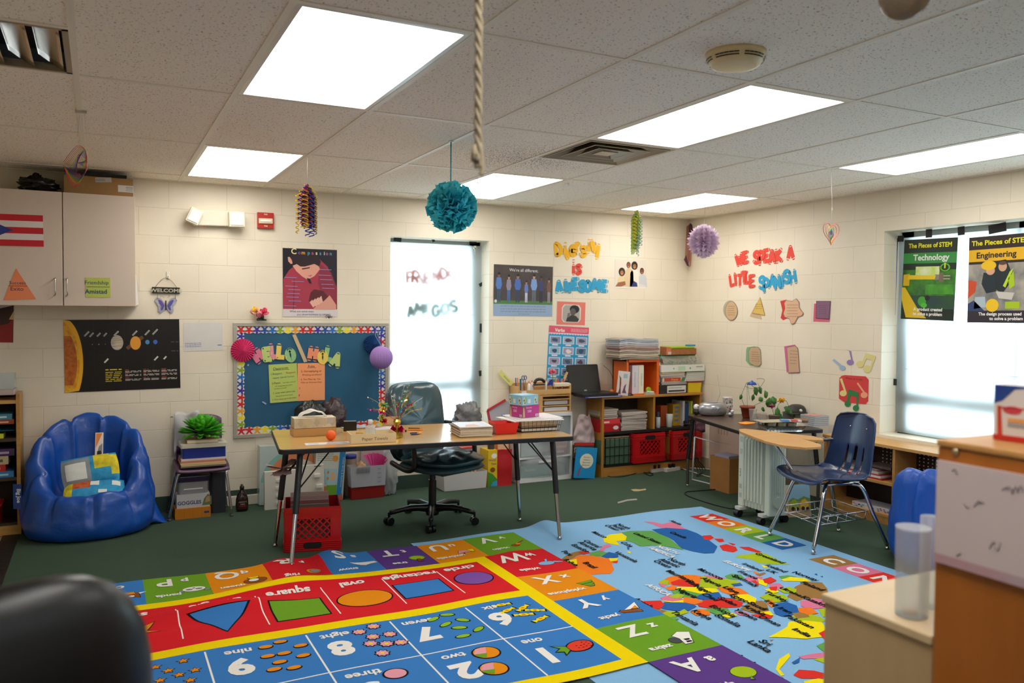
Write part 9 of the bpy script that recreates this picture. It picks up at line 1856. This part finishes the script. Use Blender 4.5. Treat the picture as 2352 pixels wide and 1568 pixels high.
# dark chair back at the near left corner
q = CAM+CF*.95+CR*((-5-1176)/FPX*.95)+CU*(-(1560-784)/FPX*.95)
t = thing('black_chair',(q.x-.1,q.y-.05,0),'black padded chair back, out of focus in the near left corner','chair');TCh = M.Translation((q.x,q.y,q.z-.13)) @ rz(R_(25)) @ M.Rotation(R_(8),4,'X')
b = pad(TCh @ M.Rotation(R_(90),4,'X'),.36,.50,.10,mat('#0a0c0f',.35),r=3.0,dome=.3,n=40,k=14,sq=.5);b.v = b.v;obj('backrest',b,t)
b = Bd();zlow = TCh @ V((0,.05,-.15));b.tube([TCh @ V((0,.06,-.1)),V((q.x,q.y+.10,.55)),V((q.x-.02,q.y+.02,.42))],.02,PB,8,sub=3);b.cyl((q.x-.03,q.y-.12,.42),(q.x-.03,q.y-.12,.08),.028,PB);obj('frame',b,t)
obj('seat',pad(M.Translation((q.x-.03,q.y-.12,.45)),.46,.46,.07,mat('#0a0c0f',.4)),t);b = Bd()
for k in range(5): a = k*2*PI/5;b.tube([V((q.x-.03,q.y-.12,.08)),V((q.x-.03+.26*math.cos(a),q.y-.12+.26*math.sin(a),.05))],.016,PB,8);b.ball((q.x-.03+.27*math.cos(a),q.y-.12+.27*math.sin(a),.026),.026,PB,n=12,k=8)
obj('star_base',b,t)
# ================================================================ ceiling fittings and hanging things
t = thing('smoke_detector',fl(1688,118,HC),'round cream smoke detector on the ceiling','smoke detector');c = fl(1690,122,HC);SM = mat('#ecd8a8',.45)
b = Bd();b.lathe([(.070,-.050),(.085,-.046),(.098,-.030),(.105,-.012),(.108,-.0005)],SM,c,36);obj('housing',b,t)
b = Bd(); 
for k in range(36):
    a = 2*PI*k/36
    if k % 6 == 0: continue
    for dz in (-.034,-.026):
        r = .0985+(.004 if dz > -.03 else 0);p = c+V((r*math.cos(a),r*math.sin(a),dz));s = V((-math.sin(a),math.cos(a),0));nrm_ = V((math.cos(a),math.sin(a),0));b.add([p-s*.0085,p+s*.0085,p+s*.0085+V((0,0,.004))+nrm_*.002,p-s*.0085+V((0,0,.004))+nrm_*.002],[(0,1,2,3)],P('#1c1812'))
obj('slots',b,t)
STR = mat('#d8d4cc',.7)
def hang_on(u,v): return fl(u,v,HC-.004)
# turquoise pompom
a = hang_on(1036,325);c = bk(1037,475,a.y);t = thing('tissue_pompom',c,'large turquoise tissue pompom hanging on a ribbon from the ceiling','pompom')
b = Bd();b.tube([a,V((a.x,a.y,c.z+.10))],.0035,mat('#1c8c9c',.6),5);b.box((a.x-.012,a.y-.012,HC-.007),(a.x+.012,a.y+.012,HC-.0035),mat('#dcdcdc',.5));obj('ribbon',b,t)
TQ = [mat('#3ccce0',.8,kind='thin',tr=.4),mat('#34c0d8',.8,kind='thin',tr=.4),mat('#5cd8e4',.8,kind='thin',tr=.4)];b = Bd();rg = random.Random(12);R0 = .135
for k in range(210):
    a_ = rg.uniform(0,2*PI);ph = math.acos(rg.uniform(-1,1));d = V((math.sin(ph)*math.cos(a_),math.sin(ph)*math.sin(a_),math.cos(ph)));s = d.orthogonal().normalized();tt = d.cross(s);an = rg.uniform(0,6.28);s,tt = s*math.cos(an)+tt*math.sin(an),tt*math.cos(an)-s*math.sin(an)
    L_ = R0*rg.uniform(.86,1.06);w_ = .05;cc_ = rg.uniform(.006,.014);m = TQ[k % 3];rows = []
    for j,(f,ww) in enumerate(((.25,.2),(.6,.7),(.85,1),(1,.9))): rows.append([c+d*L_*f+s*(i/4-.5)*2*w_*ww+tt*cc_*math.sin(i*2.2+j+k)*f*1.6 for i in range(5)])
    vs = [p for r in rows for p in r];b.add(vs,[(j*5+i,j*5+i+1,(j+1)*5+i+1,(j+1)*5+i) for j in range(3) for i in range(4)],m,True)
obj('tissue_petals',b,t)
# curled ribbon clusters
def curls(name,a,top,bot,w_,cols,label,n,seed,tail=.03):
    t = thing(name,top,label,'ribbon bunch');rg = random.Random(seed)
    b = Bd();b.tube([a,top],.0014,STR,5);obj('string',b,t);H_ = top.z-bot.z
    for ci,m in enumerate(cols):
        b = Bd()
        for k in range(n):
            ox,oy = rg.uniform(-w_,w_)*.75,rg.uniform(-w_,w_)*.6;r = rg.uniform(.009,.019);z0 = top.z-rg.uniform(0,H_*.15);z1 = z0-H_*rg.uniform(.5,.95);turns = (z0-z1)/.028;N = int(turns*9);ph = rg.uniform(0,6.28);pts = []
            for i in range(N+1): f = i/N;sp = min(1,f*4+.25);pts.append(V((top.x+ox*sp+r*math.cos(ph+f*turns*6.28),top.y+oy*sp+r*math.sin(ph+f*turns*6.28),z0+(z1-z0)*f)))
            vs = []; 
            for p in pts: vs += [p+V((0,0,.0035)),p-V((0,0,.0035))]
            b.add(vs,[(2*i,2*i+1,2*i+3,2*i+2) for i in range(len(pts)-1)],m,True)
        obj('curled_ribbon',b,t)
    return t
a = hang_on(706,362);top = bk(706,424,a.y);bot = bk(708,538,a.y)
curls('ribbon_cluster',a,top,bot,.075,[mat('#e8c81c',.35),mat('#14349c',.35),mat('#c82424',.35),mat('#4c1c6c',.35)],'bunch of curled yellow, blue and red ribbons hanging above the bulletin board',7,3)
a = V((3.98,-.72,HC-.004));top = bk(1464,482,a.y);bot = bk(1463,580,a.y);a = V((top.x,a.y,HC-.004))
curls('ribbon_cluster',a,top,bot,.05,[mat('#a8c81c',.35),mat('#d8d028',.35),mat('#8cb0c8',.35)],'bunch of curled lime and yellow ribbons hanging near the corner',9,5)
# lilac paper star ball
a = hang_on(1623,444);c = bk(1616,554,a.y);t = thing('paper_star_ball',c,'pale lilac spiky paper ball hanging near the far corner','paper ball');b = Bd();b.tube([a,V((c.x,c.y,c.z+.115))],.0016,STR,5);b.tube([c+V((0,0,.115)),c+V((-.015,0,.095)),c+V((0,0,.08)),c+V((.015,0,.095)),c+V((0,0,.115))],.002,mat('#c8b4c0',.6),5);obj('string',b,t)
PS = [mat('#f0dcec',.8,kind='thin',tr=.4),mat('#e4d0e8',.8,kind='thin',tr=.4)];b = Bd();R0 = .105;nr = 14
for k in range(nr):
    a_ = PI*2*k/nr;u_ = V((math.cos(a_),math.sin(a_),0));pts = []
    for i in range(19): ph = PI*i/18;rr = R0*(1.0 if i % 2 else 1.26);pts.append(c+u_*math.sin(ph)*rr+V((0,0,math.cos(ph)*rr)))
    s = V((-math.sin(a_),math.cos(a_),0))*.011; 
    b.add([c]+[p+s*(1 if i % 2 else -1) for i,p in enumerate(pts)],[(0,i+1,i+2) for i in range(18)],PS[k % 2])
    for i in range(1,19,2): p = pts[i];d = (p-c).normalized();e = s.normalized()*.020;b.add([c+d*R0*.8-e,c+d*R0*.8+e,c+d*R0*1.02+e*.8,c+d*R0*1.30,c+d*R0*1.02-e*.8],[(0,1,2,3,4)],PS[(k+1) % 2])
obj('paper_spikes',b,t)
# rainbow heart and swirl spinners: nested thin metal outlines
RBW = ['#c83c4c','#d86c3c','#d8b040','#6ca84c','#3c8cb0','#6c4ca0','#a83c90']
a = hang_on(1909,389);c = bk(1909,537,a.y);t = thing('wind_spinner',c,'rainbow heart-shaped spinner hanging on a string by the right wall','hanging spinner');b = Bd();b.tube([a,c+V((0,0,.21)),c+V((.002,0,.17)),c+V((0,0,.075))],.0014,STR,5);b.tube([c+V((0,0,.17)),c+V((.008,0,.16)),c+V((0,0,.15))],.0018,STR,5,closed=True);obj('string',b,t)
for k in range(8):
    s_ = .078*(1-.105*k);b = Bd();tw = .22*k;pts = []
    for i in range(28): th = 2*PI*i/28;x = s_*.95*(math.sin(th)**3);z = s_*(13*math.cos(th)-5*math.cos(2*th)-2*math.cos(3*th)-math.cos(4*th))/16;pts.append(c+V((x*math.cos(tw),x*math.sin(tw),z+.01-.012*k*.3)))
    b.tube(pts,.0016,mat(RBW[min(k,6)],.3,metal=.6),5,closed=True);obj('hoop',b,t)
a = hang_on(183,255);c = bk(174,380,a.y);t = thing('wind_spinner',c,'rainbow spiral spinner hanging beside the wall cabinet','hanging spinner');b = Bd();b.tube([a+V((0,0,0)),c+V((.01,0,.14))],.0013,STR,5);b.tube([a+V((.02,0,0)),c+V((.05,0,.10))],.0008,STR,5);b.box((a.x-.02,a.y-.01,HC-.012),(a.x+.03,a.y+.01,HC-.0035),mat('#c8c0b0',.5));obj('string',b,t)
pA,pB = bk(146,372,a.y),bk(200,388,a.y)
for k in range(14):
    f = k/13;b = Bd();m = mat(RBW[int(f*6.9)],.3,metal=.5);top_ = bk(178+14*math.sin(f*3),334+22*f,a.y);low_ = bk(170+18*f,432-30*f,a.y)
    b.tube([pA+V((.004*k,.008*k,-.003*k)),top_,bk(198,352+10*f,a.y)+V((0,.006*k,0)),pB+V((-.003*k,0,.002*k))],.0012,m,4,sub=4);b.tube([pA+V((.0,.004*k,-.014)),low_,pB+V((0,-.004*k,.0))],.0012,m,4,sub=3);obj('hoop',b,t)
# beige cord with beads, close to the viewer; clear ball at the top right
dC = 1.45;q0_ = CAM+CF*dC+CR*((1097-1176)/FPX*dC); 
def cz(v): return (CAM+CF*dC+CR*((1097-1176)/FPX*dC)+CU*(-(v-784)/FPX*dC))
pb = cz(385);pe = cz(432);t = thing('hanging_rope',V((pb.x,pb.y,pb.z)),'twisted beige rope hanging close to the viewer from the ceiling','rope');b = Bd();rg = random.Random(1)
z = HC-.002;pts = []
while z > pb.z: pts.append(V((pb.x+rg.uniform(-.0012,.0012),pb.y,z)));z -= .012
pts.append(V((pb.x,pb.y,pb.z)));CM = mat('#a89a80',.85)
for k in range(3): b.tube([p+V((.0042*math.cos(i*1.1+k*2.1),.0042*math.sin(i*1.1+k*2.1),0)) for i,p in enumerate(pts)],.0038,CM,6,sub=2)
b.tube([V((pb.x+.004,pb.y,pb.z+.05)),V((pb.x+.009,pb.y,pb.z+.0)),V((pb.x+.006,pb.y,pb.z-.012))],.004,CM,6,sub=3);b.tube([V((pb.x-.006,pb.y,pb.z+.04)),V((pb.x-.008,pb.y,pb.z+.01))],.005,CM,6);obj('rope',b,t)
b = Bd();b.tube([V((pb.x+.006,pb.y,pb.z-.01)),pe],.0006,STR,4);b.ball(cz(420),.0035,mat('#8c7c94',.3),n=8,k=6);b.ball(cz(411),.003,mat('#a890a8',.3),n=8,k=6);b.ball(pe,.0028,mat('#7a7090',.3),n=8,k=6,rz=1.6);obj('beads',b,t)
b = Bd();b.ball(V((pb.x-.004,pb.y-.006,pb.z+.012)),.006,mat('#6a5c54',.6),n=8,k=6);obj('knot',b,t)
dB = 1.8;c = CAM+CF*dB+CR*((2078-1176)/FPX*dB)+CU*((784+12)/FPX*dB);rb = 56/FPX*dB
t = thing('clear_ball',c,'clear brownish plastic ball hanging at the top right edge of the photo','ball ornament');b = Bd();b.ball(c,rb,mat('#8c8070',.06,alpha=.35,kind='clear',tint='#c8b8a8'),n=40,k=24);obj('globe',b,t);b = Bd();b.tube([c+V((0,0,rb)),V((c.x,c.y,HC-.002))],.001,STR,5);b.cyl(c+V((0,0,rb-.002)),c+V((0,0,rb+.012)),.008,mat('#b8b0a0',.4),n=10);obj('string',b,t)
# small white moth-like paper clip under the ceiling
c = fl(1301,420,HC-.01);b = Bd();b.add([c,c+V((.02,0,-.02)),c+V((.025,0,.004))],[(0,1,2)],P('#e8e4dc'));b.add([c,c+V((-.015,0,-.022)),c+V((-.02,0,.004))],[(0,1,2)],P('#e8e4dc'));obj('paper_scrap',b,None,'tiny white paper scrap hanging from the ceiling grid by a lit panel','scrap',solid=.001)
# worn spots on the carpet
for px,c_,l in (([(1449,1124),(1458,1123),(1470,1124),(1483,1122),(1484,1125),(1466,1128),(1456,1128)],'#b09a6c','pale yellowish scrap stuck on the carpet'),([(1418,1153),(1440,1147),(1462,1145),(1464,1148),(1442,1150),(1420,1156)],'#9a948c','pale worn streak on the carpet')):
    b = Bd();P3 = [fl(u,v,0) for u,v in px];b.prism([(p.x,p.y) for p in P3],.0005,.0015,P(c_,.9));obj('carpet_scrap',b,None,l,'scrap')
